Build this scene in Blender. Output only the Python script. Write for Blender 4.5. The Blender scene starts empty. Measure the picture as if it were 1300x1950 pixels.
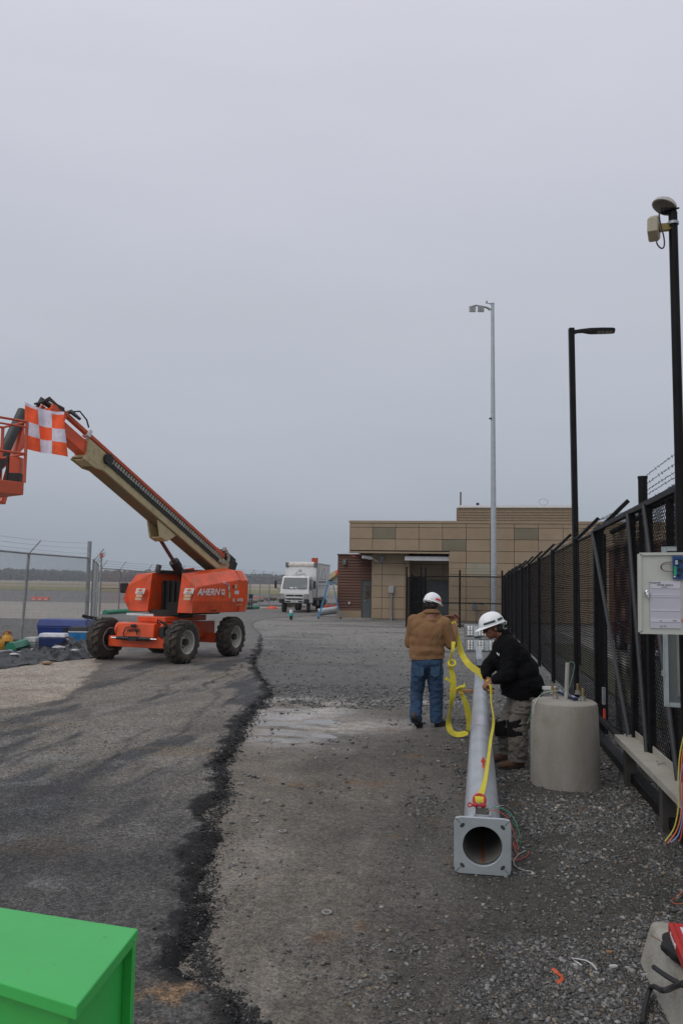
import bpy, bmesh, math, random
import numpy as np
from math import radians, sin, cos, pi, atan2, sqrt
from mathutils import Vector, Matrix, noise
random.seed(7)
SC = bpy.context.scene
COL = SC.collection

# ---------------------------------------------------------------- camera
FPX = 1570.0                      # focal length in photograph pixels (1300 x 1950)
CAMZ = 1.93
PITCH = math.atan(137/1570)
ROLL = 0.0157
cF = Vector((0, cos(PITCH), sin(PITCH)))
cU0 = Vector((0, -sin(PITCH), cos(PITCH)))
cR0 = Vector((1, 0, 0))
cR = cR0*cos(ROLL) + cU0*sin(ROLL)
cU = cU0*cos(ROLL) - cR0*sin(ROLL)
CAM = Vector((0, 0, CAMZ))
cam = bpy.data.cameras.new('camera')
co = bpy.data.objects.new('camera', cam)
COL.objects.link(co)
m3 = Matrix((cR, cU, -cF)).transposed()
co.matrix_world = Matrix.Translation(CAM) @ m3.to_4x4()
cam.sensor_fit = 'VERTICAL'
cam.sensor_height = 22.3
cam.lens = 22.3*FPX/1950
cam.clip_start = 0.05
cam.clip_end = 6000
SC.camera = co

# ---------------------------------------------------------------- world: overcast sky
W = bpy.data.worlds.new('World')
SC.world = W
W.use_nodes = True
wn, wl = W.node_tree.nodes, W.node_tree.links
wn.clear()
SUN_EL, SUN_AZ = 44.0, -135.0       # azimuth measured from +Y towards +X
sky = wn.new('ShaderNodeTexSky')
sky.sky_type = 'NISHITA'
sky.sun_disc = False
sky.sun_elevation = radians(SUN_EL)
sky.sun_rotation = radians(SUN_AZ)
sky.air_density = 1.0
sky.dust_density = 3.0
tc = wn.new('ShaderNodeTexCoord')
sp = wn.new('ShaderNodeSeparateXYZ')
wl.new(tc.outputs['Generated'], sp.inputs[0])
cr = wn.new('ShaderNodeValToRGB')
e = cr.color_ramp.elements
e[0].position = 0.0; e[0].color = (0.30, 0.345, 0.40, 1)
e[1].position = 1.0; e[1].color = (0.80, 0.80, 0.84, 1)
for pos_, c_ in ((0.06, (0.315, 0.36, 0.415, 1)), (0.20, (0.41, 0.44, 0.50, 1)), (0.38, (0.475, 0.495, 0.565, 1)), (0.60, (0.57, 0.58, 0.65, 1))):
    q = e.new(pos_); q.color = c_
nz = wn.new('ShaderNodeTexNoise')
nz.inputs['Scale'].default_value = 1.6
nz.inputs['Detail'].default_value = 6
mp = wn.new('ShaderNodeMapping')
mp.inputs['Scale'].default_value = (1, 1, 4.5)
wl.new(tc.outputs['Generated'], mp.inputs[0])
wl.new(mp.outputs[0], nz.inputs['Vector'])
ma = wn.new('ShaderNodeMath'); ma.operation = 'MULTIPLY_ADD'
ma.inputs[1].default_value = 0.26; ma.inputs[2].default_value = -0.13
wl.new(nz.outputs['Fac'], ma.inputs[0])
ad = wn.new('ShaderNodeMath'); ad.operation = 'ADD'
wl.new(sp.outputs['Z'], ad.inputs[0]); wl.new(ma.outputs[0], ad.inputs[1])
wl.new(ad.outputs[0], cr.inputs[0])
b1 = wn.new('ShaderNodeBackground'); b1.inputs[1].default_value = 1.10
wl.new(cr.outputs[0], b1.inputs[0])
hs = wn.new('ShaderNodeHueSaturation'); hs.inputs['Saturation'].default_value = 0.35
wl.new(sky.outputs[0], hs.inputs['Color'])
b2 = wn.new('ShaderNodeBackground'); b2.inputs[1].default_value = 0.006
wl.new(hs.outputs[0], b2.inputs[0])
ash = wn.new('ShaderNodeAddShader')
wl.new(b1.outputs[0], ash.inputs[0]); wl.new(b2.outputs[0], ash.inputs[1])
wo = wn.new('ShaderNodeOutputWorld')
wl.new(ash.outputs[0], wo.inputs[0])

sd = bpy.data.lights.new('sun', 'SUN')
sd.energy = 0.9
sd.angle = radians(45)
sd.color = (1.0, 0.975, 0.94)
so = bpy.data.objects.new('sun', sd)
COL.objects.link(so)
sdir = Vector((sin(radians(SUN_AZ))*cos(radians(SUN_EL)), cos(radians(SUN_AZ))*cos(radians(SUN_EL)), sin(radians(SUN_EL))))
so.rotation_euler = sdir.to_track_quat('Z', 'Y').to_euler()
so.location = (-10, -5, 30)
SC.view_settings.view_transform = 'Standard'
SC.view_settings.look = 'None'
SC.view_settings.exposure = 0.0
SC.view_settings.gamma = 1.0

# ---------------------------------------------------------------- placing helpers
def ray(px, py):
    return cF*FPX + cR*(px-650) + cU*(975-py)
def P(px, py, z=0.0):              # where a sight line meets the level z
    d = ray(px, py); t = (z-CAMZ)/d.z
    return CAM + d*t
def Q(px, py, Y):                  # the point on a sight line at distance Y
    d = ray(px, py); return CAM + d*(Y/d.y)
TH = radians(8.7)
SU = Vector((cos(TH), -sin(TH), 0)); SV = Vector((sin(TH), cos(TH), 0))
def S(u, v, z=0.0): return SU*u + SV*v + Vector((0, 0, z))
def onV(px, py, v):                # sight line against the site plane v = const
    d = ray(px, py); t = v/(d.dot(SV)); p = CAM + d*t
    return p.dot(SU), p.z
def onU(px, py, u):
    d = ray(px, py); t = u/(d.dot(SU)); p = CAM + d*t
    return p.dot(SV), p.z

# ---------------------------------------------------------------- object helpers
class MB:
    def __init__(s): s.v = []; s.f = []; s.m = []; s.sm = []
    def add(s, vs, fs, m=0, smooth=False, M=None):
        b = len(s.v)
        for p in vs:
            p = Vector(p)
            s.v.append(M @ p if M else p)
        for q in fs:
            s.f.append(tuple(b+i for i in q)); s.m.append(m); s.sm.append(smooth)
        return s
    def box(s, c, d, M=None, m=0, taper=1.0):
        x, y, z = d[0]/2, d[1]/2, d[2]/2
        vs = [(c[0]+a*x*(taper if k > 0 else 1), c[1]+b*y*(taper if k > 0 else 1), c[2]+k*z) for k in (-1, 1) for b in (-1, 1) for a in (-1, 1)]
        return s.add(vs, [(0,2,3,1),(4,5,7,6),(0,1,5,4),(2,6,7,3),(0,4,6,2),(1,3,7,5)], m, False, M)
    def hexa(s, pts, m=0, M=None):    # 4 bottom (ccw), 4 top
        return s.add(pts, [(3,2,1,0),(4,5,6,7),(0,1,5,4),(1,2,6,5),(2,3,7,6),(3,0,4,7)], m, False, M)
    def cyl(s, p0, p1, r0, r1=None, n=12, m=0, M=None, caps=True, smooth=True):
        r1 = r0 if r1 is None else r1
        p0 = Vector(p0); p1 = Vector(p1); d = (p1-p0).normalized()
        a = Vector((0, 0, 1)) if abs(d.z) < .9 else Vector((1, 0, 0))
        u = d.cross(a).normalized(); w = d.cross(u)
        vs = []
        for p, r in ((p0, r0), (p1, r1)):
            for i in range(n):
                t = 2*pi*i/n; vs.append(p + (u*cos(t)+w*sin(t))*r)
        s.add(vs, [(i, i+n, (i+1) % n+n, (i+1) % n) for i in range(n)], m, smooth, M)
        if caps:
            s.add(vs[:n], [tuple(range(n))], m, False, M)
            s.add(vs[n:], [tuple(reversed(range(n)))], m, False, M)
        return s
    def bar(s, p0, p1, w, h, m=0, M=None, up=(0, 0, 1)):   # rectangular bar from p0 to p1
        p0 = Vector(p0); p1 = Vector(p1); d = (p1-p0).normalized(); up = Vector(up)
        if abs(d.dot(up)) > .98: up = Vector((1, 0, 0))
        a = d.cross(up).normalized()*w/2; b = a.cross(d).normalized()*h/2
        vs = [p0-a-b, p0+a-b, p0+a+b, p0-a+b, p1-a-b, p1+a-b, p1+a+b, p1-a+b]
        return s.add(vs, [(0,1,2,3),(7,6,5,4),(0,4,5,1),(1,5,6,2),(2,6,7,3),(3,7,4,0)], m, False, M)
    def tube(s, pts, r, n=8, m=0, M=None, smooth=True):
        pts = [Vector(p) for p in pts]
        rs = r if isinstance(r, (list, tuple)) else [r]*len(pts)
        vs = []; u = None
        for i, p in enumerate(pts):
            d = (pts[min(i+1, len(pts)-1)] - pts[max(i-1, 0)]).normalized()
            if u is None:
                a = Vector((0, 0, 1)) if abs(d.z) < .9 else Vector((1, 0, 0))
                u = d.cross(a).normalized()
            else:
                u = (u - d*u.dot(d)).normalized()
            w = d.cross(u)
            for k in range(n):
                t = 2*pi*k/n; vs.append(p + (u*cos(t)+w*sin(t))*rs[i])
        fs = []
        for i in range(len(pts)-1):
            for k in range(n):
                k2 = (k+1) % n
                fs.append((i*n+k, i*n+k2, (i+1)*n+k2, (i+1)*n+k))
        s.add(vs, fs, m, smooth, M)
        s.add(vs[:n], [tuple(reversed(range(n)))], m, False, M); s.add(vs[-n:], [tuple(range(n))], m, False, M)
        return s
    def lathe(s, prof, n=24, m=0, M=None, smooth=True):    # prof: (r, z) from one end to the other
        vs = []
        for r, z in prof:
            for k in range(n):
                t = 2*pi*k/n; vs.append((r*cos(t), r*sin(t), z))
        fs = []
        for i in range(len(prof)-1):
            for k in range(n):
                k2 = (k+1) % n; fs.append((i*n+k, i*n+k2, (i+1)*n+k2, (i+1)*n+k))
        return s.add(vs, fs, m, smooth, M)
    def prism(s, poly, z0, z1, m=0, M=None, smooth=False):
        n = len(poly)
        vs = [(p[0], p[1], z0) for p in poly] + [(p[0], p[1], z1) for p in poly]
        s.add(vs, [tuple(reversed(range(n))), tuple(range(n, 2*n))], m, False, M)
        return s.add(vs, [(i, (i+1) % n, (i+1) % n+n, i+n) for i in range(n)], m, smooth, M)
    def ribbon(s, pts, sides, w, t=0.003, m=0, M=None):    # flat webbing with thickness
        pts = [Vector(p) for p in pts]; n = len(pts); vs = []
        for i, p in enumerate(pts):
            d = (pts[min(i+1, n-1)]-pts[max(i-1, 0)]).normalized()
            a = Vector(sides[i]); a = (a - d*a.dot(d)).normalized(); nn = d.cross(a)
            ww = w[i] if isinstance(w, (list, tuple)) else w
            vs += [p-a*ww/2-nn*t/2, p+a*ww/2-nn*t/2, p+a*ww/2+nn*t/2, p-a*ww/2+nn*t/2]
        fs = [(0, 1, 2, 3), (4*n-1, 4*n-2, 4*n-3, 4*n-4)]
        for i in range(n-1):
            for k in range(4):
                k2 = (k+1) % 4; fs.append((4*i+k, 4*i+4+k, 4*i+4+k2, 4*i+k2))
        return s.add(vs, fs, m, True, M)
    def build(s, name, mats, parent=None, world=False, bevel=0, seg=1, fix=True):
        me = bpy.data.meshes.new(name)
        vs = s.v
        if parent is not None and world:
            Mi = WM(parent).inverted(); vs = [Mi @ p for p in vs]
        me.from_pydata([tuple(p) for p in vs], [], s.f)
        if not isinstance(mats, (list, tuple)): mats = [mats]
        for q in mats: me.materials.append(q)
        me.polygons.foreach_set('material_index', s.m)
        me.polygons.foreach_set('use_smooth', s.sm)
        if fix:
            bm = bmesh.new(); bm.from_mesh(me)
            if any(s.sm) or bevel: bmesh.ops.remove_doubles(bm, verts=bm.verts, dist=1e-5)
            bmesh.ops.recalc_face_normals(bm, faces=bm.faces)
            bm.to_mesh(me); bm.free()
        me.update()
        o = bpy.data.objects.new(name, me); COL.objects.link(o)
        if parent is not None: o.parent = parent
        if any(s.sm):
            try: me.set_sharp_from_angle(angle=radians(40))
            except Exception: pass
        if bevel:
            b = o.modifiers.new('bevel', 'BEVEL'); b.width = bevel; b.segments = seg; b.limit_method = 'ANGLE'; b.angle_limit = radians(35)
            b.harden_normals = False
        return o
def WM(o):
    M = Matrix.Translation(o.location) @ o.rotation_euler.to_matrix().to_4x4()
    return WM(o.parent) @ M if o.parent else M
def tag(o, label, cat, group=None):
    o['label'] = label; o['category'] = cat
    if group: o['group'] = group
    return o
def thing(name, label, cat, loc=(0, 0, 0), rz=0.0, group=None):
    o = bpy.data.objects.new(name, None); COL.objects.link(o)
    o.empty_display_size = 0.2
    o.location = Vector(loc); o.rotation_euler = (0, 0, rz)
    return tag(o, label, cat, group)
def struct(o): o['kind'] = 'structure'; return o
def stuff(o, label, cat): o['kind'] = 'stuff'; return tag(o, label, cat)
def copy_tree(o, parent=None):
    c = o.copy(); COL.objects.link(c); c.parent = parent
    for ch in list(o.children): copy_tree(ch, c)
    return c

# ---------------------------------------------------------------- materials
MATS = {}
def lin(c):
    return tuple((x/255/12.92 if x/255 <= .04045 else ((x/255+.055)/1.055)**2.4) for x in c)
def mat(name, col, rough=.6, metal=0., var=.12, scale=6., bump=0., bscale=60., col2=None, spots=None, spec=.5, coat=0., alpha=1., stretch=(1, 1, 1), trans=0., emit=None, specks=None, dirt=None):
    """base colour varied by broad and fine noise, optional second colour in patches, optional bump"""
    if name in MATS: return MATS[name]
    m = bpy.data.materials.new(name); m.use_nodes = True
    n, l = m.node_tree.nodes, m.node_tree.links
    bs = n['Principled BSDF']
    bs.inputs['Roughness'].default_value = rough; bs.inputs['Metallic'].default_value = metal
    bs.inputs['Specular IOR Level'].default_value = spec
    if coat: bs.inputs['Coat Weight'].default_value = coat; bs.inputs['Coat Roughness'].default_value = .15
    if trans: bs.inputs['Transmission Weight'].default_value = trans
    if alpha < 1: bs.inputs['Alpha'].default_value = alpha
    if emit: bs.inputs['Emission Color'].default_value = (*emit[0], 1); bs.inputs['Emission Strength'].default_value = emit[1]
    t = n.new('ShaderNodeTexCoord'); mp = n.new('ShaderNodeMapping'); mp.inputs['Scale'].default_value = stretch
    l.new(t.outputs['Object'], mp.inputs[0])
    nz = n.new('ShaderNodeTexNoise'); nz.inputs['Scale'].default_value = scale; nz.inputs['Detail'].default_value = 6; nz.inputs['Roughness'].default_value = .62
    l.new(mp.outputs[0], nz.inputs['Vector'])
    mx = n.new('ShaderNodeMix'); mx.data_type = 'RGBA'
    c2 = col2 if col2 else tuple(max(0, x*(1-var*1.6)) for x in col)
    c1 = col if col2 else tuple(min(1, x*(1+var)) for x in col)
    rp = n.new('ShaderNodeValToRGB'); lo, hi = (.35, .65) if not spots else spots
    rp.color_ramp.elements[0].position = lo; rp.color_ramp.elements[1].position = hi
    l.new(nz.outputs['Fac'], rp.inputs[0]); l.new(rp.outputs[0], mx.inputs[0])
    mx.inputs[6].default_value = (*c1, 1); mx.inputs[7].default_value = (*c2, 1)
    colout = mx.outputs[2]
    for q_ in (specks, dirt):       # (scale, threshold, colour, amount): pits and grime with shapes of their own
        if q_:
            ns = n.new('ShaderNodeTexNoise'); ns.inputs['Scale'].default_value = q_[0]; ns.inputs['Detail'].default_value = 3 if q_ is specks else 7
            l.new(t.outputs['Object'], ns.inputs['Vector'])
            rs_ = n.new('ShaderNodeMapRange'); rs_.inputs[1].default_value = q_[1]; rs_.inputs[2].default_value = q_[1]+(.04 if q_ is specks else .16); rs_.inputs[4].default_value = q_[3]
            l.new(ns.outputs['Fac'], rs_.inputs[0])
            m3_ = n.new('ShaderNodeMix'); m3_.data_type = 'RGBA'; l.new(rs_.outputs[0], m3_.inputs[0]); l.new(colout, m3_.inputs[6]); m3_.inputs[7].default_value = (*q_[2], 1); colout = m3_.outputs[2]
    l.new(colout, bs.inputs['Base Color'])
    rr = n.new('ShaderNodeMapRange'); rr.inputs['To Min'].default_value = max(0, rough-.08); rr.inputs['To Max'].default_value = min(1, rough+.1)
    l.new(nz.outputs['Fac'], rr.inputs[0]); l.new(rr.outputs[0], bs.inputs['Roughness'])
    if bump:
        nb = n.new('ShaderNodeTexNoise'); nb.inputs['Scale'].default_value = bscale; nb.inputs['Detail'].default_value = 5
        l.new(mp.outputs[0], nb.inputs['Vector'])
        bp = n.new('ShaderNodeBump'); bp.inputs['Strength'].default_value = min(1, bump); bp.inputs['Distance'].default_value = .01*max(1, bump)
        l.new(nb.outputs['Fac'], bp.inputs['Height']); l.new(bp.outputs[0], bs.inputs['Normal'])
    MATS[name] = m
    return m
def striped(name, ca, cb, axis, period, duty=.12, rough=.7, shift=0.):
    """fine parallel lines (print, ribs) along one object axis"""
    if name in MATS: return MATS[name]
    m = bpy.data.materials.new(name); m.use_nodes = True
    n, l = m.node_tree.nodes, m.node_tree.links; bs = n['Principled BSDF']; bs.inputs['Roughness'].default_value = rough
    t = n.new('ShaderNodeTexCoord'); s = n.new('ShaderNodeSeparateXYZ'); l.new(t.outputs['Object'], s.inputs[0])
    a = n.new('ShaderNodeMath'); a.operation = 'MULTIPLY_ADD'; a.inputs[1].default_value = 1/period; a.inputs[2].default_value = 100+shift; l.new(s.outputs[axis], a.inputs[0])
    f = n.new('ShaderNodeMath'); f.operation = 'FRACT'; l.new(a.outputs[0], f.inputs[0])
    g = n.new('ShaderNodeMath'); g.operation = 'LESS_THAN'; g.inputs[1].default_value = duty; l.new(f.outputs[0], g.inputs[0])
    mx = n.new('ShaderNodeMix'); mx.data_type = 'RGBA'; l.new(g.outputs[0], mx.inputs[0])
    mx.inputs[6].default_value = (*ca, 1); mx.inputs[7].default_value = (*cb, 1); l.new(mx.outputs[2], bs.inputs['Base Color'])
    MATS[name] = m; return m

black_steel = mat('black_powdercoat', (.0065, .0065, .007), .5, var=.3, spec=.16)
galv = mat('galvanised_steel', (.42, .46, .49), .45, .55, var=.16, scale=9, bump=.1, bscale=40)
galv_dull = mat('galvanised_dull', (.27, .28, .29), .55, .35, var=.2, scale=12)
orange_paint = mat('orange_paint', (.74, .078, .010), .33, var=.12, scale=3, coat=.2, bump=.05, bscale=25, dirt=(4.5, .53, (.30, .12, .05), .45), specks=(45, .68, (.16, .10, .07), .6))
orange_faded = mat('orange_paint_worn', (.52, .085, .03), .45, col2=(.40, .075, .035), spots=(.45, .75), scale=8)
cream_paint = mat('cream_paint', (.47, .39, .215), .45, var=.15, scale=4, col2=(.33, .255, .13), spots=(.5, .85), dirt=(6, .55, (.22, .14, .07), .5), specks=(50, .68, (.12, .08, .05), .6))
rubber = mat('tyre_rubber', (.030, .027, .024), .85, col2=(.095, .070, .048), spots=(.44, .72), scale=7, bump=.5, bscale=30)
black_plastic = mat('black_plastic', (.014, .014, .015), .5, var=.2)
white_paint = mat('white_paint', (.72, .73, .73), .4, var=.05)
print_black = mat('print_black', (.02, .02, .02), .6, var=.1)
chrome = mat('bare_chrome', (.65, .66, .67), .2, 1., var=.05)
concrete = mat('cast_concrete', (.30, .285, .255), .85, col2=(.225, .205, .175), spots=(.38, .7), scale=5, bump=.45, bscale=55)
sling_yellow = mat('yellow_webbing', (.58, .50, .035), .75, col2=(.46, .37, .03), spots=(.45, .75), scale=14, bump=.3, bscale=220)
# ---------------------------------------------------------------- ground
RNG = np.random.RandomState(11)
_LAT = RNG.rand(256, 256)
def vnoise(x, y):
    xi = np.floor(x).astype(int); yi = np.floor(y).astype(int)
    fx = x-xi; fy = y-yi; fx = fx*fx*(3-2*fx); fy = fy*fy*(3-2*fy)
    a = _LAT[xi % 256, yi % 256]; b = _LAT[(xi+1) % 256, yi % 256]; c = _LAT[xi % 256, (yi+1) % 256]; d = _LAT[(xi+1) % 256, (yi+1) % 256]
    return (a*(1-fx)+b*fx)*(1-fy)+(c*(1-fx)+d*fx)*fy
def fbm(x, y, f=1., o=4, off=0.):
    r = 0; a = .5; t = 0
    for i in range(o):
        r = r + a*vnoise(x*f+off+17.3*i, y*f-off+9.1*i); t += a; a *= .55; f *= 2.03
    return r/t
def sstep(a, b, x):
    t = np.clip((x-a)/(b-a), 0, 1); return t*t*(3-2*t)
EDGE_PX = [(520,2300),(505,2120),(490,2010),(480,1950),(468,1915),(432,1872),(392,1842),(372,1800),(388,1760),(398,1705),(396,1650),(404,1590),(414,1545),(430,1505),(420,1470),(432,1440),(455,1405),(470,1372),(484,1350),(506,1340),(516,1312),(497,1288),(483,1262),(497,1236),(500,1208),(484,1190),(498,1181),(535,1176),(590,1173),(640,1166),(690,1150)]
EDGE = np.array([P(a, b, 0.02)[:2] for a, b in EDGE_PX])
def catmull(pts, k=6):
    out = []
    n = len(pts)
    for i in range(n-1):
        p0 = pts[max(i-1, 0)]; p1 = pts[i]; p2 = pts[i+1]; p3 = pts[min(i+2, n-1)]
        for j in range(k):
            t = j/k
            out.append(.5*((2*p1)+(-p0+p2)*t+(2*p0-5*p1+4*p2-p3)*t*t+(-p0+3*p1-3*p2+p3)*t**3))
    out.append(pts[-1]); return out
EDGE_S = np.array(catmull(list(EDGE), 4))
ROADP = np.vstack([EDGE_S, np.array([P(a, b)[:2] for a, b in ((600, 1157), (480, 1160), (340, 1164.5), (190, 1169))]), [[-9.7, 31], [-9.7, 12], [-14, 8], [-30, -1]]])
def road_sdf(x, y):                # positive inside the road
    ins = np.zeros(x.shape, bool)
    n = len(ROADP)
    for i in range(n):
        x0, y0 = ROADP[i]; x1, y1 = ROADP[(i+1) % n]
        c = ((y0 > y) != (y1 > y))
        with np.errstate(divide='ignore', invalid='ignore'):
            ins ^= c & (x < (x1-x0)*(y-y0)/(y1-y0+1e-12)+x0)
    d = np.full(x.shape, 1e9)
    for i in range(len(EDGE_S)-1):
        a = EDGE_S[i]; b = EDGE_S[i+1]; ab = b-a; L = (ab**2).sum()+1e-12
        t = np.clip(((x-a[0])*ab[0]+(y-a[1])*ab[1])/L, 0, 1)
        d = np.minimum(d, np.hypot(x-a[0]-t*ab[0], y-a[1]-t*ab[1]))
    s_d = np.where(ins, d, -d); nr_ = 1-sstep(22, 34, y)
    return s_d+nr_*((fbm(x, y, 1.9, 3, 51)-.5)*.34+(fbm(x, y, 7.5, 3, 52)-.5)*.17)
def bl(px, py, rx, ry, x, y, rot=0.):   # soft patch on the ground, radii in metres
    c = P(px, py); dx = x-c.x; dy = y-c.y
    a, b = cos(rot), sin(rot); u = dx*a-dy*b; v = dx*b+dy*a
    return np.exp(-((u/rx)**2+(v/ry)**2))
PUDDLES = [(590,1368,.62,.34,0),(630,1371,.34,.30,.1),(620,1396,.32,.28,-.1)]
def ground_h(x, y):
    u = x*cos(TH)-y*sin(TH)
    h = (fbm(x, y, .55, 3)-.5)*.05 + (fbm(x, y, 3.1, 3, 5)-.5)*.016 + (fbm(x, y, 16., 2, 9)-.5)*.006
    h = h + .0*u
    for px, py, rx, ry, r in PUDDLES: h = h - .030*bl(px, py, rx*1.1, ry*1.1, x, y, r)
    m = np.exp(-((u-(-1.0))/.35)**2)+np.exp(-((u-.05)/.3)**2)         # shallow wheel ruts
    h = h - .012*m*sstep(4, 7, y)*(1-sstep(12, 15, y))
    fl = sstep(38, 50, y)
    return h*(1-fl)
def road_lift(x, y, sd):
    w = .05+.13*fbm(x, y, 1.3, 2, 3)
    e = sd + (fbm(x, y, 34., 2, 31)-.5)*.04
    near = 1-sstep(24, 34, y)
    t = np.clip(e/w, 0, 1); t = t**.7
    big = (fbm(x, y, .8, 3, 41)-.5)*.03
    crumb = (fbm(x, y, 38., 2, 12)-.5)*.022*np.exp(-(np.maximum(sd, 0)/.16)**2)
    return -.015 + (.085*near+.035*(1-near))*t + big*t*near + crumb*t
def surf_z(x, y):
    x = np.array([x], float); y = np.array([y], float); sd = road_sdf(x, y)
    g = ground_h(x, y)
    if sd[0] > 0: g = np.maximum(g, g*.3+road_lift(x, y, sd))
    return float(g[0])
def grid_axis():
    ys = [2.4]
    while ys[-1] < 64: ys.append(ys[-1]*1.0062)
    return np.array(ys), np.linspace(-.98, .80, 640)
YS, SS = grid_axis()
GX = (YS[:, None]*SS[None, :]); GY = np.repeat(YS[:, None], len(SS), 1)
SD = road_sdf(GX, GY)
GU = GX*cos(TH)-GY*sin(TH); GV = GX*sin(TH)+GY*cos(TH)
def grid_mesh(name, X, Y, Z, C, keep, material, wet=None):
    nr, nc = X.shape
    q = keep[:-1, :-1] & keep[1:, :-1] & keep[:-1, 1:] & keep[1:, 1:]
    i, j = np.nonzero(q)
    a = i*nc+j
    F = np.stack([a, a+1, a+nc+1, a+nc], 1)
    used = np.unique(F); remap = -np.ones(nr*nc, int); remap[used] = np.arange(len(used)); F = remap[F]
    V = np.stack([X.ravel(), Y.ravel(), Z.ravel()], 1)[used]
    me = bpy.data.meshes.new(name)
    me.vertices.add(len(V)); me.vertices.foreach_set('co', V.ravel())
    me.loops.add(F.size); me.loops.foreach_set('vertex_index', F.ravel().astype(np.int32))
    me.polygons.add(len(F)); me.polygons.foreach_set('loop_start', np.arange(0, F.size, 4, dtype=np.int32))
    me.update(calc_edges=True)
    me.polygons.foreach_set('use_smooth', np.ones(len(F), bool))
    ca = me.color_attributes.new('zone', 'FLOAT_COLOR', 'POINT')
    cc = np.ones((len(V), 4)); cc[:, :3] = C.reshape(-1, 3)[used]
    cc[:, 3] = 0 if wet is None else wet.ravel()[used]
    ca.data.foreach_set('color', cc.ravel())
    me.materials.append(material)
    o = bpy.data.objects.new(name, me); COL.objects.link(o)
    return o
def zone_mat(name, rough, speck, bump, dist=.01, wet=False, s1=55., s2=170.):
    """soil material: zone colours held by the mesh, broken up by pebbles and grit of several sizes"""
    m = bpy.data.materials.new(name); m.use_nodes = True
    n, l = m.node_tree.nodes, m.node_tree.links; bs = n['Principled BSDF']
    bs.inputs['Specular IOR Level'].default_value = .3
    at = n.new('ShaderNodeAttribute'); at.attribute_name = 'zone'
    t = n.new('ShaderNodeTexCoord')
    def noi(sc, det=5, ro=.6):
        z = n.new('ShaderNodeTexNoise'); z.inputs['Scale'].default_value = sc; z.inputs['Detail'].default_value = det; z.inputs['Roughness'].default_value = ro
        l.new(t.outputs['Object'], z.inputs['Vector']); return z
    def vor(sc):
        z = n.new('ShaderNodeTexVoronoi'); z.inputs['Scale'].default_value = sc; l.new(t.outputs['Object'], z.inputs['Vector']); return z
    def mr(sock, a, b, c, d):
        z = n.new('ShaderNodeMapRange'); z.inputs[1].default_value = a; z.inputs[2].default_value = b; z.inputs[3].default_value = c; z.inputs[4].default_value = d
        l.new(sock, z.inputs[0]); return z.outputs[0]
    def mul(a, b):
        z = n.new('ShaderNodeMath'); z.operation = 'MULTIPLY'; l.new(a, z.inputs[0]); l.new(b, z.inputs[1]); return z.outputs[0]
    n1 = noi(2.2); n2 = noi(14., 6, .7); n3 = noi(70., 6, .75)
    v1 = vor(s1); v2 = vor(s2)
    sp1 = n.new('ShaderNodeSeparateColor'); l.new(v1.outputs['Color'], sp1.inputs[0])
    sp2 = n.new('ShaderNodeSeparateColor'); l.new(v2.outputs['Color'], sp2.inputs[0])
    f = mul(mr(n1.outputs['Fac'], .3, .7, .80, 1.2), mr(n2.outputs['Fac'], .3, .7, .66, 1.36))
    f = mul(f, mr(n3.outputs['Fac'], .3, .7, .6, 1.42))
    f = mul(f, mr(sp1.outputs[0], 0, 1, 1-speck, 1+speck))
    f = mul(f, mr(sp2.outputs[1], .0, 1, 1-speck*.9, 1+speck*.9))
    sc = n.new('ShaderNodeVectorMath'); sc.operation = 'SCALE'
    l.new(at.outputs['Color'], sc.inputs[0]); l.new(f, sc.inputs['Scale']); l.new(sc.outputs[0], bs.inputs['Base Color'])
    h = n.new('ShaderNodeMath'); h.operation = 'ADD'
    l.new(mr(v1.outputs['Distance'], 0, .7, 1, 0), h.inputs[0]); l.new(mr(n3.outputs['Fac'], .2, .8, 0, 1.3), h.inputs[1])
    b = n.new('ShaderNodeBump'); b.inputs['Strength'].default_value = bump; b.inputs['Distance'].default_value = dist
    l.new(h.outputs[0], b.inputs['Height']); l.new(b.outputs[0], bs.inputs['Normal'])
    l.new(mr(at.outputs['Alpha'], 0, 1, bump, bump*.12), b.inputs['Strength'])
    mw = n.new('ShaderNodeMix'); mw.data_type = 'FLOAT'; l.new(at.outputs['Alpha'], mw.inputs[0]); l.new(mr(n2.outputs['Fac'], .3, .7, rough-.12, rough+.1), mw.inputs[2]); mw.inputs[3].default_value = .09
    l.new(mw.outputs[0], bs.inputs['Roughness']); l.new(mr(at.outputs['Alpha'], 0, 1, .3, .6), bs.inputs['Specular IOR Level'])
    return m
gravel_mat = zone_mat('wet_gravel_and_mud', .82, .30, .8, .010)
road_mat = zone_mat('worn_asphalt', .78, .48, .8, .008, s1=55., s2=130.)

def mixc(A, B, t): return A*(1-t[..., None])+np.array(B)[None, None, :]*t[..., None]
X, Y, U, V = GX, GY, GU, GV
C = np.zeros(X.shape+(3,)); C[:] = (.070, .066, .057)
C = mixc(C, (.125, .125, .12), sstep(9, 14, Y))
C = mixc(C, (.200, .192, .176), sstep(15, 27, Y)*(.55+.6*fbm(U, V, .5, 3, 3)).clip(0, 1))
C = mixc(C, (.230, .220, .202), sstep(24, 36, Y)*(.5+.7*fbm(X*.5, Y*1.5, 1., 4, 44)).clip(0, 1))
band = fbm(U*.35, V*1.1, 1., 3, 55)
C = mixc(C, (.10, .10, .10), sstep(.52, .66, band)*sstep(13, 18, Y)*.6)
st = fbm(U*2.6, V*.32, 1., 4, 7)                      # streaks along the wheel tracks
mud = sstep(.55, -.65, U + (st-.5)*1.7)*(1-sstep(12.6, 14.2, Y+(fbm(X, Y, .9, 3, 2)-.5)*1.6))
C = mixc(C, (.122, .108, .090), mud*(.45+.75*sstep(.38, .62, st)).clip(0, 1))
C = mixc(C, (.098, .090, .078), mud*sstep(.55, .7, fbm(U*3.1, V*.4, 1., 3, 77))*.75)
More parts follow.
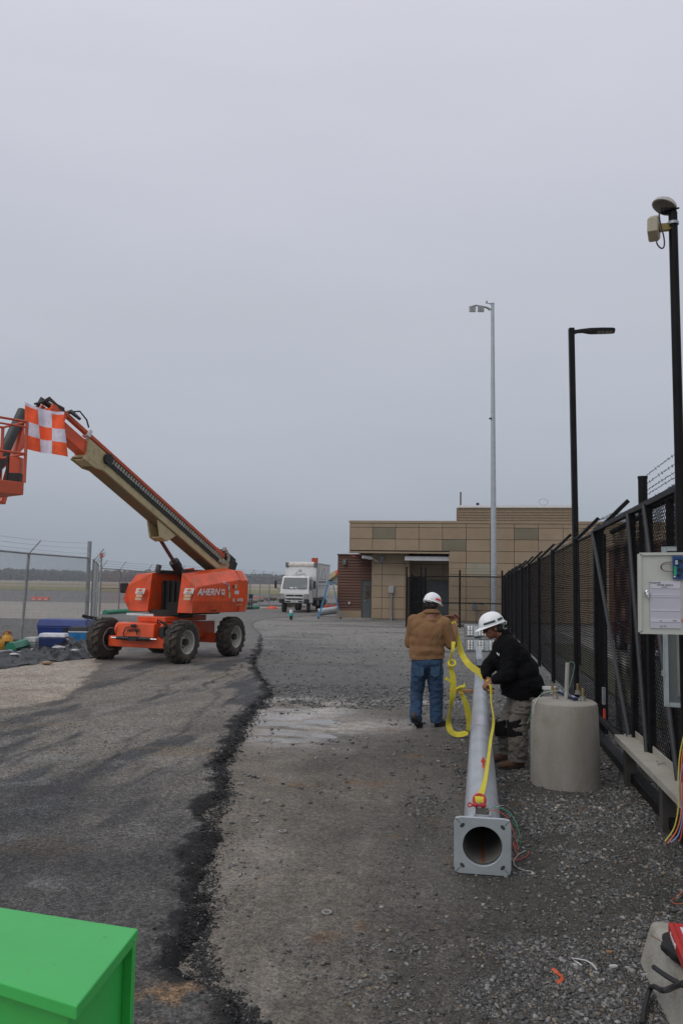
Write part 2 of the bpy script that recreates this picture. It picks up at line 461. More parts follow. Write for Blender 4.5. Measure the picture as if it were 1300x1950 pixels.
pale = bl(650,1336,2.2,.30,X,Y)*1.1+bl(550,1350,.75,.7,X,Y,.3)*1.4+bl(600,1378,1.2,.5,X,Y)*.9+bl(530,1405,.7,.6,X,Y)*.7
tr = .5+.5*np.sign(np.sin(U*2*pi/.62+.9*fbm(X,Y,2.,2)))*sstep(.42,.55,fbm(X,Y,2.5,2,8))
C = mixc(C, (.38, .35, .31), (1.25*pale*sstep(.26, .50, fbm(X*2.2, Y*2.2, 1., 4, 13))).clip(0, .95)*(1-.85*tr*sstep(12.9, 13.2, Y)))  # sky reflected by the wet mud, put into the base colour as a pale tone
C = mixc(C, (.180, .158, .130), sstep(-1.5, -.25, SD+(fbm(X, Y, 1.5, 3, 8)-.5)*.8)*mud*.85)
C = mixc(C, (.19, .165, .135), (bl(720,1500,.5,.8,X,Y)+bl(700,1650,.4,.5,X,Y)*.5+bl(470,1640,.45,1.2,X,Y)*.7).clip(0, 1)*.55)
C = mixc(C, (.17, .095, .045), (sstep(.70, .80, fbm(X, Y, 2.3, 4, 91))*(Y < 14)*.55))
C = mixc(C, (.06, .058, .050), sstep(.50, .68, fbm(X, Y, .8, 4, 61))*(1-mud)*(Y < 12)*.7)
GH = ground_h(X, Y)
WETG = (sstep(.30, .52, fbm(X*1.3, Y*5, 1., 4, 33))*(pale*1.7).clip(0, 1)*.95*(1-.8*tr*sstep(12.9, 13.2, Y))).clip(0, 1)
WETG = np.maximum(WETG, .35*sstep(.58, .72, fbm(U*1.5, V*.5, 1., 4, 66))*mud)
xl = np.where(Y < 31, -9.6, np.where(Y < 47, -9.6-4.2*(Y-31)/16, -13.8+(Y-47)*9.8/21))
ground = struct(grid_mesh('ground', X, Y, GH, C, (SD < .35) & ((X > xl) | (Y < 14)), gravel_mat, WETG))

R = np.zeros(X.shape+(3,)); R[:] = (.132, .122, .108)
dusty = fbm(U*1.2-.4*V, V*.35, 1., 4, 19)
R = mixc(R, (.185, .168, .142), sstep(.42, .62, dusty)*(Y > 5))
R = mixc(R, (.060, .061, .062), sstep(.50, .62, fbm(U*1.7, V*.45, 1., 5, 29)))
R = mixc(R, (.20, .185, .165), sstep(.56, .66, fbm(U*4.5, V*.6, 1., 4, 129))*.5)
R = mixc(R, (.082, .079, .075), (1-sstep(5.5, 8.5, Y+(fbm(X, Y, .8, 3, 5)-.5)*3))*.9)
R = mixc(R, (.16, .12, .075), sstep(.66, .76, fbm(X, Y, 1.4, 4, 37))*.5)
R = mixc(R, (.20, .20, .195), sstep(.62, .75, fbm(X, Y, 1.7, 4, 47))*.55*(Y < 9))
R = mixc(R, (.045, .045, .046), (bl(90,1560,.5,.9,X,Y,.4)+bl(60,1660,.8,.35,X,Y)+bl(150,1500,.3,.7,X,Y,.4)*.7+bl(330,1650,.3,.5,X,Y)*.6).clip(0, 1)*.75)
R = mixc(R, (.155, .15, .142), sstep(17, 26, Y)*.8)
R = mixc(R, (.22, .14, .075), (bl(330,1925,.22,.16,X,Y)*sstep(.35, .6, fbm(X, Y, 8, 3, 3))).clip(0, 1))
PADP = [(-250,1385),(-120,1372),(0,1352),(60,1345),(110,1336),(150,1318),(163,1300),(172,1283),(192,1264),(205,1252),(150,1236),(-20,1236),(-300,1240)]
pp = np.array([P(a, b, .07)[:2] for a, b in PADP]); ins = np.zeros(X.shape, bool); dd_ = np.full(X.shape, 1e9)
for i in range(len(pp)):
    a, b = pp[i], pp[(i+1) % len(pp)]; ins ^= ((a[1] > Y) != (b[1] > Y)) & (X < (b[0]-a[0])*(Y-a[1])/(b[1]-a[1]+1e-12)+a[0])
    ab = b-a; t = np.clip(((X-a[0])*ab[0]+(Y-a[1])*ab[1])/((ab**2).sum()), 0, 1); dd_ = np.minimum(dd_, np.hypot(X-a[0]-t*ab[0], Y-a[1]-t*ab[1]))
pd_ = np.where(ins, dd_, -dd_)+(fbm(X, Y, 1.2, 5, 81)-.5)*.9
R = mixc(R, (.10, .085, .07), sstep(-.5, 0., pd_)*sstep(.45, .1, pd_)*.6)
R = mixc(R, (.35, .305, .25), sstep(-.02, .14, pd_)*(.8+.2*sstep(.35, .5, fbm(X, Y, .7, 4, 14))))
R = mixc(R, (.27, .22, .17), sstep(-.02, .14, pd_)*sstep(.54, .66, fbm(X*.6, Y, 1.3, 5, 24))*.7)
wj = .10+.15*fbm(X, Y, 1.1, 3, 63)
R = mixc(R, (.011, .011, .011), (1-sstep(.55, 1.1, SD/wj+(fbm(X, Y, 11., 3, 23)-.5)*1.1))*.96*(1-.6*sstep(26, 34, Y)))
for k, (a, b, c, d) in enumerate([(395,1320,470,1255),(440,1312,452,1268),(430,1345,500,1328),(330,1420,420,1318),(150,1500,290,1395),(360,1295,300,1330)]):   # cracks and seams
    p0 = P(a, b); p1 = P(c, d); dx, dy = p1.x-p0.x, p1.y-p0.y; L = sqrt(dx*dx+dy*dy)
    t = ((X-p0.x)*dx+(Y-p0.y)*dy)/L; s_ = ((X-p0.x)*dy-(Y-p0.y)*dx)/L + (fbm(X, Y, 1.6, 4, 5+k)-.5)*.55
    R = mixc(R, (.012, .012, .012), np.exp(-(s_/(.022 if k < 3 else .04))**2)*sstep(-.05, .1, t)*sstep(L+.1, L-.2, t)*(.95 if k < 3 else .5))
RZ = GH*.3+road_lift(X, Y, SD)
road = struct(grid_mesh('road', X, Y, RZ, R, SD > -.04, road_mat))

# puddles: still water standing in the low spots
water_mat = mat('muddy_water', (.16, .145, .125), .06, var=.1, spec=.6)
for k, (px, py, rx, ry, r) in enumerate(PUDDLES):
    c = P(px, py); zc = float(ground_h(np.array([c.x]), np.array([c.y]))[0])
    mb = MB(); n = 48
    vs = []
    for i in range(n):
        t = 2*pi*i/n; w = .85+.5*noise.noise(Vector((cos(t)*1.3+k*5, sin(t)*1.3, k)))
        vs.append((c.x+cos(t)*rx*w*.95, c.y+sin(t)*ry*w*1.1, zc+.0065))
    mb.add(vs, [tuple(range(n))])
    struct(mb.build('puddle', water_mat))

# wide country: one base sheet and the airfield's bands of tarmac, concrete and grass
def sheet(name, pts, z, m):
    mb = MB(); mb.add([(a, b, z) for a, b in pts], [tuple(range(len(pts)))])
    return struct(mb.build(name, m))
def band_m(name, c1, c2, sc, st=(1, 1, 1), lo=.4, hi=.62):
    return mat(name, c1, .9, col2=c2, scale=sc, spots=(lo, hi), stretch=st)
sheet('terrain', [(-3500, -60), (3500, -60), (3500, 4500), (-3500, 4500)], -.15, band_m('dry_field', (.33, .27, .20), (.25, .20, .14), .02, (1, 3, 1)))
def strip(name, y0, y1, sl, z, m, x0=-900, x1=120):
    return sheet(name, [(x0, y0-sl*x0*.0), (x1, y0+sl), (x1, y1+sl), (x0, y1-sl*0)], z, m)
strip('runway_apron', 30, 72, 0, -.04, band_m('old_concrete_apron', (.34, .315, .28), (.26, .235, .205), .5, (.3, 2, 1)), -200, -2)
strip('service_road', 27, 41.5, 0, -.03, band_m('apron_asphalt', (.13, .125, .12), (.09, .088, .085), .6, (.3, 2, 1)), -120, -8.5)
strip('taxiway', 71, 165, -22, -.05, band_m('taxiway_asphalt', (.165, .160, .158), (.12, .115, .115), .12, (.25, 2, 1)), -900, 60)
strip('grass_verge', 165, 250, -22, -.06, band_m('mown_grass', (.150, .155, .045), (.22, .19, .085), .05, (.3, 2, 1)), -900, 300)
strip('grass_strip', 330, 420, -22, -.08, band_m('mown_grass_far', (.19, .175, .075), (.25, .20, .12), .03, (.3, 2, 1)), 10-300, 300)
strip('parking_lot', 44, 120, 0, -.045, band_m('yard_asphalt', (.10, .10, .10), (.075, .075, .075), .3), 8, 120)

# crushed stone lying on the gravel, and black crumbs along the broken asphalt edge
def rock_field(name, n, sampler, zf, cols, rmin, rmax, label, cat, flat=.62):
    base = []
    bm = bmesh.new(); bmesh.ops.create_icosphere(bm, subdivisions=1, radius=1.0)
    v0 = np.array([v.co[:] for v in bm.verts]); f0 = np.array([[v.index for v in f.verts] for f in bm.faces]); bm.free()
    rr = np.random.RandomState(len(name)+n)
    vars_ = []
    for k in range(10):
        d = v0*(1+.55*(rr.rand(len(v0), 1)-.5)) + .18*(rr.rand(*v0.shape)-.5)
        pl = rr.randn(7, 3); pl /= np.linalg.norm(pl, axis=1)[:, None]
        for p_ in pl:
            dd = d@p_; over = np.maximum(dd-.40, 0); d = d-over[:, None]*p_
        vars_.append(d)
    xy = sampler(rr, n); n = len(xy)
    x, y = xy[:, 0], xy[:, 1]
    r = rmin*np.exp(rr.exponential(.48, n)); r = np.minimum(r, rmax)
    r *= np.clip(y/7., .8, 1.5)
    th = rr.rand(n)*2*pi; asp = .6+.8*rr.rand(n)
    z = zf(x, y)
    kk = rr.randint(0, 10, n); B = np.array(vars_)[kk]
    B = B*np.stack([r, r*asp, r*flat*(.5+.8*rr.rand(n))], 1)[:, None, :]
    tl = (rr.rand(n)-.5)*.7
    c, s_ = np.cos(tl)[:, None], np.sin(tl)[:, None]
    B = np.stack([B[..., 0]*c-B[..., 2]*s_, B[..., 1], B[..., 0]*s_+B[..., 2]*c], -1)
    c, s_ = np.cos(th)[:, None], np.sin(th)[:, None]
    B = np.stack([B[..., 0]*c-B[..., 1]*s_, B[..., 0]*s_+B[..., 1]*c, B[..., 2]], -1)
    Vv = B+np.stack([x, y, z+r*.14], 1)[:, None, :]
    nv = len(v0); F = (f0[None]+np.arange(n)[:, None, None]*nv).reshape(-1, 3)
    me = bpy.data.meshes.new(name)
    me.vertices.add(n*nv); me.vertices.foreach_set('co', Vv.ravel())
    me.loops.add(F.size); me.loops.foreach_set('vertex_index', F.ravel().astype(np.int32))
    me.polygons.add(len(F)); me.polygons.foreach_set('loop_start', np.arange(0, F.size, 3, dtype=np.int32))
    me.update(calc_edges=True)
    cc = cols(rr, n, x, y); cv = np.ones((n, nv, 4)); cv[:, :, :3] = cc[:, None, :]
    ca = me.color_attributes.new('zone', 'FLOAT_COLOR', 'POINT'); ca.data.foreach_set('color', cv.ravel())
    m = bpy.data.materials.new(name+'_stone'); m.use_nodes = True; bs = m.node_tree.nodes['Principled BSDF']
    a = m.node_tree.nodes.new('ShaderNodeAttribute'); a.attribute_name = 'zone'
    m.node_tree.links.new(a.outputs['Color'], bs.inputs['Base Color']); bs.inputs['Roughness'].default_value = .62
    me.materials.append(m)
    o = bpy.data.objects.new(name, me); COL.objects.link(o)
    return stuff(o, label, cat)
def smp_gravel(rr, n):
    y = np.where(rr.rand(n*5) < .8, 3.2*np.exp(rr.rand(n*5)*np.log(16/3.2)), 3.2*np.exp(rr.rand(n*5)*np.log(40/3.2))); x = (rr.rand(n*5)*.98-.46)*y
    sd = road_sdf(x, y); u = x*cos(TH)-y*sin(TH); v = x*sin(TH)+y*cos(TH)
    clump = fbm(x, y, 1.6, 4, 71); fine = fbm(x, y, 5., 3, 17)
    st = fbm(u*2.6, v*.32, 1., 4, 7)
    md = sstep(.55, -.65, u+(st-.5)*1.7)*(y < 13)
    dn = (.16+1.2*sstep(.44, .60, clump)*sstep(.36, .58, fine)+.15*sstep(.7, 1.5, u))*(1-.94*md)
    dn = dn + .4*sstep(12, 17, y)*(1-md)*(1-.7*sstep(18, 34, y)) + .5*sstep(.35, .6, bl(1180, 1860, .6, .5, x, y)+bl(1010,1900,.35,.2,x,y)+bl(1090,1560,.7,.5,x,y))
    ok = (sd < -.03) & (rr.rand(n*5) < dn*.85)
    for px, py, rx, ry, r in PUDDLES: ok &= bl(px, py, rx*1.2, ry*1.2, x, y, r) < .4
    q = np.stack([x[ok], y[ok]], 1); return q[:n]
def col_gravel(rr, n, x, y):
    g = .07+.30*rr.beta(1.2, 3.2, n); c = np.stack([g*1.0, g*.99, g*.955], 1)
    t = rr.rand(n); c[t < .10] *= np.array([1.25, 1.0, .75]); c[t > .97] = np.array([.34, .33, .31])*(.7+.5*rr.rand((t > .97).sum(), 1)); c[(t > .55) & (t < .8)] *= .6
    u = x*cos(TH)-y*sin(TH); c *= .88; c[u < .4] *= .85
    far = sstep(13, 20, y)[:, None]; return c*(1-far)+(.10+(c-.10)*.45)*far
rock_field('gravel', 125000, smp_gravel, ground_h, col_gravel, .0055, .028, 'crushed grey stone scattered over the wet ground', 'gravel')
def smp_crumb(rr, n):
    k = rr.randint(0, len(EDGE_S)-1, n*3); t = rr.rand(n*3)[:, None]
    p = EDGE_S[k]*(1-t)+EDGE_S[k+1]*t
    w = rr.exponential(.045, n*3); a = EDGE_S[k+1]-EDGE_S[k]; a /= np.linalg.norm(a, axis=1)[:, None]+1e-9
    nr = np.stack([a[:, 1], -a[:, 0]], 1); side = np.where(rr.rand(n*3) < .45, 1, -1)
    p = p+nr*(w*side)[:, None]+rr.randn(n*3, 2)*.015
    jx = road_sdf(p[:, 0], p[:, 1]); ok = (jx > -.10-.16*(rr.rand(n*3) < .08)) & (jx < .22) & (p[:, 1] > 3.2) & (p[:, 1] < 26) & (rr.rand(n*3) < 1.3-p[:, 1]/26); return p[ok][:n]
def z_both(x, y):
    sd = road_sdf(x, y); g = ground_h(x, y); return np.maximum(g, g*.3+road_lift(x, y, sd))
def col_crumb(rr, n, x, y):
    g = .008+.024*rr.beta(1.2, 4, n); c = np.stack([g, g, g*.97], 1); c[rr.rand(n) > .95] = (.16, .155, .15); return c
rock_field('asphalt_rubble', 16000, smp_crumb, z_both, col_crumb, .0045, .018, 'black crumbled asphalt lying along the ragged road edge', 'rubble', .8)
def smp_road(rr, n):
    y = 3.2*np.exp(rr.rand(n*2)*np.log(16/3.2)); x = (rr.rand(n*2)*.6-.48)*y; sd = road_sdf(x, y)
    ok = (sd > .1) & (rr.rand(n*2) < .1+.9*sstep(.5, .68, fbm(x, y, 1.7, 4, 47))); return np.stack([x[ok], y[ok]], 1)[:n]
def col_road(rr, n, x, y):
    g = .04+.22*rr.rand(n)**1.8; return np.stack([g, g*.97, g*.93], 1)
rock_field('loose_chippings', 22000, smp_road, z_both, col_road, .004, .010, 'small loose chippings scattered on the asphalt', 'chippings', .7)
# ---------------------------------------------------------------- building
RZS = -TH
meshm = mat('black_mesh_wire', (.010, .010, .011), .9, var=.2, spec=.08)
RZS = -TH                              # site frame rotation about z
VB = P(708, 1181).dot(SV)-1.0          # fascia plane
tanp = mat('tan_panel', (.305, .228, .146), .72, var=.06, scale=.8, bump=.05, bscale=8)
tanp2 = mat('tan_panel_paler', (.315, .238, .158), .72, var=.06, scale=.8)
olive = mat('olive_panel', (.175, .152, .100), .6, var=.08, scale=1)
paleg = mat('pale_green_panel', (.30, .275, .205), .6, var=.06, scale=1)
groove = mat('dark_joint', (.07, .055, .04), .9, var=.1)
brownw = mat('brown_siding', (.125, .042, .018), .6, col2=(.085, .030, .015), spots=(.35, .7), scale=1.4, stretch=(.3, 1, 6))
greyd = mat('grey_door', (.085, .098, .105), .5, var=.06)
trimw = mat('white_metal_trim', (.66, .67, .68), .4, var=.05)
boxg = mat('grey_box', (.33, .34, .34), .5, .1, var=.08)
site = Matrix((( SU.x, SV.x, 0, 0), (SU.y, SV.y, 0, 0), (0, 0, 1, 0), (0, 0, 0, 1)))
u0, zt = onV(666, 992, VB)
u1 = onV(1420, 1000, VB)[0]
bld = thing('building', 'tan panelled single-storey building with overhanging fascia and a brown clad wing', 'building', S(u0, VB, 0), RZS)
def LB(u, v, z): return (u-u0, v-VB, z)
def bbox(mb, ua, ub, va, vb_, za, zb, m=0): mb.box(((ua+ub)/2-u0, (va+vb_)/2-VB, (za+zb)/2), (abs(ub-ua), abs(vb_-va), abs(zb-za)), m=m)
zs = onV(760, 1050, VB)[1]             # soffit height
uw = onV(708, 1100, VB+1)[0]; ue = onV(779, 1100, VB+1)[0]; ur = onV(855, 1100, VB)[0]
H6 = .615; CW = 1.235
mb = MB()
bbox(mb, u0+.02, u1, VB+.03, VB+12, zs+.02, zt-.02)
bbox(mb, uw+.02, ue, VB+1.03, VB+11, -.3, zs+.03)
bbox(mb, ue-.0, ur, VB+2.43, VB+11, -.3, zs+.03)
bbox(mb, ur+.02, u1, VB+.033, VB+11.5, -.3, zs+.05)
mb.build('core_wall', groove, bld)
# cladding panels with open joints
mp_ = MB(); g = .012
special = {(1, 1): 1, (4, 2): 1, (5, 4): 2, (7, 1): 1}
zrows = [zt-.12]; zrows.append(zt-.12-.22)
while zrows[-1] > .15: zrows.append(zrows[-1]-H6)
def panel(ua, ub, v, za, zb, m=0):
    mp_.box(((ua+ub)/2-u0, v-VB, (za+zb)/2), (ub-ua-2*g, .05, abs(za-zb)-2*g), m=m)
nc = int((u1-u0)/CW)+1
for c in range(nc):
    ua = u0+c*CW; ub = min(ua+CW, u1)
    for r in range(len(zrows)-1):
        za, zb = zrows[r], max(zrows[r+1], .10)
        if za-zb < .1: continue
        k = special.get((c, r), 0 if random.random() < .75 else 3)
        if zb > zs-.25:
            panel(ua, ub, VB, za, max(zb, zs) if zb < zs+.12 else zb, k)
        elif ub > ur+.1: panel(max(ua, ur), ub, VB, za, zb, k)
for (a, b, v) in ((uw, ue, VB+1), (ue, ur, VB+2.4)):
    zz = zs+.0
    while zz > .15:
        zb = max(zz-H6, .1); w = uw+.62 if a == uw else a
        cuts = [a]+[x for x in (a+.55, a+.55+CW, a+.55+2*CW) if x < b-.2]+[b]
        for i in range(len(cuts)-1): panel(cuts[i], cuts[i+1], v, zz, zb, 0 if random.random() < .7 else 3)
        zz -= H6
mp_.box((ur-u0-.0, 1.2, zs/2+.05), (.05, 2.36, zs-.1))       # return of the entry recess
mp_.box((ue-u0+.0, 1.7, zs/2+.05), (.05, 1.3, zs-.1))
mp_.box((uw-u0-.0, 3.0, zs/2+.05), (.05, 3.9, zs-.1))
mp_.box((u0-u0+.0, 6, (zt+zs)/2-.08), (.05, 11.8, zt-zs-.2))
mp_.build('wall_panels', [tanp, olive, paleg, tanp2], bld)
mb = MB(); bbox(mb, u0-.04, u1, VB-.05, VB+12.1, zt-.11, zt+.02); bbox(mb, u0-.02, ur+.0, VB-.04, VB+.3, zs-.10, zs-.012)
mb.build('parapet_cap', tanp, bld)
mb = MB(); bbox(mb, u0+.3, ur-.05, VB+.31, VB+2.35, zs-.06, zs-.01); mb.build('soffit', mat('soffit_brown', (.09, .06, .045), .8), bld)
mb = MB(); bbox(mb, uw-.02, ue+.02, VB+.94, VB+1.1, -.2, .09); bbox(mb, ur, u1, VB-.06, VB+.1, -.2, .09); bbox(mb, ue, ur, VB+2.33, VB+2.5, -.2, .08)
mb.build('plinth', mat('plinth_concrete', (.17, .155, .13), .9), bld)
# upper plant storey
up0 = onV(869, 975, VB+3)[0]; up1 = onV(1100, 975, VB+3)[0]; zu = onV(950, 967, VB+3)[1]; zuc = onV(950, 962.5, VB+3)[1]
mb = MB(); bbox(mb, up0, up1, VB+3, VB+9, zt-.05, zu)
k = 0; zz = zt
while zz < zu-.05:
    bbox(mb, up0-.015, up1+.015, VB+2.965, VB+9.03, zz, zz+.085); zz += .15
up = mb.build('upper_storey', mat('ribbed_tan_metal', (.245, .185, .12), .6, var=.08), bld)
mb = MB(); bbox(mb, up0+.08, up1+.04, VB+2.9, VB+9.1, zu+.002, zuc); mb.build('coping', trimw, up)
ua, z1 = onV(876.5, 963, VB+4); z2 = onV(876.5, 937, VB+4)[1]
mb = MB(); mb.cyl(LB(ua, VB+4, z1-.4), LB(ua, VB+4, z2), .045, n=8); mb.build('vent_pipe', mat('brown_pipe', (.09, .05, .04), .6), up)
uc, zc = onV(909, 961, VB+4); mb = MB(); mb.cyl(LB(uc, VB+4, zc-.3), LB(uc, VB+4, zc+.1), .09, n=10); mb.build('vent_cap', black_plastic, up)
uc, zc = onV(1034, 962, VB+4); mb = MB()
for i in range(16): 
    t = 2*pi*i/16; t2 = 2*pi*(i+1)/16; mb.cyl(LB(uc+.25*cos(t), VB+4, zc+.18+.18*sin(t)), LB(uc+.25*cos(t2), VB+4, zc+.18+.18*sin(t2)), .012, n=5)
mb.build('roof_hoop', galv_dull, up)
# canopy
ca, cz1 = onV(770, 1068, VB+.25); cb, cz0 = onV(855, 1067, VB+.25); cz0 = onV(800, 1067.5, VB+.25)[1]; cz1 = onV(800, 1059.5, VB+.25)[1]
mb = MB(); bbox(mb, ca, cb, VB+.25, VB+.32, cz0, cz1); bbox(mb, ca+.02, cb-.01, VB+.32, VB+2.33, cz0+.03, cz0+.10); bbox(mb, ca, ca+.05, VB+.32, VB+2.33, cz0, cz1)
mb.build('canopy', trimw, bld, bevel=.006)
# entry door and the things on the walls
def door(px0, px1, pyt, v, name='door', glass=False, zb=.08):
    a, z = onV(px0, pyt, v); b = onV(px1, pyt, v)[0]
    fr = MB(); t = .06
    for q in ((a, a+t, zb, z), (b-t, b, zb, z), (a+t, b-t, z-t, z)): fr.box(((q[0]+q[1])/2-u0, v-VB-.045, (q[2]+q[3])/2), (q[1]-q[0], .08, q[3]-q[2]))
    mb = MB(); mb.box(((a+b)/2-u0, v-VB-.035, (zb+z-t)/2), (b-a-2*t-.008, .05, z-t-zb-.008))
    d = mb.build(name, greyd, bld)
    fr.build('door_frame', mat('dark_frame', (.06, .068, .07), .5), d)
    hb = MB(); hb.cyl((a+.15-u0, v-VB-.06, 1.0), (a+.15-u0, v-VB-.13, 1.0), .018, n=8); hb.bar((a+.15-u0, v-VB-.12, 1.0), (a+.28-u0, v-VB-.12, 1.0), .02, .02); hb.build('handle', chrome, d)
    if glass:
        gb = MB(); w = b-a; gb.box((a+w*.62-u0, v-VB-.066, zb+(z-zb)*.70), (w*.52, .01, (z-zb)*.36)); gb.build('pane', mat('door_glass', (.09, .075, .05), .12, var=.4, scale=3), d)
    return d
door(811.5, 855, 1104.5, VB+2.4)
lv = VB+.94
def wallbox(pxa, pya, pxb, pyb, v, dep, name, m, bev=.01):
    a, za = onV(pxa, pya, v); b, zb = onV(pxb, pyb, v)
    mb = MB(); mb.box(((a+b)/2-u0, v-VB-dep/2-.028, (za+zb)/2), (b-a, dep, abs(za-zb))); return mb.build(name, m, bld, bevel=bev)
wallbox(724.5, 1059, 731, 1070, VB+1, .14, 'wall_lamp', mat('lamp_pewter', (.18, .19, .2), .35, .5))
wallbox(740, 1115.5, 750, 1129, VB+1, .2, 'meter_box', boxg)
a, z = onV(745.2, 1129, VB+.86); mb = MB(); mb.cyl((a-u0, -.14+1-.0, -.1), (a-u0, -.14+1, z), .05, n=12)
for q in (.4, .9): mb.box((a-u0, .93, q), (.16, .12, .04))
mb.build('conduit', galv_dull, bld)
wallbox(797, 1104, 803, 1113.5, VB+2.4, .05, 'notice_plate', mat('notice_white', (.5, .5, .48), .5))
wallbox(799, 1130, 802, 1135, VB+2.4, .05, 'card_reader', black_plastic); wallbox(804, 1131, 807, 1135.5, VB+2.4, .05, 'card_reader', black_plastic)
# camera on the recess corner
a, z = onV(702, 1063, VB+.6)
mb = MB(); mb.cyl((a-.30-u0, .25, z+.06), (a+.15-u0, .55, z+.02), .09, .11, n=14); mb.bar((a+.1-u0, .5, z+.03), (a+.42-u0, 1.0, z-.15), .05, .05); mb.build('security_camera', white_paint, bld)
# gas meter on the right part
a, z = onV(903, 1156, VB-.3)
mb = MB(); mb.box((a-u0, -.33, z), (.24, .2, .3)); mb.cyl((a-u0, -.33, z+.15), (a-u0, -.33, z+.26), .08, n=12); mb.cyl((a+.08-u0, -.33, 0), (a+.08-u0, -.33, z+.1), .025, n=8)
mb.cyl((a-u0, -.33, z+.17), (a+.42-u0, -.33, z+.17), .028, n=8); mb.cyl((a+.36-u0, -.33, z+.1), (a+.36-u0, -.33, z+.28), .05, n=10); mb.cyl((a+.42-u0, -.33, z+.17), (a+.42-u0, -.05, z+.17), .025, n=8)
mb.build('gas_meter', mat('meter_grey', (.13, .145, .155), .5), bld, bevel=.01)
# brown wing
VW = VB+2.5
wa, wz = onV(643, 1057, VW); wb = uw+.05
wing = MB(); zz = .48; i = 0
wing.box(((wa+wb)/2-u0, VW-VB+2.6, wz/2+.2), (wb-wa-.06, 5.0, wz-.4-.06), m=1)
while zz < wz-.05:
    h = min(.155, wz-zz); wing.hexa([(wa-u0, VW-VB, zz), (wb-u0, VW-VB, zz), (wb-u0, VW-VB+.10, zz), (wa-u0, VW-VB+.10, zz), (wa-u0, VW-VB+.045, zz+h-.02), (wb-u0, VW-VB+.045, zz+h-.02), (wb-u0, VW-VB+.10, zz+h-.02), (wa-u0, VW-VB+.10, zz+h-.02)])
    wing.box((wa-u0+.03, VW-VB+2.6, zz+h/2), (.06, 4.98, h-.012))
    zz += .155
w = wing.build('brown_wing', [brownw, groove], bld)
mb = MB(); mb.box(((wa+wb)/2-u0, VW-VB+2.6, .2), (wb-wa+.02, 5.16, .52)); mb.build('wing_plinth', tanp, w)
mb = MB(); mb.box(((wa+wb)/2-u0, VW-VB+2.55, wz+.03), (wb-wa+.06, 5.2, .07)); mb.build('wing_cap', mat('wing_cap_brown', (.10, .05, .03), .5), w)
d = door(688.5, 707.5, 1106, VW-.02, glass=True, zb=.02)
wallbox(653.5, 1066, 659.5, 1075.5, VW, .14, 'wall_lamp', mat('lamp_pewter', (.18, .19, .2), .35, .5))
wallbox(663.5, 1146, 666.5, 1150.5, VW, .06, 'socket_cover', white_paint)
mb = MB(); mb.box((onV(693, 1175, VW)[0]-u0, VW-VB-.5, .0), (2.2, .95, .12)); mb.build('door_step', concrete, bld)
# small work on the roof corner
a, z = onV(672, 1054, VB+1.5)
mb = MB(); mb.box((a-u0, 1.9, zs-.2), (.22, .2, .10)); mb.bar((a-.3-u0, 1.9, zs-.12), (a+.5-u0, 1.9, zs-.26), .05, .05); mb.build('roof_bracket', mat('red_oxide', (.30, .045, .03), .6), bld)

# ---------------------------------------------------------------- chain-link fences
def chain(mb, p0, p1, za0, zb0, za1, zb1, sp, r):
    """woven diamond mesh between p0 and p1: bottoms za*, tops zb*, wire radius r"""
    p0 = Vector(p0); p1 = Vector(p1); L = (p1-p0).length; H = max(zb0-za0, zb1-za1)
    d = (p1-p0)/L; nn = Vector((-d.y, d.x, 0))
    def pt(s, h, off):
        f = s/L; zb_ = za0+(za1-za0)*f; ht = (zb0-za0)+((zb1-za1)-(zb0-za0))*f
        q = p0+d*s+nn*off; return Vector((q.x, q.y, zb_+min(h/H, 1)*ht))
    k = -int(H/sp)-1
    while k*sp < L:
        for sg in (1, -1):
            c = k*sp if sg > 0 else k*sp+H
            s0, h0, s1, h1 = (c, 0, c+H, H) if sg > 0 else (c, 0, c-H, H)
            def clip(s): return (s-s0)/(s1-s0)*H
            sa, sb = max(0, min(s0, s1)), min(L, max(s0, s1))
            if sb-sa > .01:
                ha, hb = clip(sa), clip(sb)
                a, b = pt(sa, ha, .002*sg), pt(sb, hb, .002*sg)
                e = (b-a).normalized(); w = e.cross(nn).normalized()*r
                t = nn*r
                vs = [a+w-t, a-w-t, a+t, b+w-t, b-w-t, b+t]
                mb.add(vs, [(0, 3, 4, 1), (1, 4, 5, 2), (2, 5, 3, 0)])
        k += 1
def barbed(mb, p0, p1, sag=.02, r=.0022, step=.13, n=10):
    p0 = Vector(p0); p1 = Vector(p1); L = (p1-p0).length
    q = [p0.lerp(p1, i/n)+Vector((0, 0, -sag*4*(i/n)*(1-i/n)+random.uniform(-.004, .004))) for i in range(n+1)]
    mb.tube(q, r, 4)
    k = step*.5
    while k < L:
        f = k/L*n; i = int(f); c = q[i].lerp(q[min(i+1, n)], f-i)
        for _ in range(2):
            v = Vector((random.uniform(-1, 1), random.uniform(-1, 1), random.uniform(-1, 1))).normalized()*.018
            mb.bar(c-v, c+v, r*1.3, r*1.3)
        k += step
UF = 1.78
_a = onU(1160, 1001, UF); _b = onU(960, 1099, UF)
def ftop(v): return _a[1]+(_b[1]-_a[1])*(v-_a[0])/(_b[0]-_a[0])
posts_px = [1100.6, 1056, 1029, 1009.5, 995, 984, 975.5, 968.5, 962.5, 957.5]
pv = [onU(px, 1119, UF)[0] for px in posts_px]
VG0 = onU(1152, 1119, UF)[0]; VG1 = onU(1262, 1119, UF)[0]
allv = [VG0+.12]+pv
bf = thing('chain_link_fence', 'tall black chain-link fence with slanted barbed-wire arms running back from the gate to the building', 'fence', S(UF, allv[0], .08), RZS)
def fb(u, v, z): return S(u, v, z)
mb = MB()
for i in range(len(allv)-1):
    a, b = allv[i], allv[i+1]
    chain(mb, S(UF, a), S(UF, b), .08, ftop(a), .06, ftop(b), .068 if i < 4 else .10, .0020 if i < 4 else .003)
mb.build('chain_mesh', meshm, bf, world=True, fix=False)
mb = MB()
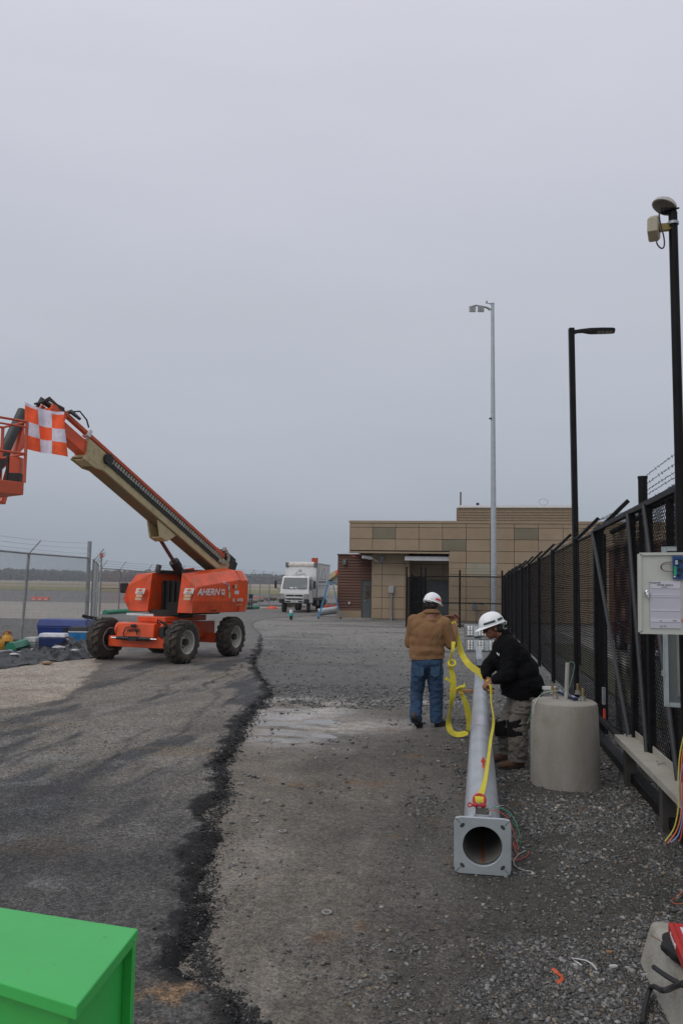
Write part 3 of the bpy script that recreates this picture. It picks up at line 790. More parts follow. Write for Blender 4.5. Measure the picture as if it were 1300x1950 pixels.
for i in range(len(allv)-1): mb.cyl(S(UF, allv[i], ftop(allv[i])), S(UF, allv[i+1], ftop(allv[i+1])), .026, n=8)
for i in range(len(allv)-1): mb.cyl(S(UF, allv[i], .16), S(UF, allv[i+1], .16), .008, n=6)
mb.build('top_rail', black_steel, bf, world=True)
for v in [allv[0]]+pv:
    mb = MB(); mb.cyl(S(UF-.045, v, 0), S(UF-.045, v, ftop(v)+.03), .042, n=10); mb.cyl(S(UF-.045, v, ftop(v)+.03), S(UF-.045, v, ftop(v)+.06), .05, .02, n=10)
    po = mb.build('post', black_steel, bf, world=True)
    mb = MB(); mb.bar(S(UF-.03, v, ftop(v)+.02), S(UF+.33, v+.05, ftop(v)+.38), .055, .05); mb.build('arm', black_steel, po, world=True)
mb = MB()
for k in range(3):
    f = (.25, .6, .95)[k]
    for i in range(len(allv)-1):
        barbed(mb, S(UF+.33*f, allv[i], ftop(allv[i])+.02+.34*f), S(UF+.33*f, allv[i+1], ftop(allv[i+1])+.02+.34*f), n=5, step=.13 if i < 4 else .6)
mb.build('barbed_wire', black_steel, bf, world=True, fix=False)
# sliding gate nearest the camera
gt = thing('sliding_gate', 'black chain-link sliding gate with diagonal braces, beside the grey enclosure', 'gate', S(UF-.12, VG0, .1), RZS)
UG = UF-.12; gz0 = .30
def gbar(a, b, w=.055, h=.055, name='frame_bar', m=None):
    mb = MB(); mb.bar(S(UG, a[0], a[1]), S(UG, b[0], b[1]), w, h); return mb.build(name, m or black_steel, gt, world=True, bevel=.004)
VN = 4.6
mb = MB()
gv = [VG0, onU(1204, 1119, UG)[0], VG1, onU(1296, 1119, UG)[0], VN]
for v in gv: mb.bar(S(UG, v, gz0), S(UG, v, ftop(v)-.03), .06, .06)
mb.bar(S(UG, VG0, ftop(VG0)-.03), S(UG, VN, ftop(VN)-.03), .055, .055); mb.bar(S(UG, VG0, gz0), S(UG, VN, gz0), .06, .06)
mb.bar(S(UG-.02, VG0, .08), S(UG-.02, VN, .08), .11, .09)
mb.build('gate_frame', black_steel, gt, world=True, bevel=.004)
grey_rod = mat('brace_grey', (.016, .017, .020), .5)
for a, b in ((gv[0]-.02, gv[1]), (gv[1], gv[2]), (gv[2], gv[3])):
    mb = MB(); mb.cyl(S(UG-.045, a, ftop(a)-.05), S(UG-.045, b, gz0+.05), .020, n=8); mb.build('brace', grey_rod, gt, world=True)
mb = MB(); chain(mb, S(UG+.02, VG0), S(UG+.02, VN), gz0, ftop(VG0)-.04, gz0, ftop(VN)-.04, .064, .0019); mb.build('chain_mesh', meshm, gt, world=True, fix=False)
gp = thing('gate_post', 'thick double black gate post with a small latch and red tag beside the concrete footing', 'post', S(UF-.02, VG0+.14, 0), RZS)
mb = MB(); mb.cyl(S(UF-.05, VG0+.10, 0), S(UF-.05, VG0+.10, 2.72), .05, n=14); mb.build('round_post', black_steel, gp, world=True)
mb = MB(); mb.bar(S(UF+.02, VG0+.38, 0), S(UF+.02, VG0+.38, 2.66), .09, .09); mb.build('square_post', black_steel, gp, world=True, bevel=.006)
a = onU(1147, 1325, UG-.06)
mb = MB(); mb.bar(S(UG-.05, a[0], a[1]-.10), S(UG-.05, a[0], a[1]+.10), .05, .03); mb.build('latch_plate', galv_dull, gp, world=True)
a = onU(1148, 1359, UG-.06)
mb = MB(); mb.bar(S(UG-.05, a[0], a[1]-.055), S(UG-.05, a[0], a[1]+.055), .03, .02); mb.build('red_tag', mat('red_tag', (.62, .05, .02), .5), gp, world=True)
# fixed fence line behind the gate (slides in front of it)
bf2 = thing('chain_link_fence', 'black chain-link fence with a tall capped post behind the gate at the right edge', 'fence', S(UF+.16, VG0-1, 0), RZS)
U2 = UF+.14
VA = onU(1224, 1000, U2)[0]; VBk = onU(1275, 1000, U2)[0]
zr = onU(1255, 968, U2)[1]
mb = MB(); chain(mb, S(U2, VG0+.2), S(U2, VN), .1, zr, .1, zr+.05, .066, .0019); mb.build('chain_mesh', meshm, bf2, world=True, fix=False)
mb = MB(); mb.tube([S(U2, VG0+.3, zr-.06), S(U2, VA+.02, zr+.0), S(U2, VA-.25, zr+.0), S(U2, VA-.35, zr+.05), S(U2, VN, zr+.08)], .034, 10); mb.build('top_rail', black_steel, bf2, world=True)
p_, zt1 = onU(1224, 907, U2)
mb = MB(); mb.cyl(S(U2, VA, 0), S(U2, VA, zt1-.02), .05, n=14); mb.cyl(S(U2, VA, zt1-.02), S(U2, VA, zt1+.005), .055, n=14); mb.build('post', black_steel, bf2, world=True)
mb = MB(); mb.cyl(S(U2, VBk, 0), S(U2, VBk, zr+.06), .04, n=12); mb.bar(S(U2, VBk, zr+.05), S(U2+.3, VBk-.05, zr+.36), .05, .04); mb.build('post', black_steel, bf2, world=True)
mb = MB()
for k, dz in enumerate((.02, .11, .18, .23, .29)):
    barbed(mb, S(U2, VA, zt1-dz), S(U2+.1, VN, zt1-dz+.30-.02*k), n=12, sag=.02, r=.0028)
for k in range(2): barbed(mb, S(U2, VA, zt1-.3-.08*k), S(UF+.28, pv[0], ftop(pv[0])+.33-.1*k), n=8)
mb.build('barbed_wire', black_steel, bf2, world=True, fix=False)

# cross fence in front of the building
cf = thing('chain_link_fence', 'low black chain-link fence with mid rail crossing in front of the building entrance', 'fence', S(0, 38, 0), RZS)
VC = P(874, 1196).dot(SV)
cpx = [787, 875, 955.5]
cu = [onV(px, 1119, VC)[0] for px in cpx]; ct = 2.36
mb = MB(); chain(mb, S(cu[0], VC), S(cu[2], VC), .08, ct, .08, ct, .11, .006); mb.build('chain_mesh', meshm, cf, world=True, fix=False)
mb = MB()
for z in (ct, 1.14, .09): mb.cyl(S(cu[0], VC, z), S(cu[2], VC, z), .03, n=8)
mb.build('rail', black_steel, cf, world=True)
for u in cu[1:]:
    mb = MB(); mb.cyl(S(u, VC-.02, -.05), S(u, VC-.02, ct+.3), .042, n=10); mb.build('post', black_steel, cf, world=True)
mb = MB()
for k in range(3): mb.cyl(S(cu[0], VC, ct+.12+.12*k), S(cu[2], VC, ct+.12+.12*k), .004, n=4)
mb.build('barbed_wire', black_steel, cf, world=True)
gt2 = thing('sliding_gate', 'dark folded gate seen edge-on left of the building entrance, with tall round posts', 'gate', S(cu[0]-.1, VC, 0), RZS)
for k, du in enumerate((-.22, .02, .42, .62)):
    mb = MB(); q = S(cu[0]+du-.1, VC+.2*k, 0); mb.cyl(q-Vector((0, 0, .1)), q+Vector((0, 0, ct+(.42 if k != 1 else .1))), .045, n=10); mb.build('post', black_steel, gt2, world=True)
mb = MB(); chain(mb, S(cu[0]-.3, VC-.1), S(cu[0]+.35, VC+3.2), .08, ct-.05, .08, ct-.05, .08, .005); chain(mb, S(cu[0]-.15, VC), S(cu[0]+.25, VC+3), .08, ct-.05, .08, ct-.05, .08, .005); mb.build('chain_mesh', meshm, gt2, world=True, fix=False)

# ---------------------------------------------------------------- things seen through the fence
def car(label, loc, rz, paint, L=4.6, Wd=1.8, Hh=1.45):
    t = thing('parked_car', label, 'car', loc, rz)
    prof = [(-L/2, .42), (-L/2, .85), (-L/2+.35, .98), (-L/2+1.1, 1.02), (-L/2+1.75, Hh), (L/2-1.35, Hh), (L/2-.45, 1.02), (L/2-.05, .95), (L/2, .45)]
    mb = MB()
    for y0, y1, lo in ((-Wd/2, Wd/2, 0),):
        n = len(prof); vs = []
        for y in (-Wd/2, Wd/2):
            for x, z in prof: vs.append((x, y*(.80 if z > 1.1 else 1), z))
        mb.add(vs, [tuple(range(n)), tuple(reversed(range(n, 2*n)))]+[(i, (i+1) % n, (i+1) % n+n, i+n) for i in range(n)])
    mb.box((0, 0, .36), (L-.3, Wd-.06, .2))
    mb.build('body', paint, t, bevel=.05, seg=2)
    gl = mat('car_glass', (.02, .025, .03), .08)
    for y in (-1, 1):
        mb = MB(); a = .905*y
        mb.add([(-L/2+1.25, y*Wd/2*.985, 1.06), (-L/2+1.82, y*Wd/2*.82, Hh-.07), (L/2-1.4, y*Wd/2*.82, Hh-.07), (L/2-.75, y*Wd/2*.985, 1.06), (-L/2+1.25, y*Wd/2*.9, 1.06), (L/2-.75, y*Wd/2*.9, 1.06)], [(0, 1, 2, 3)]); mb.build('side_window', gl, t)
    mb = MB(); mb.add([(-L/2+1.09, -.72, 1.05), (-L/2+1.09, .72, 1.05), (-L/2+1.70, .66, Hh-.03), (-L/2+1.70, -.66, Hh-.03)], [(0, 1, 2, 3)], M=Matrix.Translation((-.03, 0, .02))); mb.build('windscreen', gl, t)
    for x in (-L/2+.85, L/2-.9):
        for y in (-1, 1):
            mb = MB(); mb.cyl((x, y*(Wd/2-.2), .33), (x, y*(Wd/2+.01), .33), .33, n=20); w = mb.build('wheel', rubber, t)
            mb = MB(); mb.cyl((x, y*(Wd/2+.005), .33), (x, y*(Wd/2+.02), .33), .2, n=14); mb.build('rim', galv_dull, w)
    for y in (-.6, .6):
        mb = MB(); mb.box((-L/2-.005, y, .76), (.04, .32, .12)); mb.build('headlight', trimw, t)
    return t
car('dark red parked car behind the black fence', S(5.6, 25.2, 0), RZS+radians(95), mat('red_car_paint', (.10, .008, .010), .25, coat=.5))
car('silver parked car behind the gate at the right', S(6.3, 17.0, 0), RZS+radians(80), mat('silver_car_paint', (.45, .46, .47), .3, .4, coat=.5))
ow = thing('brown_hut', 'dark brown clad outbuilding seen through the black fence', 'building', S(8.4, 30, 0), RZS)
mb = MB(); zz = .1
while zz < 3.3: mb.box((0, 0, zz+.09), (6.2, 5, .172)); zz += .18
mb.build('wall', brownw, ow); mb = MB(); mb.box((0, 0, 3.38), (6.5, 5.3, .12)); mb.build('roof', mat('wing_cap_brown', (.10, .05, .03), .5), ow)
mb = MB(); mb.box((-1.2, -2.53, 1.05), (.95, .05, 2.1)); mb.build('door', greyd, ow)
kb = struct(MB().add([S(2.6, 12, -.02), S(9, 12, -.02), S(9, 29, -.02), S(2.6, 29, -.02), S(2.6, 12, .04), S(9, 12, .04), S(9, 29, .04), S(2.6, 29, .04)], [(4, 5, 6, 7), (0, 1, 5, 4), (1, 2, 6, 5), (2, 3, 7, 6), (3, 0, 4, 7)]).build('grass_patch', mat('rough_grass', (.055, .06, .03), .95, col2=(.11, .095, .06), scale=3, spots=(.4, .6), bump=.6, bscale=50)))
mb = MB(); mb.box((0, 0, .06), (.18, 24, .16)); k = mb.build('kerb', concrete); k.location = S(3.7, 22, .02); k.rotation_euler = (0, 0, RZS); struct(k)
mb = MB(); mb.add([(-1.2, -12, .048), (1.2, -12, .048), (1.2, 12, .048), (-1.2, 12, .048)], [(0, 1, 2, 3)]); k = mb.build('pavement', mat('pale_pavement', (.30, .29, .27), .8, col2=(.2, .19, .175), scale=2)); k.location = S(5.0, 20.5, .002); k.rotation_euler = (0, 0, RZS); struct(k)
cr_ = thing('storage_crate', 'pale grey utility cabinet standing behind the black fence', 'cabinet', S(3.0, 13.2, .03), RZS)
mb = MB(); mb.box((0, 0, .45), (.95, .8, .9)); mb.build('body', mat('cabinet_pale', (.15, .155, .15), .5), cr_, bevel=.02); mb = MB(); mb.box((0, 0, .93), (1.02, .88, .06)); mb.build('lid', mat('cabinet_lid', (.25, .25, .24), .5), cr_, bevel=.01)
rv = random.Random(4)
for k, (u, v, r) in enumerate([(3.1, 9.3, .25), (3.6, 10.8, .2), (3.9, 8.4, .28)]):
    mb = MB()
    for i in range(60):
        a = rv.uniform(0, 6.28); el = rv.uniform(.5, 1.4); ln = r*rv.uniform(.7, 1.6); q = S(u, v, .02)+Vector((rv.uniform(-r, r)*.4, rv.uniform(-r, r)*.4, 0)); e_ = q+Vector((cos(a)*cos(el), sin(a)*cos(el), sin(el)))*ln
        mb.ribbon([q, q.lerp(e_, .5)+Vector((0, 0, .03)), e_], [(sin(a), -cos(a), 0)]*3, [.012, .01, .002], t=.001)
    o = mb.build('weed_tuft', mat('weed_green', (.07, .085, .03), .8)); tag(o, ('small green weed tuft behind the fence next to the grey cabinet', 'weed tuft behind the fence farther along from the gate post', 'wider weed tuft behind the gate below the enclosure')[k], 'weed', 'weeds beyond the black fence')
# ---------------------------------------------------------------- left boundary fences
gf = mat('fence_galv', (.30, .315, .31), .5, .5, var=.15)
lf = thing('chain_link_fence', 'grey galvanised chain-link fence with barbed wire along the airfield, behind the blue coolers', 'fence', P(50, 1216)+Vector((0, 0, 0)))
LA = Q(-160, 1110, 19.5); LB_ = Q(53, 1110, 26.2); LC = Q(168, 1110, 30.6)
LA.z = LB_.z = LC.z = 0
LH = 2.74
mb = MB(); chain(mb, LA, LB_, .05, LH, .05, LH, .075, .0024); chain(mb, LB_, LC, .05, LH, .05, LH, .075, .0026); mb.build('chain_mesh', gf, lf, world=True, fix=False)
mb = MB(); Z = Vector((0, 0, 1)); mb.cyl(LA+Z*LH, LB_+Z*LH, .03, n=8); mb.cyl(LB_+Z*LH, LC+Z*LH, .03, n=8)
mb.build('top_rail', gf, lf, world=True)
mb = MB(); mb.cyl(LB_+Vector((-.12, 0, -.05)), LB_+Z*(LH+.02), .045, n=10); po = mb.build('post', gf, lf, world=True)
mb = MB(); mb.bar(LB_+Z*LH, LB_+Vector((.28, .2, LH+.42)), .05, .03); mb.build('arm', gf, po, world=True)
mb = MB(); mb.cyl(LC-Z*.05, LC+Z*(LH+.62), .075, n=12); mb.build('end_post', gf, lf, world=True)
mb = MB()
for k in range(3):
    off = Vector((.1+.09*k, .06*k, LH+.14+.14*k)); barbed(mb, LA+off, LB_+off, n=6, step=.2, r=.003); barbed(mb, LB_+off, LC+Z*(LH+.16+.2*k), n=6, step=.25, r=.0032)
n_ = 60
for i in range(n_):
    q = LA.lerp(LC, i/n_); mb.bar(q+Z*LH, q+Vector((.01, 0, LH+.07)), .004, .004)
mb.build('barbed_wire', gf, lf, world=True, fix=False)
# open gate leaf swung outwards, beyond the end post
gl_ = thing('gate_leaf', 'open galvanised gate leaf seen edge-on just right of the tall grey end post', 'gate', LC+Vector((.2, .3, 0)))
GA = LC+Vector((.12, .15, 0)); GB = Q(187, 1110, 41); GB.z = 0
mb = MB(); chain(mb, GA, GB, .1, 2.72, .1, 2.6, .05, .0055); mb.build('chain_mesh', mat('leaf_wire', (.62, .62, .61), .5, .1), gl_, world=True, fix=False)
mb = MB()
for q in (GA, GA.lerp(GB, .5), GB): mb.cyl(q+Z*.1, q+Z*2.7, .03, n=8)
for z in (.1, 1.4, 2.68): mb.cyl(GA+Z*z, GB+Z*z, .028, n=8)
mb.build('leaf_frame', gf, gl_, world=True)
mb = MB()
for k in range(3): mb.bar(GA.lerp(GB, .15+.3*k)+Z*2.7, GA.lerp(GB, .15+.3*k)+Vector((.35, 0, 3.15)), .03, .03)
for k in range(3): mb.cyl(GA+Vector((.1*k, 0, 2.8+.14*k)), GB+Vector((.1*k+.1, 0, 2.8+.14*k)), .006, n=4)
mb.build('barbed_arms', gf, gl_, world=True)
# rear fence
rf = thing('chain_link_fence', 'distant grey chain-link fence running behind the boom lift towards the truck', 'fence', P(226, 1167))
RP = [P(190, 1168), P(226, 1166), P(277, 1165), P(340, 1163), P(400, 1161), P(475, 1159), P(494, 1158), P(512, 1157), P(560, 1156)]
for q in RP: q.z = 0
rh = [2.62, 2.6, 2.5, 2.5, 2.45, 2.4, 2.35, 2.3, 2.3]
mb = MB()
for i in range(len(RP)-1):
    chain(mb, RP[i], RP[i+1], .05, rh[i], .05, rh[i+1], .17, .0038); 
mb.build('chain_mesh', gf, rf, world=True, fix=False)
mb = MB()
for i in range(len(RP)-1):
    mb.cyl(RP[i]+Z*rh[i], RP[i+1]+Z*rh[i+1], .032, n=6)
    for k in range(3): mb.cyl(RP[i]+Vector((0, .1*k, rh[i]+.15+.15*k)), RP[i+1]+Vector((0, .1*k, rh[i+1]+.15+.15*k)), .008, n=4)
mb.cyl(RP[0]+Z*1.45, RP[1]+Z*1.45, .03, n=6)
mb.build('top_rail', gf, rf, world=True)
for i, q in enumerate(RP):
    mb = MB(); mb.cyl(q-Z*.05, q+Z*rh[i], .045, n=8); mb.bar(q+Z*rh[i], q+Vector((.3, .2, rh[i]+.5)), .045, .03); mb.build('post', gf, rf, world=True)
def netting():
    m = bpy.data.materials.new('orange_netting'); m.use_nodes = True; n, l = m.node_tree.nodes, m.node_tree.links; bs = n['Principled BSDF']
    bs.inputs['Base Color'].default_value = (.34, .15, .12, 1); bs.inputs['Alpha'].default_value = .22; bs.inputs['Roughness'].default_value = .8
    return m
nt = MB(); a = RP[0]+Vector((0, -.08, 0)); b = RP[2]+Vector((0, -.08, 0)); nn_ = 10
pts = [a.lerp(b, i/nn_)+Vector((0, .05*sin(i*1.7), 0)) for i in range(nn_+1)]
nt.add([p+Z*.1 for p in pts]+[p+Z*(2.55) for p in pts], [(i, i+1, i+nn_+2, i+nn_+1) for i in range(nn_)])
tag(nt.build('safety_netting', netting()), 'see-through reddish safety netting hung on the distant fence left of the lift', 'netting')
mk = thing('marker_pole', 'thin marker pole with a red top beside the open gate leaf', 'pole', Q(190, 1150, 44)*1)
mk.location.z = 0
q = mk.location.copy(); ztop = Q(190, 1057, 44).z
mb = MB(); mb.cyl((0, 0, -.1), (0, 0, ztop-.12), .05, n=10); mb.build('pole', gf, mk)
mb = MB(); mb.cyl((0, 0, ztop-.14), (0, 0, ztop+.1), .09, .08, n=10); mb.build('red_cap', mat('red_lens', (.55, .03, .02), .4), mk)

# low orange and white barricades out on the airfield
def barricade(label, c, L, n, rz=0):
    t = thing('low_barricade', label, 'barricade', c, rz, 'low barricades on the airfield')
    for i in range(n):
        x = -L/2+L*(i+.5)/n; mb = MB()
        mb.hexa([(x-L/n/2+.01, -.18, 0), (x+L/n/2-.01, -.18, 0), (x+L/n/2-.01, .18, 0), (x-L/n/2+.01, .18, 0), (x-L/n/2+.01, -.10, .30), (x+L/n/2-.01, -.10, .30), (x+L/n/2-.01, .10, .30), (x-L/n/2+.01, .10, .30)])
        mb.build('segment', [mat('barricade_orange', (.72, .09, .03), .5)], t, bevel=.02)
        mb = MB(); mb.box((x, -.155, .09), (L/n*.55, .02, .1)); mb.build('white_panel', trimw, t)
barricade('low orange barricade with white patches seen through the left fence', P(77, 1143), 1.65, 3)
barricade('low orange barricade on the tarmac left of the white truck', P(505, 1142), 2.6, 4)
pile = thing('orange_sheeting', 'crumpled orange sheeting on the ground in front of the truck', 'sheeting', P(518, 1160))
pile = pile
mb = MB(); bm = bmesh.new(); bmesh.ops.create_icosphere(bm, subdivisions=3, radius=1)
vs = [(v.co.x*.42, v.co.y*.3, max(0, v.co.z)*.22*(1+.5*noise.noise(v.co*2))) for v in bm.verts]; fs = [tuple(q.index for q in f.verts) for f in bm.faces]; bm.free()
mb.add(vs, fs); mb.build('heap', mat('orange_sheet', (.68, .10, .03), .6), pile)
mb = MB(); mb.cyl(P(505, 1163), P(440, 1163)+Vector((0, 1, 0)), .13, n=10); mb.cyl(P(245, 1166)+Z*.15, P(206, 1168)+Z*.15, .17, n=10)
green_hose = mat('green_hose', (.02, .20, .11), .45)
gh_ = MB(); gh_.tube([P(200, 1171)+Z*.12, P(225, 1169)+Z*.12, P(300, 1167)+Z*.12, P(400, 1164)+Z*.12, P(490, 1160)+Z*.12], .16, 10)
tag(gh_.build('green_hose', green_hose), 'long thick green discharge hose lying beyond the lift', 'hose')
st_ = thing('pump_stand', 'small dark standpipe frame just right of the boom lift', 'stand', P(472, 1161))
mb = MB()
for x in (-.42, .1, .28): mb.cyl((x, 0, 0), (x, 0, 1.1 if x < 0 else .85), .035, n=6)
mb.cyl((-.42, 0, 1.1), (-.05, 0, 1.1), .03, n=6); mb.box((.19, 0, .95), (.28, .2, .3)); mb.box((-.05, 0, .1), (.8, .4, .14)); mb.build('frame', black_plastic, st_)
rb = rock_field('spoil_heap', 900, lambda rr, n: np.stack([P(530, 1153).x+rr.randn(n)*2.2, P(530, 1153).y+rr.randn(n)*1.2], 1), lambda x, y: .1+.55*np.exp(-((x-P(530, 1153).x)/2.2)**2), lambda rr, n, x, y: np.stack([.10+.08*rr.rand(n)]*3, 1)*np.array([1.1, 1, .85]), .08, .3, 'heap of grey spoil and rubble beside the truck', 'rubble heap')

# ---------------------------------------------------------------- far wood
def forest():
    rr = np.random.RandomState(5); bm = bmesh.new(); bmesh.ops.create_icosphere(bm, subdivisions=1, radius=1.0)
    v0 = np.array([v.co[:] for v in bm.verts]); f0 = np.array([[v.index for v in f.verts] for f in bm.faces]); bm.free()
    n = 16000; x = -1000+1500*rr.rand(n); 
    prof = 7.5+7*fbm(x/120, x*0, 1., 4, 3)+4.*fbm(x/16, x*0+3, 1., 3, 9)
    y = 1180+90*rr.rand(n)+.02*x; z = prof*rr.rand(n)**.6*(.85+.3*rr.rand(n))
    r = 1.4+2.0*rr.rand(n)
    Vv = v0[None]*(r[:, None, None])*(1+.45*(rr.rand(n, len(v0), 1)-.5))+np.stack([x, y, z], 1)[:, None, :]
    F = (f0[None]+np.arange(n)[:, None, None]*len(v0)).reshape(-1, 3)
    me = bpy.data.meshes.new('distant_wood'); me.vertices.add(n*len(v0)); me.vertices.foreach_set('co', Vv.ravel())
    me.loops.add(F.size); me.loops.foreach_set('vertex_index', F.ravel().astype(np.int32)); me.polygons.add(len(F)); me.polygons.foreach_set('loop_start', np.arange(0, F.size, 3, dtype=np.int32)); me.update(calc_edges=True)
    me.materials.append(mat('far_foliage', (.052, .062, .045), .95, col2=(.034, .042, .034), scale=.05, spots=(.4, .6)))
    o = bpy.data.objects.new('distant_wood', me); COL.objects.link(o); return stuff(o, 'low dark wood along the far side of the airfield', 'wood')
forest()

# ---------------------------------------------------------------- box truck
def truck():
    c = P(556, 1167); wt = mat('truck_white', (.70, .71, .70), .45, col2=(.47, .46, .43), spots=(.5, .8), scale=1.2)
    t = thing('box_truck', 'white box truck parked beside the building, facing the camera', 'truck', (c.x+.15, c.y, 0.02), RZS+radians(.5))
    # local: -y faces the camera
    bw = 2.18; y0 = 1.55; L = 5.4; zb = .95; zt_ = 3.28
    mb = MB(); mb.box((.12, y0+L/2, (zb+zt_)/2), (bw, L, zt_-zb)); body = mb.build('cargo_box', wt, t, bevel=.03)
    mb = MB(); mb.cyl((-bw/2+.30, y0+.12, zt_-.12), (bw/2-.12, y0+.12, zt_-.12), .20, n=18); mb.build('wind_fairing', mat('fairing', (.62, .58, .53), .45), body)
    dk = mat('corner_grey', (.12, .13, .13), .5)
    for x in (-bw/2+.24, bw/2+.0): 
        mb = MB(); mb.box((x, y0+.08, zt_-.13), (.24, .3, .32)); mb.build('corner_cap', dk, body, bevel=.02)
    mb = MB()
    for z in (zb+.05, zt_-.03): mb.box((.12+bw/2+.005, y0+L/2, z), (.03, L, .08))
    for k in range(8): mb.box((.12+bw/2+.005, y0+.3+k*(L-.5)/7, (zb+zt_)/2), (.015, .03, zt_-zb-.2))
    mb.box((.12+bw/2-.02, y0-.01, (zb+zt_)/2), (.12, .06, zt_-zb)); mb.build('side_rail', mat('rail_grey', (.36, .36, .35), .5, .2), body)
    # drawn emblem of an arm over a base line and lettering smudges
    mb = MB()
    def ln(a, b, w): mb.bar((a[0], y0-.006, a[1]), (b[0], y0-.006, b[1]), .006, w, up=(0, 0, 1))
    ln((-.33, 2.52), (.42, 2.52), .018); ln((-.28, 2.55), (.05, 2.86), .02); ln((0, 2.66), (.12, 2.80), .045); ln((.12, 2.8), (.14, 2.62), .014); ln((.14, 2.55), (.40, 2.60), .012)
    mb.build('emblem', print_black, body)
    mb = MB(); xx = .12+bw/2+.012
    def ls(a, b, w): mb.bar((xx, a[0], a[1]), (xx, b[0], b[1]), .006, w, up=(0, 0, 1))
    ls((y0+1.2, 2.25), (y0+2.8, 3.0), .03); ls((y0+2.8, 3.0), (y0+3.4, 2.3), .03); ls((y0+.8, 2.22), (y0+4.2, 2.22), .02)
    for k in range(8): ls((y0+.6+k*.42, 2.02), (y0+.85+k*.42, 2.02), .12)
    for k in range(8): ls((y0+.6+k*.42, 1.78), (y0+.78+k*.42, 1.78), .08)
    ls((y0+.4, 1.62), (y0+4.6, 1.62), .015)
    mb.build('lettering', mat('faded_print', (.13, .14, .15), .6), body)
    mb = MB(); mb.box((xx, y0+4.5, 1.78), (.012, .35, .2)); mb.build('decal', mat('blue_red_decal', (.05, .09, .2), .5, col2=(.4, .06, .05), spots=(.49, .51), scale=3), body)
    # cab
    cw = 1.98; cx = -.02
    mb = MB(); n_ = 5
    prof = [(0.00, .62), (-.02, 1.25), (.02, 1.50), (.42, 2.30), (.60, 2.38), (1.45, 2.40), (1.50, .62)]
    vs = [(cx-cw/2*(1 if z < 1.5 else .9), y, z) for y, z in prof]+[(cx+cw/2*(1 if z < 1.5 else .9), y, z) for y, z in prof]
    n = len(prof); mb.add(vs, [tuple(range(n)), tuple(reversed(range(n, 2*n)))]+[(i, (i+1) % n, (i+1) % n+n, i+n) for i in range(n)])
    cab = mb.build('cab', wt, t, bevel=.05, seg=2)
    gl = mat('truck_glass', (.045, .06, .065), .07, col2=(.12, .15, .15), spots=(.55, .7), scale=1.5)
    mb = MB(); mb.add([(cx-.83, .035, 1.55), (cx+.83, .035, 1.55), (cx+.77, .395, 2.27), (cx-.77, .395, 2.27)], [(0, 1, 2, 3)], M=Matrix.Translation((0, -.03, .012))); ws = mb.build('windscreen', gl, cab)
    mb = MB(); mb.hexa([(cx-.35, .0, 1.57), (cx-.05, .0, 1.57), (cx-.05, .03, 1.57), (cx-.35, .03, 1.57), (cx-.3, .02, 1.66), (cx-.1, .02, 1.64), (cx-.1, .05, 1.64), (cx-.3, .05, 1.66)]); mb.box((cx+.08, .01, 1.62), (.12, .02, .1)); mb.build('dashboard_papers', white_paint, ws)
    mb = MB(); mb.bar((cx-.45, -.0, 1.545), (cx+.1, .0, 1.56), .02, .02); mb.bar((cx+.25, 0, 1.545), (cx+.75, 0, 1.56), .02, .02); mb.build('wiper', black_plastic, cab)
    for x in (-1, 1):
        mb = MB(); xs = cx+x*(cw/2+.004); mb.add([(xs-x*.02, .25, 1.52), (xs-x*.02, 1.2, 1.52), (xs-x*.09, 1.15, 2.2), (xs-x*.09, .55, 2.2)], [(0, 1, 2, 3)]); mb.build('side_window', gl, cab)
        mb = MB(); mb.box((xs+x*.30, .12, 1.82), (.15, .10, .5)); mr_ = mb.build('mirror', black_plastic, cab, bevel=.03)
        mb = MB(); mb.tube([(xs, .2, 1.45), (xs+x*.3, .13, 1.60), (xs+x*.3, .13, 2.08), (xs, .2, 2.10)], .015, 6); mb.build('mirror_arm', black_plastic, mr_)
        mb = MB(); mb.hexa([(cx+x*.74-.2, -.045, .88), (cx+x*.74+.2, -.045, .88), (cx+x*.74+.2, .05, .88), (cx+x*.74-.2, .05, .88), (cx+x*.82-.16, -.045, 1.22), (cx+x*.82+.13, -.045, 1.22), (cx+x*.82+.13, .05, 1.22), (cx+x*.82-.16, .05, 1.22)]); hl = mb.build('headlight', mat('lamp_lens', (.30, .31, .31), .15, var=.3, scale=12), cab, bevel=.01)
        mb = MB(); mb.box((cx+x*.93, -.05, 1.16), (.1, .02, .08)); mb.build('indicator', mat('amber', (.45, .18, .05), .3), hl)
        mb = MB(); mb.box((cx+x*.82, -.05, .74), (.34, .2, .26)); mb.build('bumper_corner', black_plastic, cab, bevel=.03)
    mb = MB()
    for x in (-.29, .29): mb.hexa([(cx+x-.26, -.04, 1.06), (cx+x+.26, -.04, 1.06), (cx+x+.26, 0, 1.06), (cx+x-.26, 0, 1.06), (cx+x-.28, -.04, 1.16), (cx+x+.28, -.04, 1.16), (cx+x+.28, 0, 1.16), (cx+x-.28, 0, 1.16)])
    mb.box((cx, -.035, .89), (1.05, .03, .085)); mb.box((cx-.42, -.035, .72), (.34, .03, .075)); mb.box((cx+.42, -.035, .72), (.34, .03, .075)); mb.build('grille', black_plastic, cab)
    mb = MB(); mb.box((cx, -.04, .72), (.24, .02, .13)); mb.build('number_plate', mat('plate_pale', (.45, .45, .42), .5), cab)
    for x in (-.62, -.2, 0, .2, .62): mb = MB(); mb.box((cx+x, .55, 2.41), (.06, .05, .05)); mb.build('marker_light', mat('amber', (.45, .18, .05), .3), cab)
    for y, dbl in ((.75, 0), (5.1, 1)):
        for x in (-1, 1):
            mb = MB(); mb.cyl((x*(.72 if not dbl else .55), y, .38), (x*.95, y, .38), .38, n=22); w = mb.build('wheel', rubber, t, bevel=.03)
            mb = MB(); mb.cyl((x*.94, y, .38), (x*.965, y, .38), .2, n=14); mb.build('rim', trimw, w)
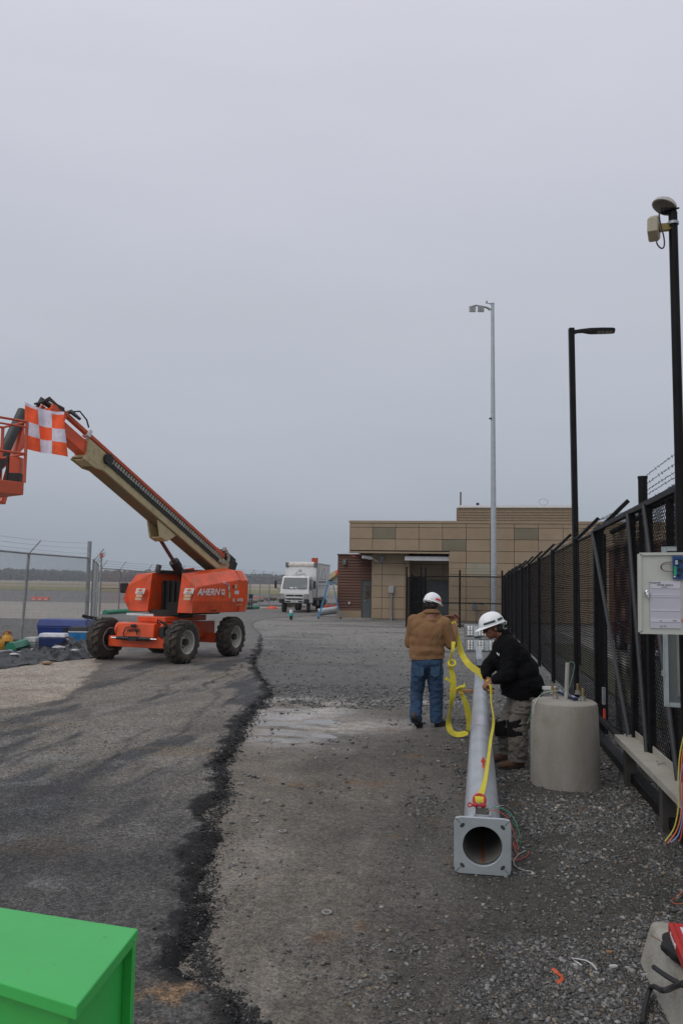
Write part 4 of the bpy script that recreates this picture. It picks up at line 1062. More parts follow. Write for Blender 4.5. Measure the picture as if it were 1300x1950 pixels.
    mb = MB(); mb.box((0, 4.0, .72), (.9, 5.6, .3)); mb.box((.9, 2.9, .6), (.3, 1.0, .35)); mb.box((1.05, 6.0, .45), (.05, .3, .5)); mb.build('chassis', black_plastic, t)
    mb = MB(); mb.box((1.12, 4.5, .85), (.02, .14, .1)); mb.build('side_marker', mat('red_lens', (.55, .03, .02), .4), t)
truck()

# blue step ladder
def ladder():
    t = thing('step_ladder', 'blue fibreglass step ladder open beside the brown wall', 'ladder', P(628, 1178)); b = mat('ladder_blue', (.03, .22, .42), .45)
    h = 2.12; dk = black_plastic
    L0, L1 = (-.68, -.12, 0), (.22, -.12, 0)
    for side, y in ((0, -.22), (1, .22)):
        for x0, nm in ((-.62, 'front_rail'), (.62, 'rear_rail')):
            mb = MB(); mb.bar((x0-.02, y*1.3, 0), (x0*.14, y*.6, h), .03, .075 if nm[0] == 'f' else .05, up=(1, 0, 0)); r_ = mb.build(nm, b, t)
            mb = MB(); mb.box((x0-.02, y*1.3, .05), (.08, .06, .1)); mb.build('foot', dk, r_)
    for i in range(1, 7):
        f = i/7; x = -.62+(.62-.087)*f; w = (.286*(1-f)+.132*f)
        mb = MB(); mb.box((x, 0, h*f), (.09, w*2, .03)); mb.build('step', galv, t)
        if i in (2, 4, 6): mb = MB(); mb.box((-x, 0, h*f), (.04, w*2, .03)); mb.build('rear_brace', b, t)
    mb = MB(); mb.box((0, 0, h), (.24, .3, .07)); mb.build('top_cap', dk, t, bevel=.01)
    mb = MB(); mb.bar((-.30, -.24, 1.15), (.30, -.24, 1.15), .02, .03); mb.bar((-.30, .24, 1.15), (.30, .24, 1.15), .02, .03); mb.build('spreader', galv_dull, t)
ladder()
# duct lying behind the ladder
t = thing('metal_duct', 'silver spiral duct lying on the ground behind the blue ladder', 'duct', P(605, 1174))
dct = MB(); dct.lathe([(.20, 0), (.215, 0), (.215, 2.6), (.20, 2.6), (.20, .0)], 20, M=Matrix.Translation((0, 0, .24)) @ Matrix.Rotation(radians(82), 4, 'Y') @ Matrix.Rotation(radians(-14), 4, 'X')); dct.build('tube', galv, t)
t = thing('red_generator', 'red site machine on the ground behind the duct', 'machine', P(631, 1169))
mb = MB(); mb.box((0, 0, .42), (.95, .5, .3)); mb.build('housing', mat('red_machine', (.45, .06, .03), .5), t, bevel=.05); mb = MB(); mb.box((0, 0, .66), (.6, .4, .16)); mb.cyl((-.3, 0, .7), (-.3, 0, .95), .04, n=8); mb.box((0, 0, .14), (.9, .45, .2)); mb.build('engine', galv_dull, t, bevel=.02)
t = thing('red_tool', 'small red tool left on the ground at the foot of the brown wall', 'tool', P(665, 1176))
mb = MB(); mb.box((0, 0, .06), (.5, .2, .1)); mb.cyl((0, 0, .1), (0, 0, .22), .03, n=8); mb.build('case', mat('red_machine', (.45, .06, .03), .5), t, bevel=.02)
# pipe stub standing in the gravel
t = thing('pipe_stub', 'upright pipe stub banded white, turquoise and black in front of the truck', 'pipe', P(554, 1180))
for nm, z0, z1, r, m in (('black_sleeve', -.05, .24, .085, black_plastic), ('turquoise_band', .2, .36, .115, mat('turquoise', (.02, .38, .33), .4)), ('white_cap', .34, .52, .095, white_paint)):
    mb = MB(); mb.cyl((0, 0, z0), (0, 0, z1), r, n=16); mb.build(nm, m, t, bevel=.008)

# second lift reaching out behind the truck and the brown wall
t = thing('boom_lift', 'distant boom lift half hidden behind the truck, with a cream arm rising behind the ladder', 'lift', (P(600, 1158).x+1, 68, 0))
a = Q(615, 1110, 66); b = Q(643, 1091, 64); c_ = Q(664, 1078, 62)
mb = MB(); mb.bar(a, b, .45, .42); mb.build('boom', cream_paint, t, world=True, bevel=.02)
mb = MB(); mb.bar(b.lerp(a, .12)+Vector((0, 0, .02)), c_, .36, .34); mb.build('inner_boom', orange_paint, t, world=True, bevel=.02)
q = Q(598, 1080, 67)
mb = MB(); mb.box(q+Vector((.05, 0, .1)), (.5, .6, 1.3)); mb.bar(q+Vector((-.6, 0, -.4)), q+Vector((0, 0, .5)), .08, .08); mb.build('mast_head', mat('red_machine', (.45, .06, .03), .5), t, world=True, bevel=.03)
mb = MB(); mb.bar(Vector((a.x-1.4, 67, .9)), q+Vector((0, 0, -.5)), .3, .3); mb.bar(Vector((a.x-1.4, 67, .9)), a, .42, .4); mb.build('lower_boom', cream_paint, t, world=True)
mb = MB(); mb.box((a.x-1.4, 67, .95), (2.4, 2.2, .8)); mb.build('turntable', orange_paint, t, world=True, bevel=.08)
for dx in (-1.2, 1.2):
    for dy in (-1.1, 1.1):
        mb = MB(); mb.cyl((a.x-1.4+dx, 67+dy-.15, .45), (a.x-1.4+dx, 67+dy+.15, .45), .45, n=18); mb.build('wheel', rubber, t, world=True)
# ---------------------------------------------------------------- lettering
SIDE = bpy.data.scenes.new('workbench')
def evaluated_mesh(ob):            # mesh of one object with its modifiers, away from the big scene
    SIDE.collection.objects.link(ob); vl = SIDE.view_layers[0]; vl.update(); dg = vl.depsgraph; dg.update()
    me = bpy.data.meshes.new_from_object(ob.evaluated_get(dg)); bpy.data.objects.remove(ob); return me
def lettering(txt, size, M, m, parent, name='lettering', shear=0., ext=.002, wide=1., world=True):
    cu = bpy.data.curves.new(name, 'FONT'); cu.body = txt; cu.size = size; cu.shear = shear; cu.extrude = ext; cu.align_x = 'CENTER'; cu.align_y = 'CENTER'; cu.offset = size*.012
    ob = bpy.data.objects.new(name, cu); me = evaluated_mesh(ob); bpy.data.curves.remove(cu)
    Mi = WM(parent).inverted() if world else Matrix()
    me.transform(Mi @ M @ Matrix.Diagonal((wide, 1, 1, 1))); me.materials.clear(); me.materials.append(m); me.name = name
    o = bpy.data.objects.new(name, me); COL.objects.link(o); o.parent = parent
    return o
def frame(o, x, y, z):            # matrix from origin and axes
    x, y, z = Vector(x).normalized(), Vector(y).normalized(), Vector(z).normalized()
    return Matrix(((x.x, y.x, z.x, o[0]), (x.y, y.y, z.y, o[1]), (x.z, y.z, z.z, o[2]), (0, 0, 0, 1)))

# ---------------------------------------------------------------- boom lift
WP = {'fl': P(193, 1255, .06), 'fr': P(356, 1264, .06), 'rr': P(446, 1249, .06), 'rl': P(293, 1243, .06)}
cc_ = (WP['fl']+WP['fr']+WP['rr']+WP['rl'])/4
fw = ((WP['fl']+WP['fr'])/2-(WP['rl']+WP['rr'])/2).normalized()
yaw_c = atan2(fw.y, fw.x)
lift = thing('boom_lift', 'orange and cream self-propelled boom lift with lettered hoods standing on the asphalt', 'boom lift', (cc_.x, cc_.y, .05), yaw_c)
dfront = ((WP['fl']+WP['fr'])/2-(WP['rl']+WP['rr'])/2).length
HX, HY = 1.16, 1.05
dark_hole = mat('engine_bay_black', (.006, .006, .006), .8)
# chassis (local: x forward, y towards the picture's right)
mb = MB(); mb.hexa([(-1.45, -.42, .46), (1.22, -.42, .46), (1.22, .42, .46), (-1.45, .42, .46), (-1.45, -.42, .88), (1.22, -.42, .90), (1.22, .42, .90), (-1.45, .42, .88)])
mb.hexa([(1.222, -.50, .55), (1.50, -.50, .58), (1.50, .50, .58), (1.222, .50, .55), (1.222, -.50, .92), (1.46, -.50, .90), (1.46, .50, .90), (1.222, .50, .92)])
mb.box((-.1, 0, .97), (1.9, .78, .13)); mb.build('chassis', orange_paint, lift, bevel=.015)
mb = MB(); mb.cyl((-.05, 0, 1.0), (-.05, 0, 1.18), .52, n=28); mb.build('slew_ring', black_plastic, lift)
for x in (HX, -HX):
    mb = MB(); mb.box((x+.10, 0, .47), (.22, 1.62, .25)); a = mb.build('axle', orange_paint, lift, bevel=.012)
    for y in (-1, 1):
        mb = MB(); mb.cyl((x, y*.78, .5), (x, y*.95, .5), .15, n=14); mb.box((x, y*.80, .5), (.2, .1, .42)); mb.build('steering_knuckle', black_plastic, a)
mb = MB(); mb.cyl((1.52, -.62, .56), (1.52, .62, .56), .022, n=10); mb.build('steering_rod', chrome, lift)
mb = MB(); mb.cyl((1.52, -.46, .56), (1.52, .44, .56), .042, n=12); mb.box((1.53, .0, .56), (.1, .24, .1)); mb.build('steering_cylinder', black_plastic, lift)
for y in (-.62, .60):
    mb = MB(); mb.cyl((1.2, y-.03, .74), (1.2, y+.03, .74), .17, n=20); mb.cyl((1.2, y-.04, .74), (1.2, y+.04, .74), .07, n=12, m=1); mb.build('lifting_lug', [orange_paint, dark_hole], lift, bevel=.006)
mb = MB(); mb.tube([(1.5, -.05, .84), (1.56, -.2, .8), (1.55, -.27, .66), (1.54, -.24, .60)], .014, 6); mb.tube([(1.5, .0, .84), (1.57, .07, .78), (1.55, .12, .64)], .014, 6)
mb.tube([(1.3, .52, .9), (1.4, .62, .96), (1.36, .78, .84), (1.25, .85, .7)], .016, 6); mb.tube([(1.3, .48, .9), (1.42, .56, 1.0), (1.36, .74, .92), (1.25, .82, .7)], .016, 6); mb.build('hose', black_plastic, lift)
mb = MB(); mb.box((1.51, -.03, .85), (.06, .12, .07)); mb.build('valve', black_plastic, lift, bevel=.01)
mb = MB(); mb.box((1.34, .66, .72), (.14, .14, .24)); mb.build('valve', black_plastic, lift, bevel=.01)
Ml = WM(lift)
lettering('H0318D', .10, Ml @ frame((1.497, -.03, .74), (0, 1, 0), (0, 0, 1), (1, 0, 0)), print_black, lift)
rim_m = mat('rim_dusty_cream', (.42, .40, .35), .55, col2=(.2, .18, .15), spots=(.5, .75), scale=6)
def wheel(x, y, side, yaw=0.):
    w = bpy.data.objects.new('wheel', None); COL.objects.link(w); w.parent = lift; w.location = (x, y, .505); w.rotation_euler = (0, 0, yaw)
    # local: axle along y; side +1 = outer face towards +y
    R_, Wd = .50, .37; M = Matrix.Rotation(radians(-90), 4, 'X')
    prof = [(.27, -Wd/2+.03), (.31, -Wd/2), (.40, -Wd/2-.004), (.455, -Wd/2+.03), (.468, -Wd/2+.08), (.472, 0), (.468, Wd/2-.08), (.455, Wd/2-.03), (.40, Wd/2+.004), (.31, Wd/2), (.27, Wd/2-.03), (.265, 0), (.27, -Wd/2+.03)]
    mb = MB(); mb.lathe(prof, 40, M=M); N = 17
    for s_ in (-1, 1):
        for i in range(N):
            t0 = 2*pi*(i+(.5 if s_ > 0 else 0))/N; pts = []
            segs = [(-.01, 0.0), (.07, .05), (.13, .115), (.175, .20), (.193, .235)]
            hs_ = [.50, .505, .50, .475, .42]; vs = []
            for k, (yy, da) in enumerate(segs):
                a = t0+da*1.15; hw = .052; r_ = hs_[k]
                for dd, rr_ in ((-hw, r_-.045), (-hw*.8, r_), (hw*.8, r_), (hw, r_-.045)):
                    b = a+dd/.5; vs.append((rr_*cos(b), s_*yy, rr_*sin(b)))
            fs = [(0, 1, 2, 3), (16, 19, 18, 17)]
            for k in range(4):
                for j in range(3): fs.append((4*k+j, 4*k+4+j, 4*k+5+j, 4*k+1+j))
            mb.add(vs, fs)
    ty = mb.build('tyre', rubber, w)
    o_ = side
    mb = MB(); mb.lathe([(.02, o_*.055), (.10, o_*.06), (.12, o_*.02), (.20, o_*.0), (.235, o_*.05), (.25, o_*.15), (.275, o_*.165), (.268, o_*.10), (.262, 0), (.27, -o_*.16), (.25, -o_*.165), (.24, -o_*.1), (.21, -o_*.03)], 32, M=M); rm = mb.build('rim', rim_m, w)
    mb = MB(); mb.cyl((0, o_*.04, 0), (0, o_*.14, 0), .085, .075, n=16)
    for k in range(8): a = 2*pi*k/8; mb.cyl((.135*cos(a), o_*.01, .135*sin(a)), (.135*cos(a), o_*.05, .135*sin(a)), .014, n=6)
    mb.build('hub', black_plastic, rm)
wheel(HX, HY, 1, radians(-3)); wheel(HX, -HY, -1, radians(-3)); wheel(-HX, HY, 1); wheel(-HX, -HY, -1)
# upper structure in its own turned frame
d_ = Vector((-.5, -.866, 0)); s_ = Vector((.866, -.5, 0)); T0 = Vector((-4.37, 20.05, 0))
MT = frame(T0, d_, s_, (0, 0, 1))
if MT.to_3x3().determinant() < 0: MT = frame(T0, d_, s_, (0, 0, -1)); MT[2][2] = 1
def tw(x, y, z): return T0+d_*x+s_*y+Vector((0, 0, z))
def hood(sg, yi, yo, name):
    # ring: (y, z_front, x_front, z_back)
    ring = [(yi, 1.18, -.06, 1.18), (yo-.10*1, 1.18, -.06, 1.18), (yo, 1.47, .06, 1.47), (yo-.01, 1.80, -.06, 2.0), (yo-.20, 2.09, -.17, 2.24), (yi, 2.13, -.19, 2.30)]
    ring = [(yi+(y-yi)*1.0, a, b, c) for y, a, b, c in ring]
    xb = -1.78; n = len(ring); vs = []
    for y, zf, xf, zb_ in ring: vs.append(tw(xf, sg*y, zf))
    for y, zf, xf, zb_ in ring: vs.append(tw(xb, sg*y, zb_))
    mb = MB(); mb.add(vs, [tuple(range(n)), tuple(reversed(range(n, 2*n)))]+[(i, (i+1) % n, (i+1) % n+n, i+n) for i in range(n)])
    return mb.build(name, orange_paint, lift, world=True, bevel=.012, seg=2)
hr = hood(1, .525, 1.1, 'hood'); hl_ = hood(-1, .42, 1.12, 'hood')
# counterweight with a rounded back
cwp = [(-1.79, -1.1), (-1.79, 1.10), (-2.05, 1.09), (-2.26, .98), (-2.40, .75), (-2.46, .4), (-2.46, -.4), (-2.40, -.75), (-2.26, -.98), (-2.05, -1.09)]
mb = MB(); n = len(cwp)
lv_ = [(1.18, .955), (1.47, 1.0), (1.98, 1.0), (2.24, .86)]
vs = []
for z, k in lv_:
    for x, y in cwp: vs.append(tw(-1.79+(x+1.79)*(1 if k > .9 else .8), y*k, z))
fs = [tuple(range(n)), tuple(reversed(range(3*n, 4*n)))]
for a in range(3):
    for i in range(n): fs.append((a*n+i, a*n+(i+1) % n, (a+1)*n+(i+1) % n, (a+1)*n+i))
mb.add(vs, fs); cwt = mb.build('counterweight', orange_paint, lift, world=True, bevel=.02, seg=2)
mb = MB(); 
def tbox(mb, x0, x1, y0, y1, z0, z1, m=0):
    mb.hexa([tw(x0, y0, z0), tw(x1, y0, z0), tw(x1, y1, z0), tw(x0, y1, z0), tw(x0, y0, z1), tw(x1, y0, z1), tw(x1, y1, z1), tw(x0, y1, z1)], m=m)
tbox(mb, -1.76, -.55, -.41, .515, 1.15, 1.95); tbox(mb, -1.7, -.12, -.41, .515, 1.12, 1.20); tbox(mb, -.6, -.16, .10, .515, 1.2, 1.42); tbox(mb, -1.7, -1.2, -.24, .52, 1.95, 2.2)
for k in range(5): tbox(mb, -.56, -.50, -.36+.17*k, -.30+.17*k, 1.2, 1.95)
mb.build('turntable_frame', dark_hole, lift, world=True)
mb = MB(); tbox(mb, -1.7, -.3, .40, .50, 2.13, 2.22); tbox(mb, -1.7, -.3, -.40, -.30, 2.12, 2.2); mb.build('hood_seal', black_plastic, lift, world=True)
mb = MB(); q = Q(301, 1085, 21.3); mb.tube([q-Z*.35, q, q+Z*.12+Vector((.02, .03, 0))], .072, 14); mb.build('exhaust', mat('sooty_steel', (.06, .06, .065), .5, .3), lift, world=True, bevel=.0)
mb = MB(); q = tw(-.1, -1.25, 1.75); mb.box(q, (.20, .12, .26)); mb.build('control_box', black_plastic, lift, world=True, bevel=.03)
mb = MB(); tbox(mb, -1.3, -.05, -1.1, -.1, 1.08, 1.13); mb.build('step_plate', white_paint, lift, world=True)
mb = MB(); tbox(mb, -1.8, -1.795, .0, .01, 1.2, 1.21)
# decals
def on_side(px, py, off=.012):     # hood side plane (y = 1.1)
    d = ray(px, py); t = ((T0+s_*(1.1+off)-CAM).dot(s_))/d.dot(s_); return CAM+d*t
SM = lambda p: frame(p, -d_, (0, 0, 1), s_)
p_ = on_side(397, 1128); lettering('AHERN', .225, SM(p_), white_paint, hr, shear=.35, wide=1.12)
lettering('HC', .09, SM(on_side(427, 1109)), white_paint, hr, shear=.3); lettering('DIESEL', .055, SM(on_side(434, 1113)), mat('decal_blue', (.30, .36, .5), .5), hr)
def decal(par, mat_, c, w, h, ax, up, nrm, name='decal', t=.004):
    M = frame(c, ax, up, nrm); mb = MB(); mb.box((0, 0, 0), (w, h, t), M=M); return mb.build(name, mat_, par, world=True)
dw = mat('decal_white', (.58, .56, .55), .5); dt = mat('decal_tan', (.50, .40, .24), .55); do = mat('decal_orange', (.60, .15, .03), .5)
def diamond(par, c, w, h, ax, up, nrm):
    M = frame(c, ax, up, nrm); mb = MB(); mb.prism([(-w/2, 0), (0, -h/2), (w/2, 0), (0, h/2)], 0, .004, M=M); mb.build('emblem', do, par, world=True)
decal(hr, dw, on_side(425, 1127.5), .125, .135, -d_, (0, 0, 1), s_); diamond(hr, on_side(425, 1126.5, .016), .09, .08, -d_, (0, 0, 1), s_)
decal(hr, dw, on_side(436, 1120), .05, .11, -d_, (0, 0, 1), s_); decal(hr, dt, on_side(437, 1133), .065, .15, -d_, (0, 0, 1), s_)
# counterweight decals
cs = (tw(-2.26, .98, 0)-tw(-2.05, 1.09, 0)).normalized(); cn = cs.cross(Z)
if cn.dot(s_) < 0: cn = -cn
def on_cw(px, py, off=.014):
    q0 = tw(-2.16, 1.035, 0)+cn*off; d = ray(px, py); t = ((q0-CAM).dot(cn))/d.dot(cn); return CAM+d*t
decal(cwt, dw, on_side(452, 1128, .02)-s_*.02, .17, .09, -d_, (0, 0, 1), s_)
decal(cwt, dt, on_side(449.5, 1117, .018), .085, .11, -d_, (0, 0, 1), s_); decal(cwt, print_black, on_side(444.5, 1117, .018), .04, .07, -d_, (0, 0, 1), s_)
decal(cwt, dt, on_side(445, 1143, .0), .09, .09, -d_, (0, 0, 1), s_)
lettering('600SJ', .10, SM(on_side(457, 1142.5, .03)), mat('decal_pale', (.66, .66, .66), .5), cwt, shear=.15, wide=1.1)
lettering('JLG.COM', .05, SM(on_side(456, 1151.5, .0)), dt, cwt, shear=.3)
mb = MB(); mb.box(on_side(408, 1163, .0), (.12, .05, .03)); mb.build('latch', black_plastic, hr, world=True)
# front-face decals of both hoods
fn = (d_*cos(radians(20))+Z*sin(radians(20))).normalized(); fu = Z-fn*Z.dot(fn)
def on_front(px, py, off=.012):
    q0 = tw(.06, .8, 1.47)+fn*off; d = ray(px, py); t = ((q0-CAM).dot(fn))/d.dot(fn); return CAM+d*t
for par, px in ((hr, 360), (hl_, 267.5)):
    decal(par, dw, on_front(px, 1125.5), .29, .14, s_, fu, fn); diamond(par, on_front(px, 1124, .016), .19, .08, s_, fu, fn)
    lettering('DO NOT USE', .03, frame(on_front(px, 1129, .016), s_, fu, fn), print_black, par)
    decal(par, dt, on_front(px-2.5, 1134.5), .2, .06, s_, fu, fn); decal(par, dt, on_front(px-4, 1140.5), .2, .06, s_, fu, fn)
# boom
b0 = tw(-2.0, .26, 2.33); ee = radians(27.0); ax = (d_*cos(ee)+Z*sin(ee)).normalized(); bu = (Z-ax*Z.dot(ax)).normalized()
MBm = frame(b0, ax, s_, bu)       # x along the boom, y towards picture right, z = boom's upper side
if MBm.to_3x3().determinant() < 0: pass
def bw_(x, y, z): return b0+ax*x+s_*y+bu*z
def bb(mb, x0, x1, y0, y1, z0, z1, m=0, k=0.):
    mb.hexa([bw_(x0, y0, z0), bw_(x1, y0, z0), bw_(x1, y1, z0), bw_(x0, y1, z0), bw_(x0, y0, z1), bw_(x1-k, y0, z1), bw_(x1-k, y1, z1), bw_(x0, y1, z1)], m=m)
mb = MB(); bb(mb, -.1, 5.35, -.20, .20, -.25, .14, k=-.15); base_b = mb.build('boom', [cream_paint], lift, world=True, bevel=.02, seg=2)
mb = MB(); bb(mb, -.05, 4.8, .202, .218, -.245, -.12); bb(mb, -.05, 5.2, -.218, -.202, -.245, -.14); mb.build('boom_flange', cream_paint, base_b, world=True, bevel=.006)
mb = MB(); bb(mb, .1, 5.0, -.17, .17, -.258, -.252); mb.build('brown_underside', mat('underside_brown', (.20, .145, .08), .7, col2=(.30, .12, .045), spots=(.5, .7), scale=2), base_b, world=True)  # darker brown strip with orange-brown patches along the bottom of the cream boom
mb = MB(); bb(mb, 5.3, 6.6, -.14, .14, -.20, .08); mb.build('inner_boom', orange_paint, lift, world=True, bevel=.015)
mb = MB(); bb(mb, .55, 6.5, .10, .21, .15, .25); bb(mb, .2, .6, .05, .22, .12, .26); tray = mb.build('cable_tray', orange_faded, base_b, world=True, bevel=.02)
mb = MB(); bb(mb, .3, 4.85, .204, .228, -.07, .13); mb.build('track_bed', black_plastic, base_b, world=True)
mb = MB(); x = .35
while x < 4.7:
    bb(mb, x, x+.045, .230, .244, .01, .11); bb(mb, x+.045, x+.075, .230, .238, .03, .055); x += .09
mb.build('cable_track', mat('track_pale', (.33, .33, .27), .5), base_b, world=True)
mb = MB()
for i in range(9): 
    a = -pi/2+pi*i/8; p1 = bw_(.35-.30*cos(a), .235, .16+.17*sin(a)); mb.box(p1, (.07, .07, .09))
mb.build('track_loop', mat('track_pale', (.33, .33, .27), .5), base_b, world=True)
mb = MB(); mb.cyl(bw_(4.85, .21, .03), bw_(4.85, .28, .03), .12, n=18); mb.build('track_roller', black_plastic, base_b, world=True)
mb = MB(); bb(mb, -.30, .30, -.20, .20, .142, .38); bb(mb, -.36, -.1, -.24, .24, -.26, .30); mb.build('boom_heel', black_plastic, lift, world=True, bevel=.03)
mb = MB(); q = bw_(.0, -.02, .42); mb.cyl(q, q+Z*.14, .055, .045, n=12); mb.build('beacon', mat('beacon_orange', (.75, .17, .02), .3), lift, world=True)
mb = MB(); bb(mb, 5.5, 5.6, .06, .24, .13, .30); mb.build('tray_bracket', trimw, base_b, world=True, bevel=.01)
mb = MB()
for y in (-.20, .16): mb.hexa([bw_(5.05, y, -.33), bw_(5.42, y, -.34), bw_(5.42, y+.04, -.34), bw_(5.05, y+.04, -.33), bw_(4.80, y, -.24), bw_(5.4, y, -.24), bw_(5.4, y+.04, -.24), bw_(4.80, y+.04, -.24)])
bb(mb, 5.1, 5.35, -.15, .16, -.32, -.29); mb.build('nose_bracket', cream_paint, base_b, world=True, bevel=.01)
mb = MB()
for y in (-.19, .13): mb.hexa([bw_(2.28, y, -.56), bw_(2.52, y, -.58), bw_(2.52, y+.05, -.58), bw_(2.28, y+.05, -.56), bw_(2.05, y, -.26), bw_(2.80, y, -.26), bw_(2.80, y+.05, -.26), bw_(2.05, y+.05, -.26)])
bb(mb, 2.3, 2.5, -.14, .14, -.57, -.54); mb.build('cylinder_bracket', cream_paint, base_b, world=True, bevel=.012)
ra, rb2 = bw_(2.36, 0, -.52), tw(-.85, .26, 1.75)
mb = MB(); mb.cyl(ra, ra.lerp(rb2, .55), .045, n=12); mb.build('lift_rod', mat('rod_rust', (.16, .075, .06), .35, .5), lift, world=True)
mb = MB(); mb.cyl(ra.lerp(rb2, .46), rb2, .105, n=16); mb.cyl(ra.lerp(rb2, .44), ra.lerp(rb2, .56), .125, n=16); mb.build('lift_cylinder', black_plastic, lift, world=True)
# knuckle, jib and basket
kn = bw_(6.5, 0, -.02)
mb = MB(); mb.cyl(kn-s_*.22, kn+s_*.22, .15, n=20); bb(mb, 6.2, 6.62, -.2, -.14, -.22, .20); bb(mb, 6.2, 6.62, .14, .2, -.22, .20); mb.build('knuckle', orange_paint, lift, world=True, bevel=.01)
mb = MB(); q = bw_(6.2, .05, .24); mb.tube([q+Vector((.35, 0, -.1)), q+Vector((.15, 0, .06)), q, kn+Vector((-.1, -.1, .3)), kn+Vector((-.22, -.1, .05))], [.03, .05, .06, .07, .04], 8)
mb.tube([q+Vector((.1, 0, .05)), q+Vector((.35, -.05, .06)), q+Vector((.50, -.05, -.12)), q+Vector((.55, -.05, -.28))], .018, 6)
for k in range(4): mb.tube([kn+Vector((-.2+.03*k, -.18, .2)), kn+Vector((.1, -.18, .28+.02*k)), kn+Vector((.40, -.16, .12-.02*k))], .022, 6)
mb.build('hose_bundle', black_plastic, lift, world=True)
jb = Q(-25, 905, 15.2)
jtop = kn+Vector((-.02, 0, -.05))
mb = MB(); mb.bar(jtop, jb, .17, .20); j_ = mb.build('jib', orange_paint, lift, world=True, bevel=.01)
mb = MB(); mb.bar(Q(48, 800, 15.9), Q(2, 958, 15.3), .13, .13); mb.build('jib_link', orange_paint, lift, world=True, bevel=.01)
mb = MB(); mb.cyl(Q(44, 783, 15.8), Q(-12, 905, 15.1), .10, n=14); mb.build('jib_cylinder', mat('dark_rubberised', (.035, .04, .04), .5), lift, world=True)
# basket
bc = Q(46, 930, 14.6); w1 = Vector((-.66, -.75, 0)).normalized(); w2 = Vector((-.75, .66, 0)).normalized()
zb_ = bc.z; ztp = Q(47, 803, 14.6).z
def bk(a, b, z): return Vector((bc.x, bc.y, 0))+w1*a+w2*b+Vector((0, 0, z))
bas = MB()
bas.hexa([bk(0, 0, zb_-.12), bk(1.8, 0, zb_-.12), bk(1.8, .9, zb_-.12), bk(0, .9, zb_-.12), bk(0, 0, zb_+.11), bk(1.8, 0, zb_+.11), bk(1.8, .9, zb_+.11), bk(0, .9, zb_+.11)])
flo = bas.build('basket_floor', orange_faded, lift, world=True, bevel=.01)
mb = MB()
for z in (zb_+.62, ztp-.0):
    cs_ = [bk(0, 0, z), bk(1.8, 0, z), bk(1.8, .9, z), bk(0, .9, z), bk(0, 0, z)]
    for i in range(4): mb.cyl(cs_[i], cs_[i+1], .022, n=8)
mb.cyl(bk(0, 0, ztp-.10), bk(1.8, 0, ztp-.10), .018, n=8)
mb.build('basket_rail', orange_faded, lift, world=True)
for a, b in ((0, 0), (0, .9), (1.8, 0), (1.8, .9), (.9, 0)):
    mb = MB(); mb.bar(bk(a, b, zb_+.1), bk(a, b, ztp), .045, .045); mb.build('basket_post', orange_faded, lift, world=True)
mb = MB(); q = Q(31, 893, 14.9); mb.box(q+Z*.06, (.20, .16, .30)); cb_ = mb.build('platform_console', orange_faded, lift, world=True, bevel=.01)
mb = MB(); mb.box(q-Z*.16, (.21, .18, .16)); mb.box(q+Vector((-.13, 0, 0)), (.05, .18, .46)); mb.build('console_base', black_plastic, cb_, world=True, bevel=.01)

# checker flag
FLc = {}
tl, tr_, br, bl_ = Q(49, 766, 15.3), Q(124, 785, 15.3), Q(128, 869, 15.15), Q(50, 855, 15.2)
NU = NV_ = 30
def fpt(a, b, off=0.):
    top = tl.lerp(tr_, a)+Z*(-.045*sin(pi*a)); bot = bl_.lerp(br, a)+Z*(-.01*sin(pi*a))
    p = top.lerp(bot, b); fold = .055*sin(a*8+b*2.2)*(.3+b)+.028*sin(a*19+2+b)+.06*max(0, a-.8)*sin(b*6)
    return p+Vector((.0, -1, 0))*(fold+off)
mb = MB(); vs = []
for off in (0, -.003):
    for j in range(NV_+1):
        for i in range(NU+1): vs.append(fpt(i/NU, j/NV_, off))
nq = (NU+1)*(NV_+1)
for lay in (0, 1):
    for j in range(NV_):
        for i in range(NU):
            b = lay*nq+j*(NU+1)+i; c_i = min(2, int(i*3/NU)); r_i = min(2, int(max(0, j-2)*3/(NV_-2)))
            m_ = 1 if j < 2 else (0 if (c_i+r_i) % 2 == 0 else 1)
            mb.f.append((b, b+1, b+NU+2, b+NU+1)); mb.m.append(m_); mb.sm.append(True)
mb.v = vs
fl_ = mb.build('checker_flag', [mat('flag_orange', (.80, .10, .025), .8), mat('flag_white', (.60, .58, .68), .8)], None, fix=False)
tag(fl_, 'orange and white chequered flag hanging from the boom end', 'flag')
# ---------------------------------------------------------------- light poles
def led_head(name, c, ax, up, nrm, w, h, parent, rows=2, cols=3):
    M = frame(c, ax, up, nrm); mb = MB(); mb.box((0, 0, -.05), (w, h, .09), M=M); hd = mb.build(name, galv_dull, parent, world=True, bevel=.008)
    mb = MB(); mb.box((0, 0, .0), (w*.9, h*.80, .012), M=M); pn = mb.build('panel', mat('led_panel', (.52, .60, .63), .35), hd, world=True)
    mb = MB(); ms = MB(); md = MB()
    for i in range(cols):
        for j in range(rows):
            x = (i-(cols-1)/2)*w*.34; y = (j-(rows-1)/2)*h*.38
            md.box((x, y, .009), (w*.20, h*.34, .008), M=M)
            for a, b in ((-1, -1), (1, -1), (-1, 1), (1, 1)): ms.cyl(M @ Vector((x+a*w*.047, y+b*h*.085, .013)), M @ Vector((x+a*w*.047, y+b*h*.085, .024)), w*.042, w*.03, n=8)
    md.build('optic_bed', mat('optic_tan', (.16, .14, .10), .5), pn, world=True); ms.build('lens', mat('led_lens', (.92, .92, .88), .1, spec=1.), pn, world=True)
    mb = MB()
    for i in range(9): mb.box(((i-4)*w*.1, 0, -.115), (.008, h*.85, .05), M=M)
    mb.build('heat_fins', galv_dull, hd, world=True)
    return hd
SP = P(939.5, 1193); DS = SP.y
